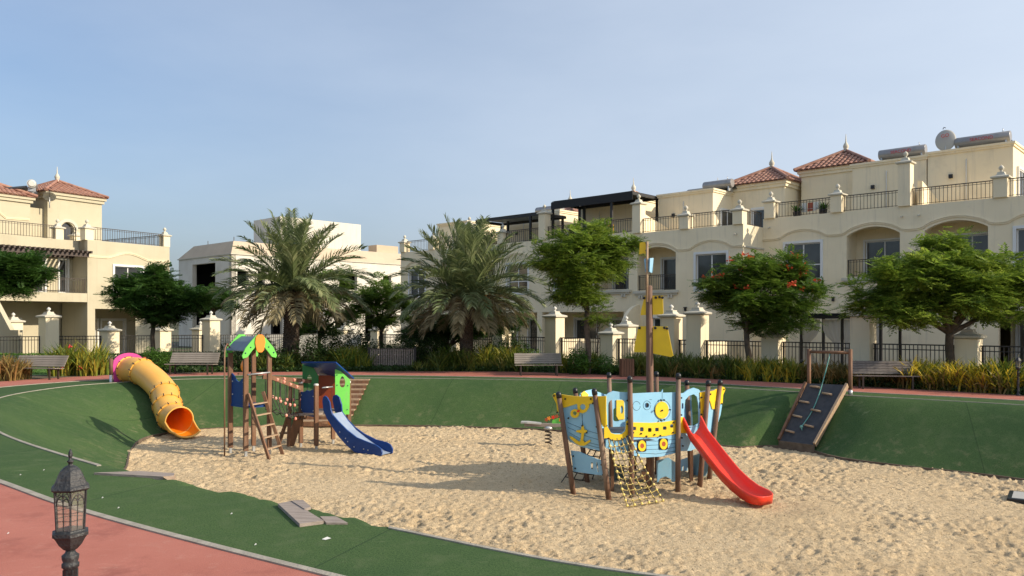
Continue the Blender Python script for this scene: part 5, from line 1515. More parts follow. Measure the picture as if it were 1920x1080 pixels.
# gabled roof: ridge along b->a
RZ = ZT+0.38
ap0, ap1 = tp(0.5, -0.08, RZ), tp(0.5, 1.05, RZ)
for s in (0, 1):
    e0 = tp(-0.16 if s == 0 else 1.16, -0.08, ZT+0.02); e1 = tp(-0.16 if s == 0 else 1.16, 1.05, ZT+0.02)
    m0 = (ap0+e0)/2+Vector((0, 0, 0.045)); m1 = (ap1+e1)/2+Vector((0, 0, 0.045))
    mb = MB(); mb.plate([[e0, m0, m1, e1]], Vector((0, 0, 0.02))); mb.plate([[m0, ap0, ap1, m1]], Vector((0, 0, 0.02))); mb.build('roof_sheet', M['greyroof'], tw, world=True)
def bargeboard(v, face):
    f = (tb-ta).normalized()*face
    for s in (0, 1):
        def q(u, z): uu = u if s == 0 else 1-u; return tp(uu, v, z)
        lp_ = [q(0.5, RZ+0.07), q(0.38, RZ+0.07), q(0.16, RZ-0.08), q(-0.10, ZT+0.10), q(-0.24, ZT-0.10), q(-0.20, ZT-0.17), q(-0.02, ZT-0.14), q(0.18, ZT+0.03), q(0.36, ZT+0.16), q(0.5, ZT+0.22)]
        mb = MB(); mb.plate([lp_], f*0.03); o = mb.build('bargeboard', M['green'], tw, world=True)
        bb_ = MB()
        for u, z in ((-0.1, ZT-0.03), (0.12, ZT+0.12)): bb_.ball(q(u, z)+f*0.03, 0.02, 8)
        bb_.build('bolts', M['boltblue'], o, world=True)
bargeboard(-0.10, 1); bargeboard(1.07, 1)
f = (tb-ta).normalized()
em = [tp(0.5+0.20*c, -0.10, ZT+0.22+0.235*s_)+f*0.032 for c, s_ in [(0.45, 1), (0.9, 0.7), (1.05, 0.1), (0.75, -0.75), (0.35, -1), (-0.35, -1), (-0.75, -0.75), (-1.05, 0.1), (-0.9, 0.7), (-0.45, 1)]]
mb = MB(); mb.plate([em], f*0.03); mb.build('gable_emblem', M['orange'], tw, world=True)
# fireman's pole
pq = PD(421, 857, 21.0); pt = tp(0, 1, 1.35)
pole = [Vector((pq.x, pq.y, SZ-0.05)), Vector((pq.x, pq.y, SZ+1.5)), Vector((pq.x, pq.y, 1.22)), Vector((pq.x, pq.y, 1.22)).lerp(pt, 0.12)+Vector((0, 0, 0.13)), Vector((pq.x, pq.y, 1.22)).lerp(pt, 0.45)+Vector((0, 0, 0.19)), tp(0, 1, 1.34)]
mb = MB(); mb.tube(pole, 0.02, 8); mb.build('fire_pole', M['wood'], tw, world=True)
# rope bridge
hA = Vector((-5.98, 22.55, 0)); hB_ = Vector((-5.42, 22.05, 0)); hD_ = hA+Vector((0.75, 0.72, 0)); hC_ = hB_+Vector((0.75, 0.62, 0))
mbm = []
for off, za, zb_ in ((0.0, 0.58, 0.20), (0.45, 0.56, 0.22)):
    a = tp(1.0, off*0.9, za); b = PD(566 + off*40, 729-off*30, 22.35+off)
    mb = MB(); mb.beam(a, b, 0.05, 0.11); mb.build('bridge_beam', M['wood'], tw, world=True)
    mbm.append((a, b))
def bridge_pt(k, t):
    a, b = mbm[k]; return a.lerp(b, t)
for k in (0, 1):
    for i, t in enumerate((0.22, 0.42, 0.62, 0.82)):
        q = bridge_pt(k, t)
        kn = MB(); kn.tube([q+Vector((-0.01, -0.05, 0.0)), q+Vector((0.01, 0.05, 0.0))], 0.05, 10); kn.build('rope_joint', M['knobp'], tw, world=True)
nt_ = MB()
node = {}
for k in (0, 1):
    for i in range(7):
        t = 0.05+i/6*0.86
        top = bridge_pt(k, t)
        for j, dz in enumerate((-0.45, -0.85)):
            node[(k, i, j)] = top+Vector((0, 0, dz-0.12*math.sin(math.pi*t)))+ (Vector((0.12, 0.12, 0)) if (k == 0 and j == 1) else Vector((0, 0, 0)))
        nt_.tube([top, node[(k, i, 0)], node[(k, i, 1)]], 0.012, 5)
for i in range(7):
    nt_.tube([node[(0, i, 1)], (node[(0, i, 1)]+node[(1, i, 1)])/2+Vector((0, 0, -0.08)), node[(1, i, 1)]], 0.012, 5)
for k in (0, 1):
    for j in (0, 1): nt_.tube([node[(k, i, j)] for i in range(7)], 0.012, 5)
nt_.build('bridge_net', M['roped'], tw, world=True, fix=False)
for i in (1, 2, 3, 4, 5):
    for k, j in ((0, 0), (1, 0), (0, 1)):
        if (k, j) == (0, 1) and i not in (2, 4): continue
        q = node[(k, i, j)]; kn = MB(); kn.ball(q, 0.042, 8, sz=1.15); kn.build('rope_joint', M['knobp'], tw, world=True)
# trestle in mid span
for (x0, y0, x1, y1, d0, d1) in ((545, 724, 541, 832, 22.6, 22.6), (543, 772, 521, 825, 22.7, 22.9)):
    a = PD(x0, y0, d0); b = PD(x1, y1, d1); b = Vector((b.x, b.y, SZ-0.05))
    mb = MB(); mb.beam(a, b, 0.09, 0.09, (0, 1, 0)); mb.build('trestle_post', M['wood'], tw, world=True)
a = PD(572, 772, 22.4); b = Vector((PD(541, 832, 22.6).x, 22.6, SZ)); mb = MB(); mb.plate([[a, a+Vector((-0.28, 0, 0)), b+Vector((-0.05, 0, 0)), b+Vector((0.14, 0, 0))]], (0, 0.04, 0)); mb.build('trestle_brace', M['wood'], tw, world=True)
mb = MB(); mb.beam(PD(525, 812, 22.85), PD(543, 812, 22.65), 0.05, 0.05); mb.build('trestle_tie', M['wood'], tw, world=True)
# playhouse platform and posts
def hp(u, v, z): return hA+(hB_-hA)*u+(hD_-hA)*v+Vector((0, 0, z))
HD = -0.47
mb = MB(); mb.plate([[PD(541, 777, 22.5)]+[hp(1.02, -0.02, HD), hp(1.02, 1.02, HD), hp(0, 1.02, HD), hp(-0.3, 0.25, HD)]], (0, 0, -0.06)); mb.build('platform', M['woodgrey'], tw, world=True)
for q, zt in ((hp(0, 0, 0), 0.30), (hp(1, 0, 0), 0.28), (hp(1, 1, 0), 0.30), (hp(0, 1, 0), 0.3)):
    post(q, SZ+0.12, zt, 0.11); post(q, SZ-0.1, SZ+0.13, 0.065, 'steel', 'post_foot')
    mb = MB(); mb.lathe([(0.065, zt), (0.07, zt+0.03), (0.055, zt+0.055), (0.01, zt+0.06)], 12, (q.x, q.y, 0)); mb.build('post_cap', M['white'], tw, world=True)
nF = ((hB_-hA).cross(Vector((0, 0, 1)))).normalized()
mb = MB(); mb.plate([[hp(0.05, 0, z) if False else None for z in ()] or [hp(0.02, 0.0, HD-0.10), hp(0.98, 0.0, HD-0.12), hp(0.98, 0, 0.10), hp(0.82, 0, 0.17), hp(0.62, 0, 0.11), hp(0.45, 0, 0.13), hp(0.25, 0, 0.07), hp(0.02, 0, 0.08)]], nF*0.035); fp = mb.build('front_panel', M['blue'], tw, world=True)
mb = MB()
for u in (0.12, 0.88):
    for z in (-0.42, -0.02): mb.ball(hp(u, 0, z)+nF*0.035, 0.018, 8)
mb.build('panel_bolts', M['steel'], tw, world=True)
# playhouse walls: dark green left wall, red back wall, lime right wall with egg hole
g0 = hp(1.0, 0.75, 0); 
def rw(px, py): return ONP(px, py, rwp, rwn)
rwp = Vector(PD(630, 740, 22.45)); rwn = Vector((0.42, -0.9, 0)).normalized()
outl = [rw(628.5, 687), rw(628.5, 777), rw(655, 777), rw(656.5, 712), rw(640, 697)]
egg = [rw(642+5.2*math.cos(a)*(1-0.22*math.sin(a)), 716-10.5*math.sin(a)) for a in [2*math.pi*i/20 for i in range(20)]]
mb = MB(); mb.plate([outl, egg], Vector((-0.42, 0.9, 0))*0.03); mb.build('right_wall', M['green'], tw, world=True)
mb = MB()
for x, y in ((632, 703), (652, 723), (632, 768), (651, 768), (632, 722)): mb.ball(rw(x, y)-Vector((-0.42, 0.9, 0))*0.01, 0.016, 6)
mb.build('wall_bolts', M['boltblue'], tw, world=True)
lwp = Vector(PD(568, 700, 22.7)); lwn = Vector((-0.15, -0.99, 0)).normalized()
def lw_(px, py): return ONP(px, py, lwp, lwn)
hole = [lw_(580+4.5*math.cos(a), 712-9*math.sin(a)) for a in [2*math.pi*i/16 for i in range(16)]]
mb = MB(); mb.plate([[lw_(567, 683), lw_(567, 727), lw_(597, 727), lw_(597, 705), lw_(588, 690)], hole], (0, 0.03, 0)); mb.build('left_wall', mat('dark_green_panel', (0.02, 0.16, 0.04), None, 0.45), tw, world=True)
rb = [PD(597, 704, 23.2), PD(633, 704, 23.2), PD(633, 765, 23.2), PD(597, 765, 23.2)]
mb = MB(); mb.plate([rb], (0, 0.04, 0)); mb.build('back_wall', M['redpanel'], tw, world=True)
# mono-pitch blue roof
rf = [PD(566, 681, 22.2), PD(628, 680.5, 21.95), PD(664, 711, 22.5), PD(652, 708, 23.6), PD(600, 702, 23.7)]
A_ = PD(565, 680.5, 22.45); B_ = PD(630, 680.5, 22.0); C_ = PD(664, 711, 22.9); D_ = PD(601, 705, 23.6)
mb = MB(); mb.plate([[A_, B_, C_, D_]], (0, 0, 0.04)); mb.build('roof', M['blue'], tw, world=True)
mb = MB(); mb.tube([PD(604, 727, 22.2), PD(625, 725, 22.5)], 0.02, 10); mb.build('grab_bar', M['steel'], tw, world=True)
mb = MB(); mb.plate([[PD(604, 790, 22.5), PD(628, 790, 22.7), PD(628, 795, 22.7), PD(604, 795, 22.5)]], (0, 0.05, 0)); mb.build('slide_support', M['wood'], tw, world=True)
# blue slide: two side cheeks and a pale bed
def slide_cheek(pts, d0, d1, th, name='slide_cheek'):
    x0 = pts[0][0]; xs = [p[0] for p in pts]; lo, hi = min(xs), max(xs)
    loop = [PD(px, py, d0+(d1-d0)*(px-lo)/(hi-lo)) for px, py in pts]
    mb = MB(); mb.plate([loop], th); return mb.build(name, M['blue'], tw, world=True, bevel=0.01)
near = [(604, 752), (605, 745), (609, 742), (613, 745), (618, 754), (620, 768), (623, 777), (634, 790), (650, 806), (668, 820), (690, 829), (706, 835), (714, 841), (716, 848), (715, 855), (706, 855.5), (680, 852), (664, 848), (648, 834), (634, 818), (622, 800), (612, 784), (606, 770)]
far = [(623, 750), (624, 742), (630, 740), (636, 745), (640, 758), (641, 772), (650, 785), (664, 800), (682, 813), (704, 824), (724, 829), (732, 834), (736, 842), (735, 850), (730, 853), (716, 847), (696, 838), (676, 828), (660, 815), (645, 798), (634, 785), (627, 770)]
slide_cheek(near, 21.75, 20.95, Vector((0.02, 0.04, 0)))
slide_cheek(far, 22.15, 21.3, Vector((0.02, 0.04, 0)))
bedn = [(622, 776), (634, 792), (650, 812), (668, 828), (690, 840), (706, 848), (716, 853)]
bedf = [(641, 772), (652, 788), (668, 806), (686, 820), (706, 834), (722, 845), (733, 849)]
mb = MB(); va = []; vb = []
for (x, y) in bedn: va.append(PD(x, y, 21.75+(20.95-21.75)*(x-604)/112))
for (x, y) in bedf: vb.append(PD(x, y, 22.15+(21.3-22.15)*(x-623)/113))
vs = va+vb; k = len(va)
mb.add(vs, [(i, i+1, k+i+1, k+i) for i in range(k-1)], 0, True); mb.build('slide_bed', M['bluein'], tw, world=True)
mb = MB(); q = PD(621, 792, 21.75)-Vector((0, 0.03, 0)); mb.tube([q, q-Vector((0.0, 0.03, 0))], 0.075, 16); mb.build('side_disc', M['orange'], tw, world=True)
mb = MB()
for x, y in ((637, 810), (648, 822), (652, 828), (664, 838), (682, 842), (690, 844)): mb.ball(PD(x, y, 21.75+(20.95-21.75)*(x-604)/112), 0.02, 6)
mb.build('cheek_bolts', M['steel'], tw, world=True)

# ------------------------------------------------------------------ pirate ship
sh = empty('play_ship', (3.0, 17.2, SZ), 0, 'sky blue and yellow play ship with mast, yellow sails and red slide', 'play structure')
def V2(px, d, z): x = (px-960)/F*d; return Vector((x, d, z))
posts = {  # bottom (px, depth), top (px, py, depth)
 'p1': ((1077, 16.55), (1048, 735, 16.35)), 'p2': ((1143, 16.15), (1115, 729, 16.0)), 'p3': ((1185, 16.3), (1181, 706, 16.2)),
 'p4': ((1271, 16.9), (1272, 700, 16.85)), 'p5': ((1311, 17.3), (1328, 713, 17.3)), 'p6': ((1328, 17.75), (1350, 712, 17.9)),
 'b1': ((1103, 17.6), (1079, 727, 18.0)), 'b2': ((1148, 18.2), (1142, 698, 18.6)), 'b3': ((1232, 18.6), (1231, 696, 18.8)), 'b4': ((1296, 18.4), (1288, 712, 18.6))}
PB = {}
for k, ((bx, bd), (tx, ty, tdp)) in posts.items():
    bot = V2(bx, bd, SZ-0.15); top = PD(tx, ty+8, tdp)
    PB[k] = (V2(bx, bd, SZ), top)
    mb = MB(); mb.tube([bot, bot.lerp(top, 0.33), bot.lerp(top, 0.66), top], [0.058, 0.056, 0.053, 0.05], 12); mb.build('post', M['post'], sh, world=True)
    d = (top-bot).normalized(); mb = MB(); mb.tube([top-d*0.03, top+d*0.06, top+d*0.095], [0.058, 0.058, 0.03], 12); mb.build('post_cap', M['bolt'], sh, world=True)
def plane(k1, k2):
    a0, a1 = PB[k1]; b0_, b1_ = PB[k2]
    n_ = (b0_-a0).cross((a1+b1_)/2-(a0+b0_)/2).normalized()
    if n_.y > 0: n_ = -n_
    return a0, n_
def panel(name, outer, pl_, m, holes=(), th=0.022, off=0.0, parent=None):
    p0, n_ = pl_; p0 = p0-n_*0.06+n_*off*1.0
    f_ = lambda q: ONP(q[0], q[1], p0, n_)
    mb = MB(); mb.plate([[f_(q) for q in outer]]+[[f_(q) for q in h_] for h_ in holes], -n_*th)
    return mb.build(name, m, parent or sh, world=True)
def bolts(pts, pl_, off, parent, r=0.019, m=None):
    p0, n_ = pl_; p0 = p0-n_*0.06+n_*off
    mb = MB()
    for q in pts:
        c = ONP(q[0], q[1], p0, n_); mb.tube([c-n_*0.004, c+n_*0.018], r, 8)
    return mb.build('bolts', m or M['bolt'], parent, world=True)
def groove(pts_list, pl_, off, parent):
    p0, n_ = pl_; p0 = p0-n_*0.06+n_*off
    mb = MB()
    for l in pts_list: mb.tube([ONP(x, y, p0, n_)+n_*0.001 for x, y in l], 0.0045, 4)
    return mb.build('plank_grooves', M['navyline'], parent, world=True)
BOW = plane('p1', 'p2'); M23 = plane('p2', 'p3'); M34 = plane('p3', 'p4'); M45 = plane('p4', 'p5'); STN = plane('p5', 'p6')
# bow board
bow = panel('bow_panel', [(1043, 742), (1046, 760), (1048, 775), (1052, 797), (1058, 815), (1068, 828), (1090, 838), (1128, 846), (1128, 744), (1076, 744)], BOW, M['sky'],
            [circ(1077.5, 775, 3.6, 3.6, 14)])
panel('bow_trim', [(1036, 741), (1038.5, 738), (1044, 739), (1076, 743), (1096, 743.5), (1136, 743), (1136, 800), (1130, 800), (1128, 795), (1122, 762), (1115, 757), (1105, 757), (1104, 764), (1099, 772), (1092, 775), (1086, 773),
                   (1083, 768), (1082, 757), (1060, 764), (1052, 765), (1050, 772), (1045, 772), (1043, 757), (1038, 747)], BOW, M['yellow'], [circ(1092.5, 763, 5.4, 5.6, 16)], off=0.024, parent=bow)
panel('porthole_ring', circ(1077.5, 775.5, 8.2, 8.2, 24), BOW, M['yellow'], [circ(1077.5, 775, 3.8, 3.8, 16)], off=0.046, parent=bow)
panel('anchor', [(1091, 798), (1093.5, 798), (1095, 806), (1100, 807), (1100, 811), (1095, 812), (1093, 826), (1096, 830), (1101, 827), (1106, 824.5), (1107, 828), (1102, 832), (1095, 836), (1088, 836), (1079, 831), (1070, 823), (1067.5, 818),
                 (1072, 819), (1079, 824), (1086, 829), (1088.5, 825), (1090, 812), (1085, 811), (1080, 810), (1081, 807), (1089, 806)], BOW, M['yellow'], off=0.046, parent=bow)
panel('anchor_ring', circ(1084, 771, 2.4, 2.2, 10), BOW, M['red'], off=0.07, parent=bow)
groove([[(1064, 792), (1100, 807), (1127, 815)], [(1065, 801), (1100, 818), (1128, 826)], [(1067, 811), (1100, 829), (1129, 836)], [(1072, 821), (1100, 834), (1128, 841)], [(1091.8, 777), (1092.2, 797)], [(1090.8, 777), (1093.2, 797)]], BOW, 0.0, bow)
bolts([(1039, 742), (1047, 750), (1045, 773), (1060, 748), (1108, 748), (1112, 756), (1066, 784), (1119, 800), (1092, 798), (1100, 811), (1054, 806)], BOW, 0.03, bow)
panel('lower_board', [(1070, 845), (1086, 847), (1102, 854), (1122, 862), (1131, 863), (1133, 892), (1110, 889), (1075, 884)], BOW, M['sky'],
      [[(1117, 866), (1120, 867), (1122.5, 886), (1119.5, 886)], rrect(1107.5, 867, 1111.5, 880, 1.5)])
bolts([(1075, 855), (1079, 878), (1128, 871), (1131, 890)], BOW, 0.0, sh)
# doorway board with yellow surround (between p2 and p3)
door = [(x, y) for x, y in rrect(1140.5, 748.5, 1173, 812.5, 11, 5)]
dp = panel('doorway_panel', [(1134, 742), (1141, 737), (1150, 733), (1162, 735), (1181, 736), (1181, 800), (1178, 806), (1172, 816), (1150, 816), (1138, 806), (1133, 790)], M23, M['sky'], [door])
panel('doorway_trim', [(1124, 744), (1136, 743.5), (1137, 770), (1139, 800), (1146, 812), (1154, 814.5), (1166, 814.5), (1173, 808), (1175, 790), (1181, 786), (1181, 812), (1174, 818), (1168, 823), (1158, 826), (1148, 825), (1141, 821), (1133, 822), (1133, 800), (1128, 770)], M23, M['yellow'], off=0.024, parent=dp)
bolts([(1126, 753.5), (1134, 753.5), (1130, 782), (1135, 787), (1137, 798), (1176, 751), (1177, 784), (1176, 795), (1141, 822), (1149, 826), (1158, 826), (1167, 824), (1175, 819)], M23, 0.03, dp)
lowm = panel('hull_panel_left', [(1136, 822), (1148, 826), (1160, 827), (1172, 823), (1184, 818), (1184, 852), (1170, 850), (1150, 844), (1136, 840)], M23, M['sky'], [circ(1166, 834, 3.2, 3.2, 10), circ(1173, 833, 3.2, 3.2, 10), circ(1166, 843, 3, 3, 10), circ(1173, 844, 3, 3, 10)])
# central hull
hull = panel('hull_panel', [(1180, 738), (1240, 735), (1243, 730), (1243, 736.5), (1273, 735.5), (1273, 848), (1240, 856), (1205, 858), (1184, 853), (1180, 820)], M34, M['sky'],
      [circ(1213, 760, 4.5, 4.8, 16), rrect(1186, 800, 1193, 807, 1.5, 2), rrect(1200, 801, 1207, 809, 1.5, 2), rrect(1215, 802.5, 1222, 810, 1.5, 2), rrect(1228.5, 802, 1235.5, 809, 1.5, 2), rrect(1243, 799.5, 1250, 806, 1.5, 2), rrect(1256.5, 795.5, 1263, 802, 1.5, 2)])
panel('yellow_band', [(1180, 792), (1220, 793), (1245, 791.5), (1266, 788), (1273, 787), (1273, 812), (1250, 817), (1220, 820), (1180, 819)], M34, M['yellow'],
      [rrect(1186, 800, 1193, 807, 1.5, 2), rrect(1200, 801, 1207, 809, 1.5, 2), rrect(1215, 802.5, 1222, 810, 1.5, 2), rrect(1228.5, 802, 1235.5, 809, 1.5, 2), rrect(1243, 799.5, 1250, 806, 1.5, 2), rrect(1256.5, 795.5, 1263, 802, 1.5, 2)], off=0.024, parent=hull)
panel('round_hatch', circ(1241.5, 769, 12.5, 16, 32), M34, M['yellow'], off=0.024, parent=hull)
for c in ((1204, 836), (1244.5, 832.5)):
    o = panel('hatch_frame', rrect(c[0]-8, c[1]-10.5, c[0]+8, c[1]+10.5, 2.5, 3), M34, M['bolt'], off=0.020, parent=hull)
    o = panel('porthole', circ(c[0], c[1], 7.2, 10.3, 24), M34, M['yellow'], [circ(c[0], c[1], 3.8, 4.8, 14)], off=0.026, parent=hull)
    panel('porthole_centre', circ(c[0], c[1], 3.9, 4.9, 14), M34, M['redpanel'], off=0.022, parent=hull)
groove([[(1186, 826), (1230, 827), (1270, 823)], [(1186, 834), (1196, 834)], [(1212, 835), (1236, 834)], [(1253, 833), (1271, 830)], [(1186, 841), (1196, 842)], [(1211, 843), (1237, 842)], [(1252, 841), (1271, 837)], [(1190, 849), (1230, 851), (1270, 845)],
        circ(1193.5, 761, 7, 8.5, 20), circ(1213, 760, 7, 8.5, 20), circ(1241.5, 769, 15.5, 19, 26), [(1241.5, 735), (1241.5, 750)], [(1218, 749), (1222, 749)]], M34, 0.0, hull)
bolts([(1226.5, 770), (1256, 768), (1238.5, 750), (1244.5, 750), (1238.5, 788), (1245, 787), (1241.5, 769.5), (1187, 811), (1202, 813), (1212, 818), (1227, 815), (1238, 817), (1262, 811), (1263, 792), (1184, 811)], M34, 0.03, hull)
bolts([(1240, 770)], M34, 0.03, hull, 0.012)
# stern side: slide gate panel, yellow, stern boards
gate = panel('slide_gate_panel', [(1273, 738), (1282, 737), (1290, 731), (1301, 727), (1310, 730), (1316, 736), (1316, 790), (1310, 800), (1290, 800), (1273, 812)], M45, M['sky'],
             [[(1283, 800-1), (1283, 770), (1285, 750), (1292, 742), (1301, 739), (1307, 744), (1310, 760), (1311, 798)]])
mb_ = panel('gate_trim', [(1313, 736), (1327, 734), (1327, 786), (1321, 788), (1315, 785), (1314, 760)], M45, M['yellow'], off=0.024, parent=gate)
panel('gate_trim', [(1273, 782), (1281, 782), (1284, 795), (1292, 812), (1276, 812), (1273, 810)], M45, M['yellow'], off=0.024, parent=gate)
panel('hand_slot', rrect(1279.5, 756, 1281.5, 766, 0.8, 2), M45, M['boltblue'], off=0.01, parent=gate); panel('hand_slot', rrect(1311.5, 754, 1313.5, 766, 0.8, 2), M45, M['boltblue'], off=0.01, parent=gate)
bolts([(1277, 746), (1277, 778), (1278, 821), (1280, 836), (1315, 745), (1320, 771), (1315, 777), (1323, 745)], M45, 0.03, gate)
panel('hull_panel_stern', [(1273, 812), (1300, 800), (1315, 790), (1326, 790), (1322, 815), (1316, 833), (1306, 840), (1296, 845), (1275, 846)], M45, M['sky'])
stn = panel('stern_panel', [(1327, 745), (1352, 736), (1354, 760), (1351, 778), (1344, 800), (1334, 812), (1325, 806)], STN, M['sky'])
panel('stern_trim', [(1328, 735), (1340, 732), (1348, 727), (1355, 725), (1359, 727), (1360, 731), (1356, 740), (1355, 757), (1348, 757), (1346, 748), (1341, 753), (1341, 767), (1336, 767), (1332, 753), (1328, 747)], STN, M['yellow'], off=0.024, parent=stn)
bolts([(1332, 739), (1346, 737), (1350, 737), (1357, 730), (1341, 769), (1344, 788), (1353, 757), (1336, 809), (1343, 799)], STN, 0.03, stn)
low = panel('lower_board', [(1273, 863), (1290, 857), (1312, 850), (1326, 848), (1331, 846), (1328, 880), (1322, 892), (1300, 895), (1275, 898)], STN if False else plane('b4', 'p6'), M['sky'],
      [[(1279, 875), (1282, 874), (1280, 892), (1277, 892)], [(1288, 877), (1291, 876), (1290, 886), (1287, 887)]])
# far-side boards
BK = plane('b2', 'b3'); BK1 = plane('b1', 'b2'); BK4 = plane('b3', 'b4')
bkp = panel('far_panel', [(1086, 745), (1089, 737), (1100, 732), (1110, 730), (1122, 735), (1140, 741), (1140, 838), (1100, 832), (1092, 800)], BK1, M['sky'])
panel('far_trim', [(1090, 738), (1096, 733), (1104, 740), (1102, 746), (1092, 746)], BK1, M['yellow'], off=0.024, parent=bkp)
panel('far_panel', [(1142, 741), (1165, 738), (1200, 738), (1231, 739), (1231, 845), (1142, 843)], BK, M['sky'], [rrect(1150, 765, 1162, 790, 4, 3)])
bq = panel('far_trim', [(1156, 750), (1170, 750), (1171, 786), (1160, 787), (1156, 780)], BK, M['yellow'], [circ(1170 - 4, 768, 3, 8, 10)], off=0.03)
panel('far_panel', [(1232, 738), (1250, 742), (1275, 739), (1292, 733), (1296, 740), (1300, 820), (1235, 845)], BK4, M['sky'], [circ(1304-20, 752, 4, 8, 12)])
mb = MB(); mb.plate([[PD(1308, 735, 18.2), PD(1352, 727, 18.4), PD(1352, 745, 18.4), PD(1310, 765, 18.2)]], (0, 0.03, 0)); mb.build('far_panel', M['greyroof'], sh, world=True)
# deck and its carriers
deckz = -0.36
dpts = [PB[k][0].lerp(PB[k][1], 0.52) for k in ('p1', 'p2', 'p3', 'p4', 'p5', 'p6', 'b4', 'b3', 'b2', 'b1')]
cen = sum(dpts, Vector())/10
mb = MB(); mb.plate([[Vector((p.x+(cen.x-p.x)*0.08, p.y+(cen.y-p.y)*0.08, deckz)) for p in dpts]], (0, 0, -0.05)); mb.build('deck', mat('dark_deck', (0.04, 0.05, 0.07), None, 0.7), sh, world=True)
for px, d in ((1148, 17.0), (1216, 16.95), (1296, 17.6), (1190, 18.0)):
    q = V2(px, d, 0); mb = MB(); mb.box(q.x-0.035, q.x+0.035, q.y-0.035, q.y+0.035, SZ-0.1, deckz-0.051); mb.build('deck_leg', M['wood'], sh, world=True)
# under-deck boards
ub = plane('p3', 'p4')
panel('under_board', [(1231, 864), (1254, 858), (1268, 868), (1269, 900), (1266, 912), (1262, 910), (1258, 898), (1248, 893), (1238, 897), (1232, 908)], (V2(1250, 17.6, 0), Vector((0.15, -0.99, 0))), M['sky'])
panel('under_board', [(1150, 870), (1170, 872), (1172, 915), (1150, 915)], (V2(1160, 17.8, 0), Vector((0.1, -0.99, 0))), mat('grey_green_panel', (0.10, 0.16, 0.16), None, 0.6))
panel('under_board', [(1196, 900), (1212, 868), (1222, 866), (1222, 915), (1214, 908), (1205, 897)], (V2(1210, 17.5, 0), Vector((0.1, -0.99, 0))), M['wood'])
for x0 in (1187,):
    a = V2(1148, 17.0, -1.05); b = V2(1216, 16.95, -1.12); mb = MB(); mb.tube([a, b], 0.02, 6); mb.build('tie_bar', M['woodgrey'], sh, world=True)
# mast and sails
mbx, mdp = 1218, 17.2
mb = MB(); mt = PD(1217, 538, mdp); mb.tube([V2(1219, mdp, SZ-0.15), V2(1219, mdp, 0.2), mt, mt+Vector((0, 0, 0.03))], [0.088, 0.082, 0.070, 0.055], 16); mb.build('mast', M['post'], sh, world=True)
mb = MB(); a = PD(1213, 566, mdp-0.09); b = PD(1213.5, 453, mdp-0.09); mb.tube([a, b], 0.027, 10); mb.build('top_pole', M['woodlight'], sh, world=True)
def sail(name, outer, m, boltp, d=mdp+0.0, nn=(-0.42, -0.9, 0)):
    n_ = Vector(nn).normalized(); p0 = PD(1218, 600, d)-n_*0.0
    mb = MB(); mb.plate([[ONP(x, y, p0, n_) for x, y in outer]], -n_*0.02); o = mb.build(name, m, sh, world=True)
    bm_ = MB()
    for x, y in boltp:
        c = ONP(x, y, p0, n_); bm_.tube([c-n_*0.0, c+n_*0.03], 0.028, 8)
    bm_.build('bolts', M['bolt'], o, world=True)
    return o
sail('sail', [(1197, 612), (1213, 611.5), (1251, 612), (1262, 667), (1258, 669.5), (1213, 660.5), (1189, 660.5), (1189, 652)], M['yellow'], [(1199.5, 615), (1229, 615), (1246, 614.5), (1251, 616)])
sail('sail', [(1209, 554), (1242.5, 554.5), (1243.5, 588), (1240, 589.5), (1201, 591), (1202, 582)], M['yellow'], [(1208, 559), (1230, 558), (1237, 557), (1242.5, 558)])
sail('flag', [(1199.5, 455), (1205, 454), (1213, 454), (1213, 477), (1206, 475), (1198.5, 477)], M['yellow'], [(1213, 455.5), (1213, 470)], mdp-0.05)
sail('crows_nest', [(1207.5, 485), (1225, 484), (1223, 511), (1210, 510)], M['sky'], [(1213.5, 487), (1213.5, 506)], mdp-0.05)
sail('crows_nest', [(1219, 484), (1225.5, 483.5), (1222, 512), (1218, 509)], M['sky'], [], mdp-0.16, (0.5, -0.87, 0))
# red slide
s_top = [(1281, 781), (1289, 782), (1299, 797), (1330, 838), (1360, 876), (1382, 898), (1402, 906), (1412, 912), (1422, 926), (1432, 936)]
def profile(t):
    """centre line of the slide from gate to exit, t 0..1 (horizontal run s, height z)"""
    return None
g_l = ONP(1283, 800, *M45); g_r = ONP(1313, 797, *M45)
cl0 = (g_l+g_r)/2; cl0.z = -0.34
end_c = P(1421, 940, -1.42)
dirv = Vector((end_c.x-cl0.x, end_c.y-cl0.y, 0)); Ls = dirv.length; dirv.normalize(); side = Vector((dirv.y, -dirv.x, 0))   # to the right seen downhill... fixed below
hz = [(0.0, -0.34), (0.06, -0.38), (0.2, -0.58), (0.4, -0.87), (0.6, -1.14), (0.76, -1.30), (0.88, -1.365), (1.0, -1.38)]
hw = 0.235
rows_ = []
NS = 26
for i in range(NS+1):
    t = i/NS
    z = np.interp(t, [q[0] for q in hz], [q[1] for q in hz])
    c = cl0+dirv*(Ls*t); wl = 0.20*(1-0.25*max(0, (t-0.8)/0.2)); 
    if t < 0.1: wl = 0.20+0.16*(1-t/0.1)
    flare = 1.0+0.12*max(0, (t-0.85)/0.15)
    prof = [(-hw-0.03, wl-0.06), (-hw-0.035, wl-0.01), (-hw-0.015, wl+0.012), (-hw+0.012, wl), (-hw+0.03, wl*0.45), (-hw+0.07, 0.03), (-hw+0.14, 0.0), (0, -0.005), (hw-0.14, 0.0), (hw-0.07, 0.03), (hw-0.03, wl*0.45), (hw-0.012, wl), (hw+0.015, wl+0.012), (hw+0.035, wl-0.01), (hw+0.03, wl-0.06)]
    rows_.append([Vector((c.x, c.y, z+hh))+side*(xx*flare) for xx, hh in prof])
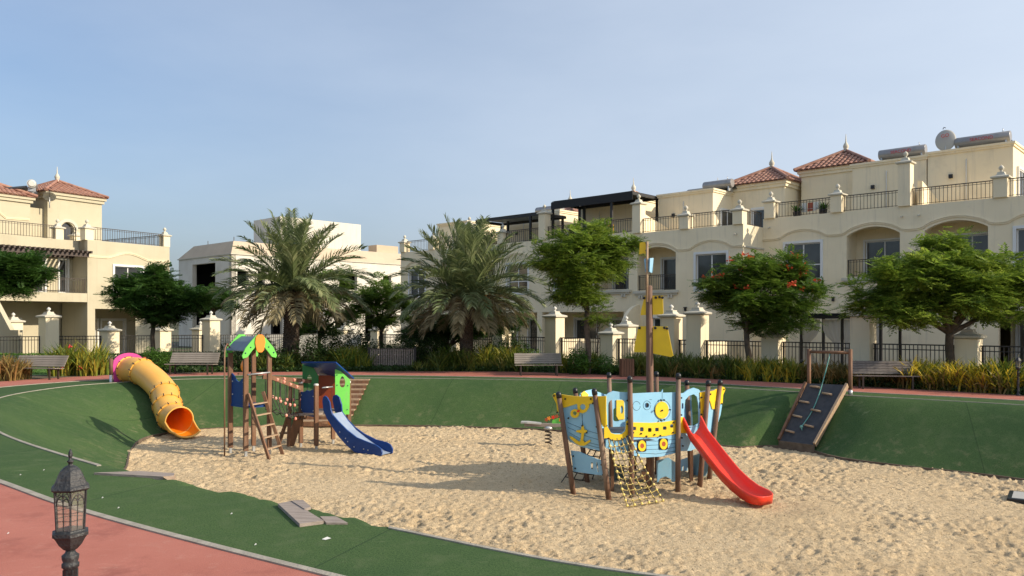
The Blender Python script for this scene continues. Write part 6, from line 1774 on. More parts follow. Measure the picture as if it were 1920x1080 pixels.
# closed rounded lip at the exit: the side walls sweep round a half circle
c = cl0+dirv*Ls
for a_ in (15, 30, 45, 58, 70, 80, 90):
    ca, sa_ = math.cos(R(a_)), math.sin(R(a_)); rr = []
    for v in rows_[NS]:
        lat = (v-c).dot(side); hgt = v.z+1.38
        q = c+side*(lat*ca**0.75)+dirv*(0.24*sa_); rr.append(Vector((q.x, q.y, -1.38+hgt*(1-0.42*sa_)+0.012*sa_)))
    rows_.append(rr)
mb = MB(); k = 15; vs = [v for r_ in rows_ for v in r_]; nn_ = len(rows_)
low_ = [v-Vector((0, 0, 0.0)) for v in vs]
mb.add(vs, [(i*k+j, i*k+j+1, (i+1)*k+j+1, (i+1)*k+j) for i in range(nn_-1) for j in range(k-1)], 0, True)
# outer skin below the bed
vo = []
for r_ in rows_:
    sL, sR = r_[0], r_[-1]
    mid_ = r_[7]
    vo += [sL, sL.lerp(mid_, 0.06)+Vector((0, 0, -0.12)), mid_.lerp(sL, 0.72)+Vector((0, 0, -0.10)), mid_+Vector((0, 0, -0.05)), mid_.lerp(sR, 0.72)+Vector((0, 0, -0.10)), sR.lerp(mid_, 0.06)+Vector((0, 0, -0.12)), sR]
mb.add(vo, [(i*7+j, (i+1)*7+j, (i+1)*7+j+1, i*7+j+1) for i in range(nn_-1) for j in range(6)], 0, True)
mb.add(vo[-7:]+[rows_[-1][j] for j in range(14, -1, -1)], [tuple(range(22))], 0)
mb.build('slide', M['red'], sh, world=True)
mb = MB(); mb.tube([end_c-dirv*0.1+Vector((0, 0, 0.0)), end_c-dirv*0.1+Vector((0, 0, -0.25))], 0.03, 8); mb.build('slide_foot', M['steel'], sh, world=True)

# climbing net: ropes with joints, from the doorway down to the sand
def netpt(s, t):
    # s across 0..1, t down 0..1
    tl = PD(1141, 824, 16.0); tr = PD(1180, 818, 16.2)
    bl = P(1176, 948, SZ+0.02); br = P(1243, 938, SZ+0.03)
    a = tl.lerp(bl, t); b = tr.lerp(br, t)
    p = a.lerp(b, s); p.z -= 0.10*math.sin(math.pi*t)*(0.5+0.5*math.sin(math.pi*s)); return p
mb = MB(); NT = 11; NSx = 5
for i in range(NSx+1):
    mb.tube([netpt(i/NSx, t/24) for t in range(25)], 0.0135 if i in (0, NSx) else 0.011, 5)
for t in range(1, NT+1):
    mb.tube([netpt(s/8, t/NT)+Vector((0, 0, -0.03*math.sin(math.pi*(s/8*NSx % 1)))) for s in range(9)], 0.011, 5)
net = mb.build('climbing_net', M['ropemix'], sh, world=True, fix=False)
kb = MB()
for i in range(NSx+1):
    for t in range(1, NT+1):
        big = i in (0, NSx) or t == NT
        kb.ball(netpt(i/NSx, t/NT), 0.028 if big else 0.017, 6)
tag(kb.build('rope_joints', M['knob'], net, world=True, fix=False), kind='stuff')
mb = MB()   # dark net on the far bow side
def n2(s, t): 
    a = PD(1098, 838, 17.8).lerp(PD(1052, 905, 17.5), t); b = PD(1128, 846, 18.0).lerp(PD(1106, 912, 17.8), t); return a.lerp(b, s)
for i in range(4): mb.tube([n2(i/3, 0), n2(i/3, 0.5), n2(i/3, 1)], 0.013, 5)
for t in range(7): mb.tube([n2(0, t/6), n2(0.5, t/6)+Vector((0, 0, -0.03)), n2(1, t/6)], 0.013, 5)
mb.build('far_net', M['roped'], sh, world=True, fix=False)

# ------------------------------------------------------------------ vegetation
def rot_to(d, up=None):
    pass

def frames(dirs, roll):
    """(n,3) unit directions -> (n,3,3) matrices whose columns are side, dir, normal"""
    up = np.tile(np.array([0, 0, 1.0]), (len(dirs), 1))
    side = np.cross(dirs, up); nn = np.linalg.norm(side, axis=1, keepdims=True); nn[nn < 1e-4] = 1
    side /= nn
    nor = np.cross(side, dirs)
    c = np.cos(roll)[:, None]; s = np.sin(roll)[:, None]
    s2 = side*c+nor*s; n2 = -side*s+nor*c
    return np.stack([s2, dirs, n2], 2)

def scatter(tv, tf, pos, mats_, scale):
    """template (k,3),(f,4) placed n times"""
    n = len(pos); k = len(tv)
    v = np.einsum('nij,kj->nki', mats_, tv)*scale[:, None, None]+pos[:, None, :]
    f = (tf[None, :, :]+(np.arange(n)*k)[:, None, None]).reshape(-1, tf.shape[1])
    return v.reshape(-1, 3), f

def frond_template(pairs=7, L=1.0, lw=0.30, ww=0.085, droop=0.22, seed=0):
    """feathery compound leaf of unit length along +y"""
    r = np.random.default_rng(seed); vs = []; fs = []
    for i in range(pairs):
        t = (i+0.7)/(pairs+0.3); y = t*L; z = -droop*t*t
        ln = lw*math.sin(math.pi*min(0.97, 0.18+t*0.8))**0.7*(0.85+0.3*r.random())
        for s in (-1, 1):
            b = len(vs); dy = ln*0.45; w = ww*(0.8+0.4*r.random())
            dz = -0.10*ln/lw*0.6*r.random()
            vs += [(0, y-w*0.5, z), (s*ln*0.55, y+dy*0.45-w*0.62, z+dz*0.4), (s*ln, y+dy, z+dz), (s*ln*0.5, y+dy*0.5+w*0.6, z+dz*0.4+0.01)]
            fs.append((b, b+1, b+2, b+3) if s > 0 else (b+3, b+2, b+1, b))
    b = len(vs); vs += [(-0.03, (pairs-0.4)/(pairs+0.3), -droop*0.8), (0.03, (pairs-0.4)/(pairs+0.3), -droop*0.8), (0.05, 1.06*L, -droop), (-0.02, 1.1*L, -droop)]
    fs.append((b, b+1, b+2, b+3))
    return np.array(vs, float), np.array(fs, int)

def tree(name, base, lobes, label, lm, n_fronds=2600, frond=0.42, trunk_r=0.13, fork=0.45, lean=(0, 0), seed=1, group='leafy shade trees round the playground', flowers=0, bark='bark', limbs=9, spray=26, flat=0.55):
    """lobes: list of (centre, (rx,ry,rz), weight)"""
    r = np.random.default_rng(seed)
    h = empty(name, base, 0, label, 'tree', group)
    bx = Vector(base)
    # cluster tips spread through each lobe, denser towards its skin
    tips = []; nrm_ = []
    W = sum(l[2] for l in lobes); nt_ = max(20, int(n_fronds/spray))
    for c, rad, w in lobes:
        k = int(nt_*w/W)
        d = r.normal(size=(k, 3)); d /= np.linalg.norm(d, axis=1, keepdims=True)
        d[:, 2] = np.where(d[:, 2] < -0.35, d[:, 2]*0.5, d[:, 2])
        q = r.uniform(0.30, 1.0, k)**0.55
        q *= 1+0.22*np.sin(d[:, 0]*5+seed)*np.cos(d[:, 1]*4+seed*2)+0.12*np.sin(d[:, 2]*9+seed)
        tips.append(np.array(c)+d*q[:, None]*np.array(rad)); nrm_.append(d)
    tips = np.concatenate(tips); nrm_ = np.concatenate(nrm_)
    cc = np.average(np.array([l[0] for l in lobes]), axis=0, weights=[l[2] for l in lobes])
    # fronds radiating from every tip in loose flat sprays
    n = len(tips); m_ = spray
    az = r.uniform(0, 2*np.pi, (n, m_)); el = r.normal(0.05, 0.32, (n, m_))
    d = np.stack([np.cos(az)*np.cos(el), np.sin(az)*np.cos(el), np.sin(el)], 2)
    out = nrm_[:, None, :]; d = d+out*0.55; d[..., 2] *= flat+0.25; d /= np.linalg.norm(d, axis=2, keepdims=True)
    sp = r.normal(0, 0.16, (n, m_, 3)); sp[..., 2] *= 0.55
    pos = tips[:, None, :]+sp
    d = d.reshape(-1, 3); pos = pos.reshape(-1, 3); N_ = len(d)
    tv, tf = frond_template(7, seed=seed)
    sc = frond*r.uniform(0.65, 1.2, N_)
    v, f = scatter(tv, tf, pos-np.array(base), frames(d, r.normal(0, 0.35, N_)), sc)
    crown = link('crown', np_mesh('crown', v, f, lm), h)
    # trunk and limbs
    mb = MB(); top = Vector((cc[0]-bx.x, cc[1]-bx.y, 0))*fork; zf = (min(l[0][2]-l[1][2]*0.75 for l in lobes)-bx.z)
    fk = Vector((top.x+lean[0], top.y+lean[1], max(0.8, zf)))
    mb.tube([Vector((0, 0, -0.2)), Vector((0, 0, 0.05)), fk*0.35+Vector((0.03, 0.02, 0)), fk*0.7+Vector((-0.03, 0, 0)), fk], [trunk_r*1.35, trunk_r*1.1, trunk_r*0.95, trunk_r*0.85, trunk_r*0.8], 12)
    mb.build('trunk', M[bark], h)
    lb = MB(); idx = r.choice(len(tips), min(limbs*4, len(tips)), replace=False)
    mains = []
    for i, k in enumerate(idx[:limbs]):
        tgt = Vector(tips[k])-bx; e = fk.lerp(tgt, 0.8); m1 = fk.lerp(e, 0.45)+Vector((0, 0, 0.12*(e-fk).length)); mains.append((m1, e))
        lb.tube([fk-Vector((0, 0, 0.06)), m1, e], [trunk_r*0.62, trunk_r*0.36, trunk_r*0.12], 7)
    for i, k in enumerate(idx[limbs:]):
        tgt = Vector(tips[k])-bx; m1, e = min(mains, key=lambda q: (q[0]-tgt).length)
        lb.tube([m1, m1.lerp(tgt, 0.55)+Vector((0, 0, 0.08)), tgt], [trunk_r*0.22, trunk_r*0.13, 0.006], 5)
    lb.build('limbs', M[bark], h, fix=False)
    if flowers:
        q_ = np.linalg.norm((tips-cc)/np.array([1.9, 1.7, 1.3]), axis=1); k = r.choice(np.where((q_ > 0.62) & (tips[:, 2] > cc[2]-0.1) & (tips[:, 1] < cc[1]+0.5))[0], flowers)
        P_ = np.repeat(tips[k], 9, axis=0)+r.normal(0, 0.06, (flowers*9, 3))+np.array([0, -0.16, 0.22])
        dd = r.normal(size=(len(P_), 3)); dd[:, 2] = abs(dd[:, 2]); dd /= np.linalg.norm(dd, axis=1, keepdims=True)
        tv = np.array([(-0.5, 0, 0), (0.5, 0, 0), (0.5, 1, 0.1), (-0.5, 1, 0.1)], float); tf = np.array([(0, 1, 2, 3)])
        v, f = scatter(tv, tf, P_-np.array(base), frames(dd, r.uniform(0, 3, len(P_))), np.full(len(P_), 0.07))
        tag(link('flowers', np_mesh('flowers', v, f, M['flower']), h), kind='stuff')
    return h

def lobe(px, py, d, rx, rz, w=1.0, ry=None):
    p = PD(px, py, d); return ((p.x, p.y, p.z), (rx, ry or rx*0.9, rz), w)

def s_(d): return F/d
# large spreading tree at the right
d = 25.4
b = P(1785, 681, 0) if False else PD(1783, 700, d); b = Vector((b.x, d, 0))
tree('shade_tree', b, [lobe(1745, 545, d, 2.0, 1.15, 1.9), lobe(1700, 520, d-0.5, 1.1, 0.8, 0.6), lobe(1800, 555, d-0.9, 1.3, 0.9, 0.8), lobe(1650, 560, d-0.3, 1.0, 0.95, 0.6), lobe(1850, 530, d, 1.35, 1.0, 0.8), lobe(1885, 575, d-0.4, 1.1, 0.9, 0.7), lobe(1755, 472, d+0.3, 0.75, 0.55, 0.35), lobe(1720, 590, d-0.8, 1.1, 0.7, 0.6), lobe(1815, 500, d-0.3, 1.0, 0.6, 0.5), lobe(1925, 545, d, 0.9, 0.9, 0.4)],
     'large bright green spreading tree at the right, in front of the arched balconies', M['leaf_big'], 10800, 0.43, 0.15, seed=3, spray=30, limbs=12)
# red-flowered tree
d = 29.2
b = Vector((PD(1408, 700, d).x, d, 0))
tree('flame_tree', b, [lobe(1425, 560, d, 1.65, 0.95, 1.3), lobe(1355, 545, d, 0.85, 0.6, 0.5), lobe(1495, 560, d, 0.85, 0.8, 0.6), lobe(1410, 510, d, 1.1, 0.6, 0.5), lobe(1478, 508, d+0.2, 0.7, 0.5, 0.3), lobe(1450, 605, d-0.3, 1.2, 0.5, 0.6), lobe(1345, 530, d-0.3, 0.5, 0.3, 0.15)],
     'dark green tree dotted with red flowers, right of the ship mast', M['leaf_mid'], 7000, 0.41, 0.12, seed=5, flowers=46, spray=24, lean=(-0.35, 0))
# light green round tree
d = 31.0
b = Vector((PD(1102, 700, d).x, d, 0))
tree('round_tree', b, [lobe(1098, 500, d, 1.55, 1.25, 1.5), lobe(1040, 485, d, 0.8, 0.8, 0.5), lobe(1150, 485, d, 0.85, 0.8, 0.5), lobe(1110, 445, d, 0.8, 0.55, 0.4), lobe(1085, 550, d-0.2, 1.0, 0.7, 0.6), lobe(1180, 460, d, 0.4, 0.3, 0.12)],
     'round light green tree left of the ship mast, in front of the black awning', M['leaf_big'], 7800, 0.39, 0.12, seed=8, spray=24, fork=0.3)
tree('young_shoot', Vector((PD(1120, 700, d).x, d, 1.0)), [lobe(1122, 590, d, 0.45, 0.7, 1)], 'light green side shoots hanging beside the round tree trunk', M['leaf_big'], 300, 0.3, 0.03, seed=9, spray=12, limbs=4)
# small left tree
d = 38.0
b = Vector((PD(284, 700, d).x, d, 0))
tree('shade_tree', b, [lobe(285, 560, d, 1.7, 0.95, 1.4), lobe(235, 555, d, 0.8, 0.6, 0.5), lobe(345, 570, d, 0.9, 0.65, 0.5), lobe(290, 530, d, 1.1, 0.6, 0.6), lobe(300, 595, d, 1.0, 0.5, 0.4), lobe(375, 560, d, 0.5, 0.3, 0.15)],
     'dark green umbrella-shaped tree in front of the sunlit cream villa', M['leaf_dark'], 7000, 0.45, 0.12, seed=12, spray=24)
d = 36.0
b = Vector((PD(-45, 700, d).x, d, 0))
tree('shade_tree', b, [lobe(10, 515, d, 1.6, 0.95, 1.4), lobe(58, 510, d, 0.8, 0.55, 0.5), lobe(-60, 510, d, 1.3, 0.9, 0.8), lobe(15, 540, d-0.4, 1.0, 0.4, 0.4)],
     'dark green tree entering at the left edge before the slat pergola', M['leaf_dark'], 6000, 0.45, 0.13, seed=14, spray=24)
d = 40.0
for px, lb, lobes_ in ((600, 'green tree mostly hidden behind the left palm crown', [lobe(600, 530, d, 1.3, 1.0, 1), lobe(570, 570, d, 1.2, 1.0, 1), lobe(630, 580, d, 1.1, 0.9, 0.9), lobe(590, 620, d, 1.2, 0.5, 0.5)]),
                       (715, 'bushy green tree between the two palms', [lobe(712, 560, d-2, 1.3, 0.8, 1), lobe(690, 595, d-2, 1.3, 0.9, 1), lobe(735, 590, d-2, 1.1, 0.8, 0.8), lobe(740, 555, d-2, 0.8, 0.6, 0.4)]),
                       (830, 'dense dark tree behind the right palm', [lobe(815, 615, d-3, 1.5, 0.9, 1), lobe(870, 620, d-3, 1.5, 0.8, 1), lobe(780, 625, d-3, 1.1, 0.8, 0.8), lobe(915, 610, d-3, 1.0, 0.9, 0.6), lobe(950, 600, d-3, 0.8, 0.9, 0.4)])):
    dd_ = lobes_[0][0][1]
    tree('garden_tree', Vector((PD(px, 700, dd_).x, dd_, 0)), lobes_, lb, M['leaf_mid'] if px != 830 else M['leaf_dark'], 3000 if px != 830 else 3600, 0.42, 0.10, seed=px, spray=24)
d = 46.0
tree('garden_tree', Vector((PD(395, 700, d).x, d, 0)), [lobe(395, 560, d, 1.2, 0.6, 1), lobe(425, 570, d, 0.8, 0.6, 0.5)], 'small dark tree before the open ground floor of the white villa', M['leaf_dark'], 1200, 0.45, 0.09, seed=77, spray=20)

def palm(base, top, L, n_up, n_dn, label, seed, trunk=(0.30, 0.25), fruit=None):
    r = np.random.default_rng(seed); bx = Vector(base); tp_ = Vector(top)
    h = empty('date_palm', base, 0, label, 'palm tree', 'date palms behind the red path')
    # trunk with spiral leaf scars
    mb = MB(); H = (tp_-bx).length; ax = (tp_-bx)
    pts = [ax*(i/10)+Vector((0, 0, -0.15 if i == 0 else 0)) for i in range(11)]
    mb.tube(pts, [trunk[0]*1.15]+[trunk[0]+(trunk[1]-trunk[0])*i/10 for i in range(1, 11)], 14)
    tr = mb.build('trunk', M['palmbark'], h)
    sb = MB(); ns = int(H/0.085)
    for i in range(ns):
        z = H*i/ns; rad = trunk[0]+(trunk[1]-trunk[0])*z/H
        for j in range(9):
            a = 2*math.pi*(j+0.5*(i % 2))/9+i*0.08; p = ax.normalized()*z
            c = p+Vector((math.cos(a), math.sin(a), 0))*(rad-0.01); t = Vector((-math.sin(a), math.cos(a), 0))*0.085; o = Vector((math.cos(a), math.sin(a), 0))*(0.035+0.02*r.random())
            sb.add([c-t, c+t, c+t*0.7+o+Vector((0, 0, 0.075)), c-t*0.7+o+Vector((0, 0, 0.075)), c-t*0.7+Vector((0, 0, 0.11)), c+t*0.7+Vector((0, 0, 0.11))], [(0,1,2,3),(3,2,5,4),(0,3,4),(1,5,2)])
    o = sb.build('leaf_scars', M['palmbark'], tr, fix=False); tag(o, kind='stuff')
    # fronds
    ntot = n_up+n_dn; V = {0: [], 1: []}; Fc = {0: [], 1: []}; cnt = {0: 0, 1: 0}
    for i in range(ntot):
        dn = i >= n_up
        az = i*2.39996+r.normal(0, 0.12)
        if not dn:
            u = (i+0.5)/n_up; el = R(84)-R(74)*u**1.05+r.normal(0, 0.06)
            ln = L*(0.86+0.14*r.random())*(0.92+0.1*u); droop = 0.18+0.62*u
        else:
            u = (i-n_up+0.5)/n_dn; el = R(22)-R(40)*u+r.normal(0, 0.08); ln = L*(0.84+0.1*r.random())*(1-0.30*u); droop = 0.72
        key = 1 if dn and u > 0.35 else 0
        nseg = 16; p = np.array([tp_.x-bx.x, tp_.y-bx.y, tp_.z-bx.z])+np.array([math.cos(az), math.sin(az), 0])*0.12*(1 if el < 1.2 else 0.4)+np.array([0, 0, 0.0 if dn else 0.18*(1-u)])
        e = el; spine = [p.copy()]; ts_ = []
        for q in range(nseg):
            dvec = np.array([math.cos(az)*math.cos(e), math.sin(az)*math.cos(e), math.sin(e)]); ts_.append(dvec)
            p = p+dvec*ln/nseg; spine.append(p.copy()); e -= droop*(0.4+1.3*(q/nseg))*1.45/nseg*(0.55+0.45*math.cos(max(-1.5, e)))*1.15
        ts_.append(ts_[-1]); spine = np.array(spine); ts_ = np.array(ts_)
        side = np.cross(ts_[0], [0, 0, 1.0]); side /= max(1e-5, np.linalg.norm(side)); tw = r.normal(0, 0.35)
        # rachis strip (three sided)
        for q in range(nseg):
            w0 = 0.028*(1-q/nseg)+0.006; w1 = 0.028*(1-(q+1)/nseg)+0.006
            nn0 = np.cross(side, ts_[q])
            b0 = len(V[key]); V[key] += [spine[q]-side*w0, spine[q]+side*w0, spine[q+1]+side*w1, spine[q+1]-side*w1]; Fc[key].append((b0, b0+1, b0+2, b0+3))
            b0 = len(V[key]); V[key] += [spine[q]-nn0*w0*1.3, spine[q]+nn0*w0*0.4, spine[q+1]+nn0*w1*0.4, spine[q+1]-nn0*w1*1.3]; Fc[key].append((b0, b0+1, b0+2, b0+3))
        npair = 46
        for k in range(npair):
            t = 0.10+0.90*k/npair; fidx = t*nseg; q = min(int(fidx), nseg-1); fr = fidx-q
            c = spine[q]*(1-fr)+spine[q+1]*fr; tv = ts_[q]; nn0 = np.cross(side, tv); nn0 = nn0 if nn0[2] >= 0 or abs(tv[2]) > 0.9 else -nn0
            ll = 0.60*(math.sin(math.pi*min(1, 0.14+0.80*t))**0.55)*(0.85+0.3*r.random())*L/3.1; w = 0.019*L/3.1+0.002
            for sg in (-1, 1):
                s2 = side*math.cos(tw)*sg+nn0*math.sin(tw)
                d1 = s2*0.72+tv*(0.62+0.35*t)+nn0*(0.34+0.12*r.normal()); d1 /= np.linalg.norm(d1)
                d2 = d1+np.array([0, 0, -0.42 if not dn else -0.65]); d2 /= np.linalg.norm(d2)
                m1 = c+d1*ll*0.55; e1 = m1+d2*ll*0.45
                wv = np.cross(d1, nn0); wv /= max(1e-5, np.linalg.norm(wv)); wv = wv*w*0.9+nn0*w*0.5*r.normal()
                b0 = len(V[key]); V[key] += [c-wv*0.5, c+wv*0.5, m1+wv, m1-wv, e1+wv*0.15, e1-wv*0.15]
                Fc[key] += [(b0, b0+1, b0+2, b0+3), (b0+3, b0+2, b0+4, b0+5)]
    link('fronds', np_mesh('fronds', np.array(V[0]), np.array(Fc[0]), M['palm']), h)
    if len(V[1]): link('dry_fronds', np_mesh('dry_fronds', np.array(V[1]), np.array(Fc[1]), M['palmdry']), h)
    # cut leaf bases under the crown
    cb = MB()
    for i in range(46):
        a = i*2.4; z = -0.55+0.6*i/46; p = (tp_-bx)+Vector((0, 0, z)); o = Vector((math.cos(a), math.sin(a), 0))
        cb.beam(p+o*trunk[1]*0.8, p+o*(trunk[1]+0.20)+Vector((0, 0, 0.26)), 0.09, 0.03, (0, 0, 1))
    cb = cb.build('cut_leaf_bases', M['palmbark'], h, fix=False); tag(cb, kind='stuff')
    if fruit:
        mb = MB()
        for k in range(90):
            q = Vector(fruit)-bx+Vector((r.normal(0, 0.09), r.normal(0, 0.09), r.normal(0, 0.15))); mb.ball(q, 0.03, 5)
        fo = mb.build('date_cluster', mat('orange_dates', (0.50, 0.20, 0.04), None, 0.5), h, fix=False); tag(fo, kind='stuff')
    return h
d1 = 34.5
palm((PD(544, 700, d1).x, d1, 0), (PD(549, 0, d1).x, d1, 3.25), 3.75, 44, 32, 'date palm with upright crown and thick ringed trunk, left of centre', 21, (0.34, 0.30))
d2 = 34.0
palm((PD(874, 700, d2).x, d2, 0), (PD(876, 0, d2).x, d2, 3.0), 3.75, 56, 32, 'date palm with broad silvery crown and orange date cluster, near the centre', 33, (0.27, 0.24), fruit=(PD(912, 567, d2-1.0)))

# leafy hedges and shrubs
def leaf_mass(name, vols, n, size, lm, label=None, cat=None, kind=None, seed=1, base=(0, 0, 0), group=None, core=True):
    """vols: (centre, radii, weight, boxy)"""
    r = np.random.default_rng(seed); pos = []; W = sum(v[2] for v in vols)
    for c, rad, w, boxy in vols:
        k = int(n*w/W)
        if boxy:
            q = r.uniform(-1, 1, (k, 3)); a = r.integers(0, 3, k); s = np.where(r.random(k) < 0.5, -1, 1); ins = r.uniform(0.82, 1.04, k)
            a = np.where(a == 2, 2, a); s = np.where(a == 2, 1, s)
            q[np.arange(k), a] = s*ins
        else:
            q = r.normal(size=(k, 3)); q /= np.linalg.norm(q, axis=1, keepdims=True); q *= (r.uniform(0.45, 1.05, k)**0.5)[:, None]
            q *= (1+0.15*np.sin(q[:, 0]*7+seed)+0.12*np.cos(q[:, 1]*6))[:, None]
        pos.append(np.array(c)+q*np.array(rad))
    pos = np.concatenate(pos)
    pos = pos[pos[:, 2] > 0.0]
    dd = r.normal(size=pos.shape); dd[:, 2] = abs(dd[:, 2])*0.8; dd /= np.linalg.norm(dd, axis=1, keepdims=True)
    tv = np.array([(-0.22, 0.25, 0), (0, 0, 0.0), (0.24, 0.35, 0.03), (0.0, 1, -0.12)], float); tf = np.array([(0, 1, 2, 3)])
    v, f = scatter(tv, tf, pos-np.array(base), frames(dd, r.uniform(-1, 1, len(pos))), size*r.uniform(0.6, 1.3, len(pos)))
    if cat:
        h = empty(name, base, 0, label, cat, group)
        link('leaves', np_mesh('leaves', v, f, lm), h)
        if core:
            mb = MB()
            for k_ in range(14):
                a = r.uniform(0, 6.28); c, rad, w, bx_ = vols[k_ % len(vols)]
                p0 = Vector(c)-Vector(base); mb.tube([Vector((p0.x+0.1*math.cos(a), p0.y+0.1*math.sin(a), -p0.z+c[2] if False else 0)), p0+Vector((rad[0]*0.6*math.cos(a), rad[1]*0.6*math.sin(a), rad[2]*0.4))], [0.02, 0.006], 5)
            mb.build('stems', M['bark'], h, fix=False)
        return h
    o = link(name, np_mesh(name, v, f, lm)); return tag(o, kind=kind or 'stuff')

def vol(px, py_top, d, rx, ry, zt=None, w=1.0, boxy=False):
    x = (px-960)/F*d; zt = EYE-(py_top-600)/F*d if zt is None else zt
    return ((x, d, zt*0.5), (rx, ry, zt*0.5), w, boxy)

# clipped bushes beside the tube slide and long hedge behind the bench
leaf_mass('clipped_bush', [vol(287, 655, 32.0, 0.55, 0.5, None, 1.0, False), vol(303, 658, 32.2, 0.5, 0.5, None, 0.8)], 5200, 0.075, M['hedge'], 'rounded bright green bush directly right of the tube slide entrance', 'bush', seed=41, base=(PD(290, 700, 32).x, 32, 0))
leaf_mass('clipped_bush', [vol(222, 668, 31.2, 0.35, 0.3, None, 1.0)], 1500, 0.07, M['leaf_deep'], 'small dark bush left of the magenta slide panel', 'bush', seed=42, base=(PD(222, 700, 31.2).x, 31.2, 0))
leaf_mass('hedge', [vol(400, 662, 34.0, 2.3, 0.4, None, 1.0, True)], 11000, 0.08, M['leaf_deep'], 'long dark clipped hedge behind the bench right of the tube slide', 'hedge', seed=43, base=(PD(400, 700, 34).x, 34, 0))
leaf_mass('hedge', [vol(115, 664, 35.5, 4.4, 0.35, None, 1.0, True)], 9000, 0.085, M['hedge'], 'low bright hedge along the left garden fence', 'hedge', seed=44, base=(PD(115, 700, 35.5).x, 35.5, 0))
# dense shrubs round the palms
for i, (px, py, d, rx, n_, lb) in enumerate(((490, 632, 33.4, 0.6, 3600, 'tall dark shrub left of the left palm trunk'), (585, 636, 33.2, 0.8, 3800, 'tall dark shrub right of the left palm trunk'),
        (520, 652, 33.0, 0.7, 3000, 'dark shrub in front of the left palm trunk'), (640, 655, 33.4, 0.8, 2600, 'leafy shrub between the left palm and the barrier'),
        (455, 660, 32.9, 0.6, 2600, 'dark shrub behind the play tower post'), (800, 630, 34.3, 1.1, 4200, 'dark shrub mass left of the right palm trunk'), (760, 640, 35.5, 1.0, 3000, 'dark shrub directly behind the barrier'),
        (925, 640, 34.4, 0.9, 3600, 'dark shrub right of the right palm trunk'), (845, 650, 33.5, 0.7, 2400, 'low shrub in front of the right palm trunk'), (1135, 668, 30.8, 0.5, 2400, 'fresh green bush just left of the slatted bin'),
        (985, 655, 34.8, 0.8, 2200, 'green shrub behind the shaded bench'), (705, 640, 36.5, 0.9, 2400, 'dark shrub below the bushy tree'), (1085, 655, 30.9, 0.45, 2200, 'yellow-green bush at the foot of the round tree'),
        (660, 612, 36.5, 1.0, 3600, 'tall dark shrub mass right of the left palm, under the bushy tree'), (615, 622, 36.0, 0.9, 3200, 'dark shrub filling the gap just right of the left palm crown'),
        (785, 612, 36.5, 1.1, 3800, 'tall dark shrub mass left of the right palm, behind the barrier'), (960, 628, 35.8, 0.8, 2600, 'dark shrub at the right end of the palm planting'), (440, 640, 35.5, 0.9, 2600, 'dark shrub behind the right end of the clipped hedge'))):
    leaf_mass('garden_shrub', [vol(px, py, d, rx, 0.6, None, 1.0), vol(px+rx*14, py+14, d-0.2, rx*0.7, 0.5, None, 0.7)], n_, 0.10 if i != 9 else 0.075, M['hedge'] if i in (9, 12) else (M['leaf_deep'] if i not in (3, 8, 10) else M['leaf_mid']), lb, 'shrub', seed=50+i, base=(PD(px, 700, d).x, d, 0), group='dark shrubs between the palms' if i not in (9, 12) else None)

# strap-leaved plants
def strap_np(centres, leaves, L, lm_w, seed, spread=0.85, w=0.028):
    r = np.random.default_rng(seed); V = []; Fc = []
    for (x, y, sc) in centres:
        for k in range(leaves):
            az = r.uniform(0, 6.283); e = R(90)-abs(r.normal(0, 0.42))*spread; ln = L*sc*r.uniform(0.5, 1.1)
            b = np.array([x+r.normal(0, 0.10)*sc, y+r.normal(0, 0.10)*sc, 0.0]); hd = np.array([math.cos(az), math.sin(az), 0]); sd_ = np.array([-math.sin(az), math.cos(az), 0])
            p = b.copy(); pts = [p.copy()]; ee = e
            for q in range(3):
                p = p+(hd*math.cos(ee)+np.array([0, 0, math.sin(ee)]))*ln/3; pts.append(p.copy()); ee -= r.uniform(0.12, 0.55)
            ws = [w*0.7, w, w*0.85, w*0.1]; b0 = len(V)
            tw = r.uniform(0, 3.14); sdd = sd_*math.cos(tw)+hd*math.sin(tw)*0.6
            for q in range(4): V += [pts[q]-sdd*ws[q]*sc, pts[q]+sdd*ws[q]*sc]
            for q in range(3): Fc.append((b0+2*q, b0+2*q+1, b0+2*q+3, b0+2*q+2))
    return np.array(V), np.array(Fc)
def strap_bed(name, x0, x1, yfun, depth, n, L, lm, seed, leaves=34, spread=0.85, w=0.028, var=(0.7, 1.15)):
    r = np.random.default_rng(seed); cs = []
    for i in range(n):
        px = r.uniform(x0, x1); d = yfun(px)+r.uniform(0, depth); cs.append(((px-960)/F*d, d, r.uniform(*var)))
    v, f = strap_np(cs, leaves, L, None, seed, spread, w)
    return tag(link(name, np_mesh(name, v, f, lm)), kind='stuff')
POX = C0[0]+POUT*np.cos(TH); POY = C0[1]+POUT*np.sin(TH)
def edge_d(px):
    """depth of the outer path edge on the ray through px (far side)"""
    sel = POY > 14
    q = 960+POX[sel]/POY[sel]*F; o = np.argsort(q); return float(np.interp(px, q[o], POY[sel][o]))
strap_bed('golden_strap_plants', 1700, 1900, lambda px: edge_d(px)+0.25, 1.2, 95, 0.92, M['strapy'], 61, 34)
strap_bed('dry_strap_plants', 1690, 1900, lambda px: edge_d(px)+0.15, 1.3, 46, 0.72, M['strapr'], 81, 30)
strap_bed('strap_plants', 1690, 1900, lambda px: edge_d(px)+0.3, 1.3, 40, 0.85, M['strapd'], 82, 30)
strap_bed('golden_strap_plants', 1360, 1500, lambda px: edge_d(px)+0.15, 1.0, 24, 0.75, M['strapy'], 83, 28)
strap_bed('dry_strap_plants', 1185, 1380, lambda px: edge_d(px)+0.15, 1.0, 30, 0.7, M['strapr'], 84, 26)
strap_bed('golden_strap_plants', 1898, 2060, lambda px: edge_d(px)+0.2, 1.2, 40, 0.95, M['strap'], 62, 34)
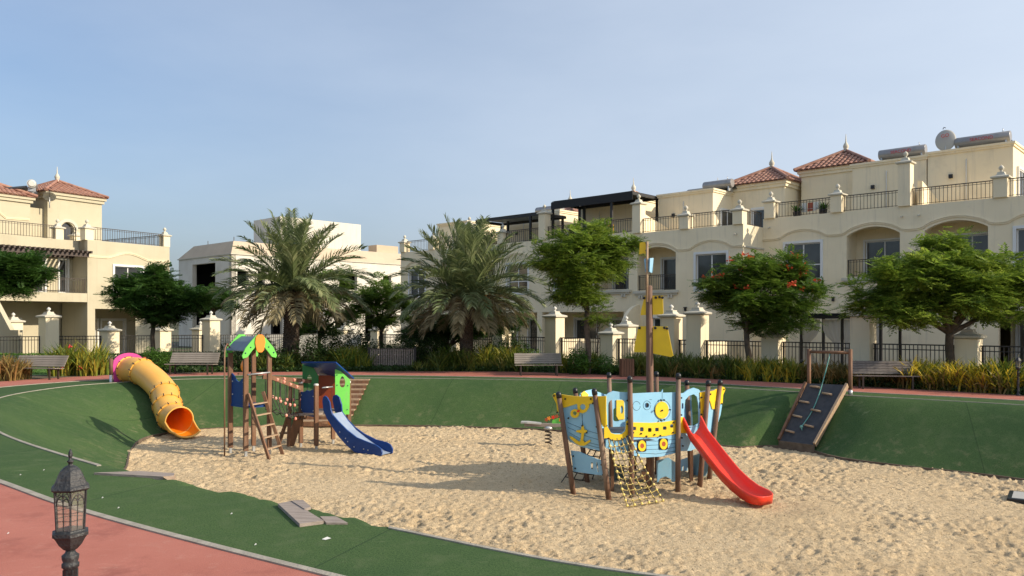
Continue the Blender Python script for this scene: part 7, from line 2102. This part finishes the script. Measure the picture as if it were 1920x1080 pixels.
strap_bed('strap_plants', 1500, 1700, lambda px: edge_d(px)+0.3, 1.4, 90, 0.74, M['strapr'], 63, 30)
strap_bed('strap_plants', 1370, 1500, lambda px: edge_d(px)+0.25, 1.4, 60, 0.88, M['strap'], 64, 34)
strap_bed('strap_plants', 1185, 1385, lambda px: edge_d(px)+0.3, 1.8, 120, 0.90, M['strapd'], 65, 36, 0.7)
strap_bed('strap_plants', 1045, 1125, lambda px: edge_d(px)+0.25, 0.9, 26, 1.02, M['strap'], 66, 34, 0.6)
strap_bed('strap_plants', 815, 970, lambda px: edge_d(px)+0.3, 1.6, 46, 0.95, M['strapd'], 67, 36, 0.8)
strap_bed('strap_plants', 905, 965, lambda px: edge_d(px)+0.9, 0.8, 14, 1.25, M['strap'], 68, 36, 0.6)
strap_bed('strap_plants', 600, 700, lambda px: edge_d(px)+0.6, 1.4, 40, 1.05, M['strap'], 69, 34, 0.55)
strap_bed('strap_plants', 775, 1000, lambda px: edge_d(px)+0.25, 0.5, 34, 0.5, M['strapd'], 74, 26, 1.0)
strap_bed('strap_plants', 470, 600, lambda px: edge_d(px)+0.4, 1.2, 34, 0.8, M['strapd'], 70, 34, 0.7)
# canna clump by the long bench and dry clump at the left edge
def clump(name, cs, leaves, L, lm, label, seed, spread, w=0.03):
    bx_, by_ = cs[0][0], cs[0][1]
    h = empty(name, (bx_, by_, 0), 0, label, 'plant')
    v, f = strap_np([(x-bx_, y-by_, s) for x, y, s in cs], leaves, L, None, seed, spread, w)
    link('leaves', np_mesh('leaves', v, f, lm), h); return h
r_ = random.Random(4)
cs = [(PD(150+r_.uniform(-42, 36), 700, 29.8+r_.uniform(0, 1.1)).x, 29.8+r_.uniform(0, 1.1), r_.uniform(0.75, 1.15)) for _ in range(30)]
hcl = clump('canna_clump', cs, 34, 1.25, M['strap'], 'tall yellow-green canna clump with a few red blooms behind the far-left bench', 71, 0.5, 0.034)
mb = MB()
for (px, py) in ((132, 650), (150, 690), (115, 690)):
    q = PD(px, py, 29.7)-Vector(cs[0][:2]+(0,))
    for k in range(5): mb.ball(q+Vector((r_.uniform(-0.06, 0.06), 0, r_.uniform(-0.06, 0.06))), 0.035, 6)
mb.build('blooms', M['redink'], hcl, fix=False)
cs = [(PD(8+r_.uniform(-60, 16), 700, 27.4+r_.uniform(0, 1.0)).x, 27.4+r_.uniform(0, 1.0), r_.uniform(0.8, 1.1)) for _ in range(26)]
clump('dry_strap_clump', cs, 34, 0.95, M['strapr'], 'dry orange-tipped plant clump at the left edge beside the bench', 72, 0.7)
cs = [(PD(1875+r_.uniform(-24, 20), 700, 22.9+r_.uniform(0, 0.5)).x, 22.9+r_.uniform(0, 0.5), r_.uniform(0.9, 1.15)) for _ in range(14)]
clump('strap_clump', cs, 30, 1.0, M['strapd'], 'taller green clump just left of the small lantern at the right edge', 73, 0.8, 0.04)
# ground cover under the shrubs and lawn at the left
flat('lawn', [tuple(P(-260, 705, 0))[:2], tuple(P(190, 703, 0))[:2], tuple(P(262, 699, 0))[:2], tuple(PD(300, 0, 37))[:2], tuple(PD(-260, 0, 35.4))[:2]], 0.006, M['grass'])
r9 = np.random.default_rng(9)
def grass_patch():
    n = 9000; px = r9.uniform(-30, 275, n); d = r9.uniform(30.8, 35, n); x = (px-960)/F*d
    v = np.stack([x, d, np.zeros(n)], 1); dd = r9.normal(size=(n, 3))*0.5; dd[:, 2] = 1; dd /= np.linalg.norm(dd, axis=1, keepdims=True)
    tv = np.array([(-0.12, 0, 0), (0.12, 0, 0), (0.03, 1, 0.1), (-0.03, 1, 0.1)], float)
    vv, ff = scatter(tv, np.array([(0, 1, 2, 3)]), v, frames(dd, r9.uniform(0, 3, n)), r9.uniform(0.03, 0.07, n))
    tag(link('grass', np_mesh('grass', vv, ff, M['hedge'])), kind='stuff')
grass_patch()
def groundcover():
    n = 26000; px = r9.uniform(300, 2000, n); e = np.array([edge_d(q) for q in px]); d = e+0.15+r9.uniform(0, 1, n)**1.3*3.0; x = (px-960)/F*d
    v = np.stack([x, d, r9.uniform(0, 0.16, n)], 1); dd = r9.normal(size=(n, 3)); dd[:, 2] = abs(dd[:, 2]); dd /= np.linalg.norm(dd, axis=1, keepdims=True)
    tv = np.array([(-0.3, 0.3, 0), (0, 0, 0), (0.3, 0.3, 0), (0, 1, 0.1)], float)
    vv, ff = scatter(tv, np.array([(0, 1, 2, 3)]), v, frames(dd, r9.uniform(0, 3, n)), r9.uniform(0.07, 0.16, n))
    tag(link('ground_cover', np_mesh('ground_cover', vv, ff, M['leaf_deep'])), kind='stuff')
groundcover()
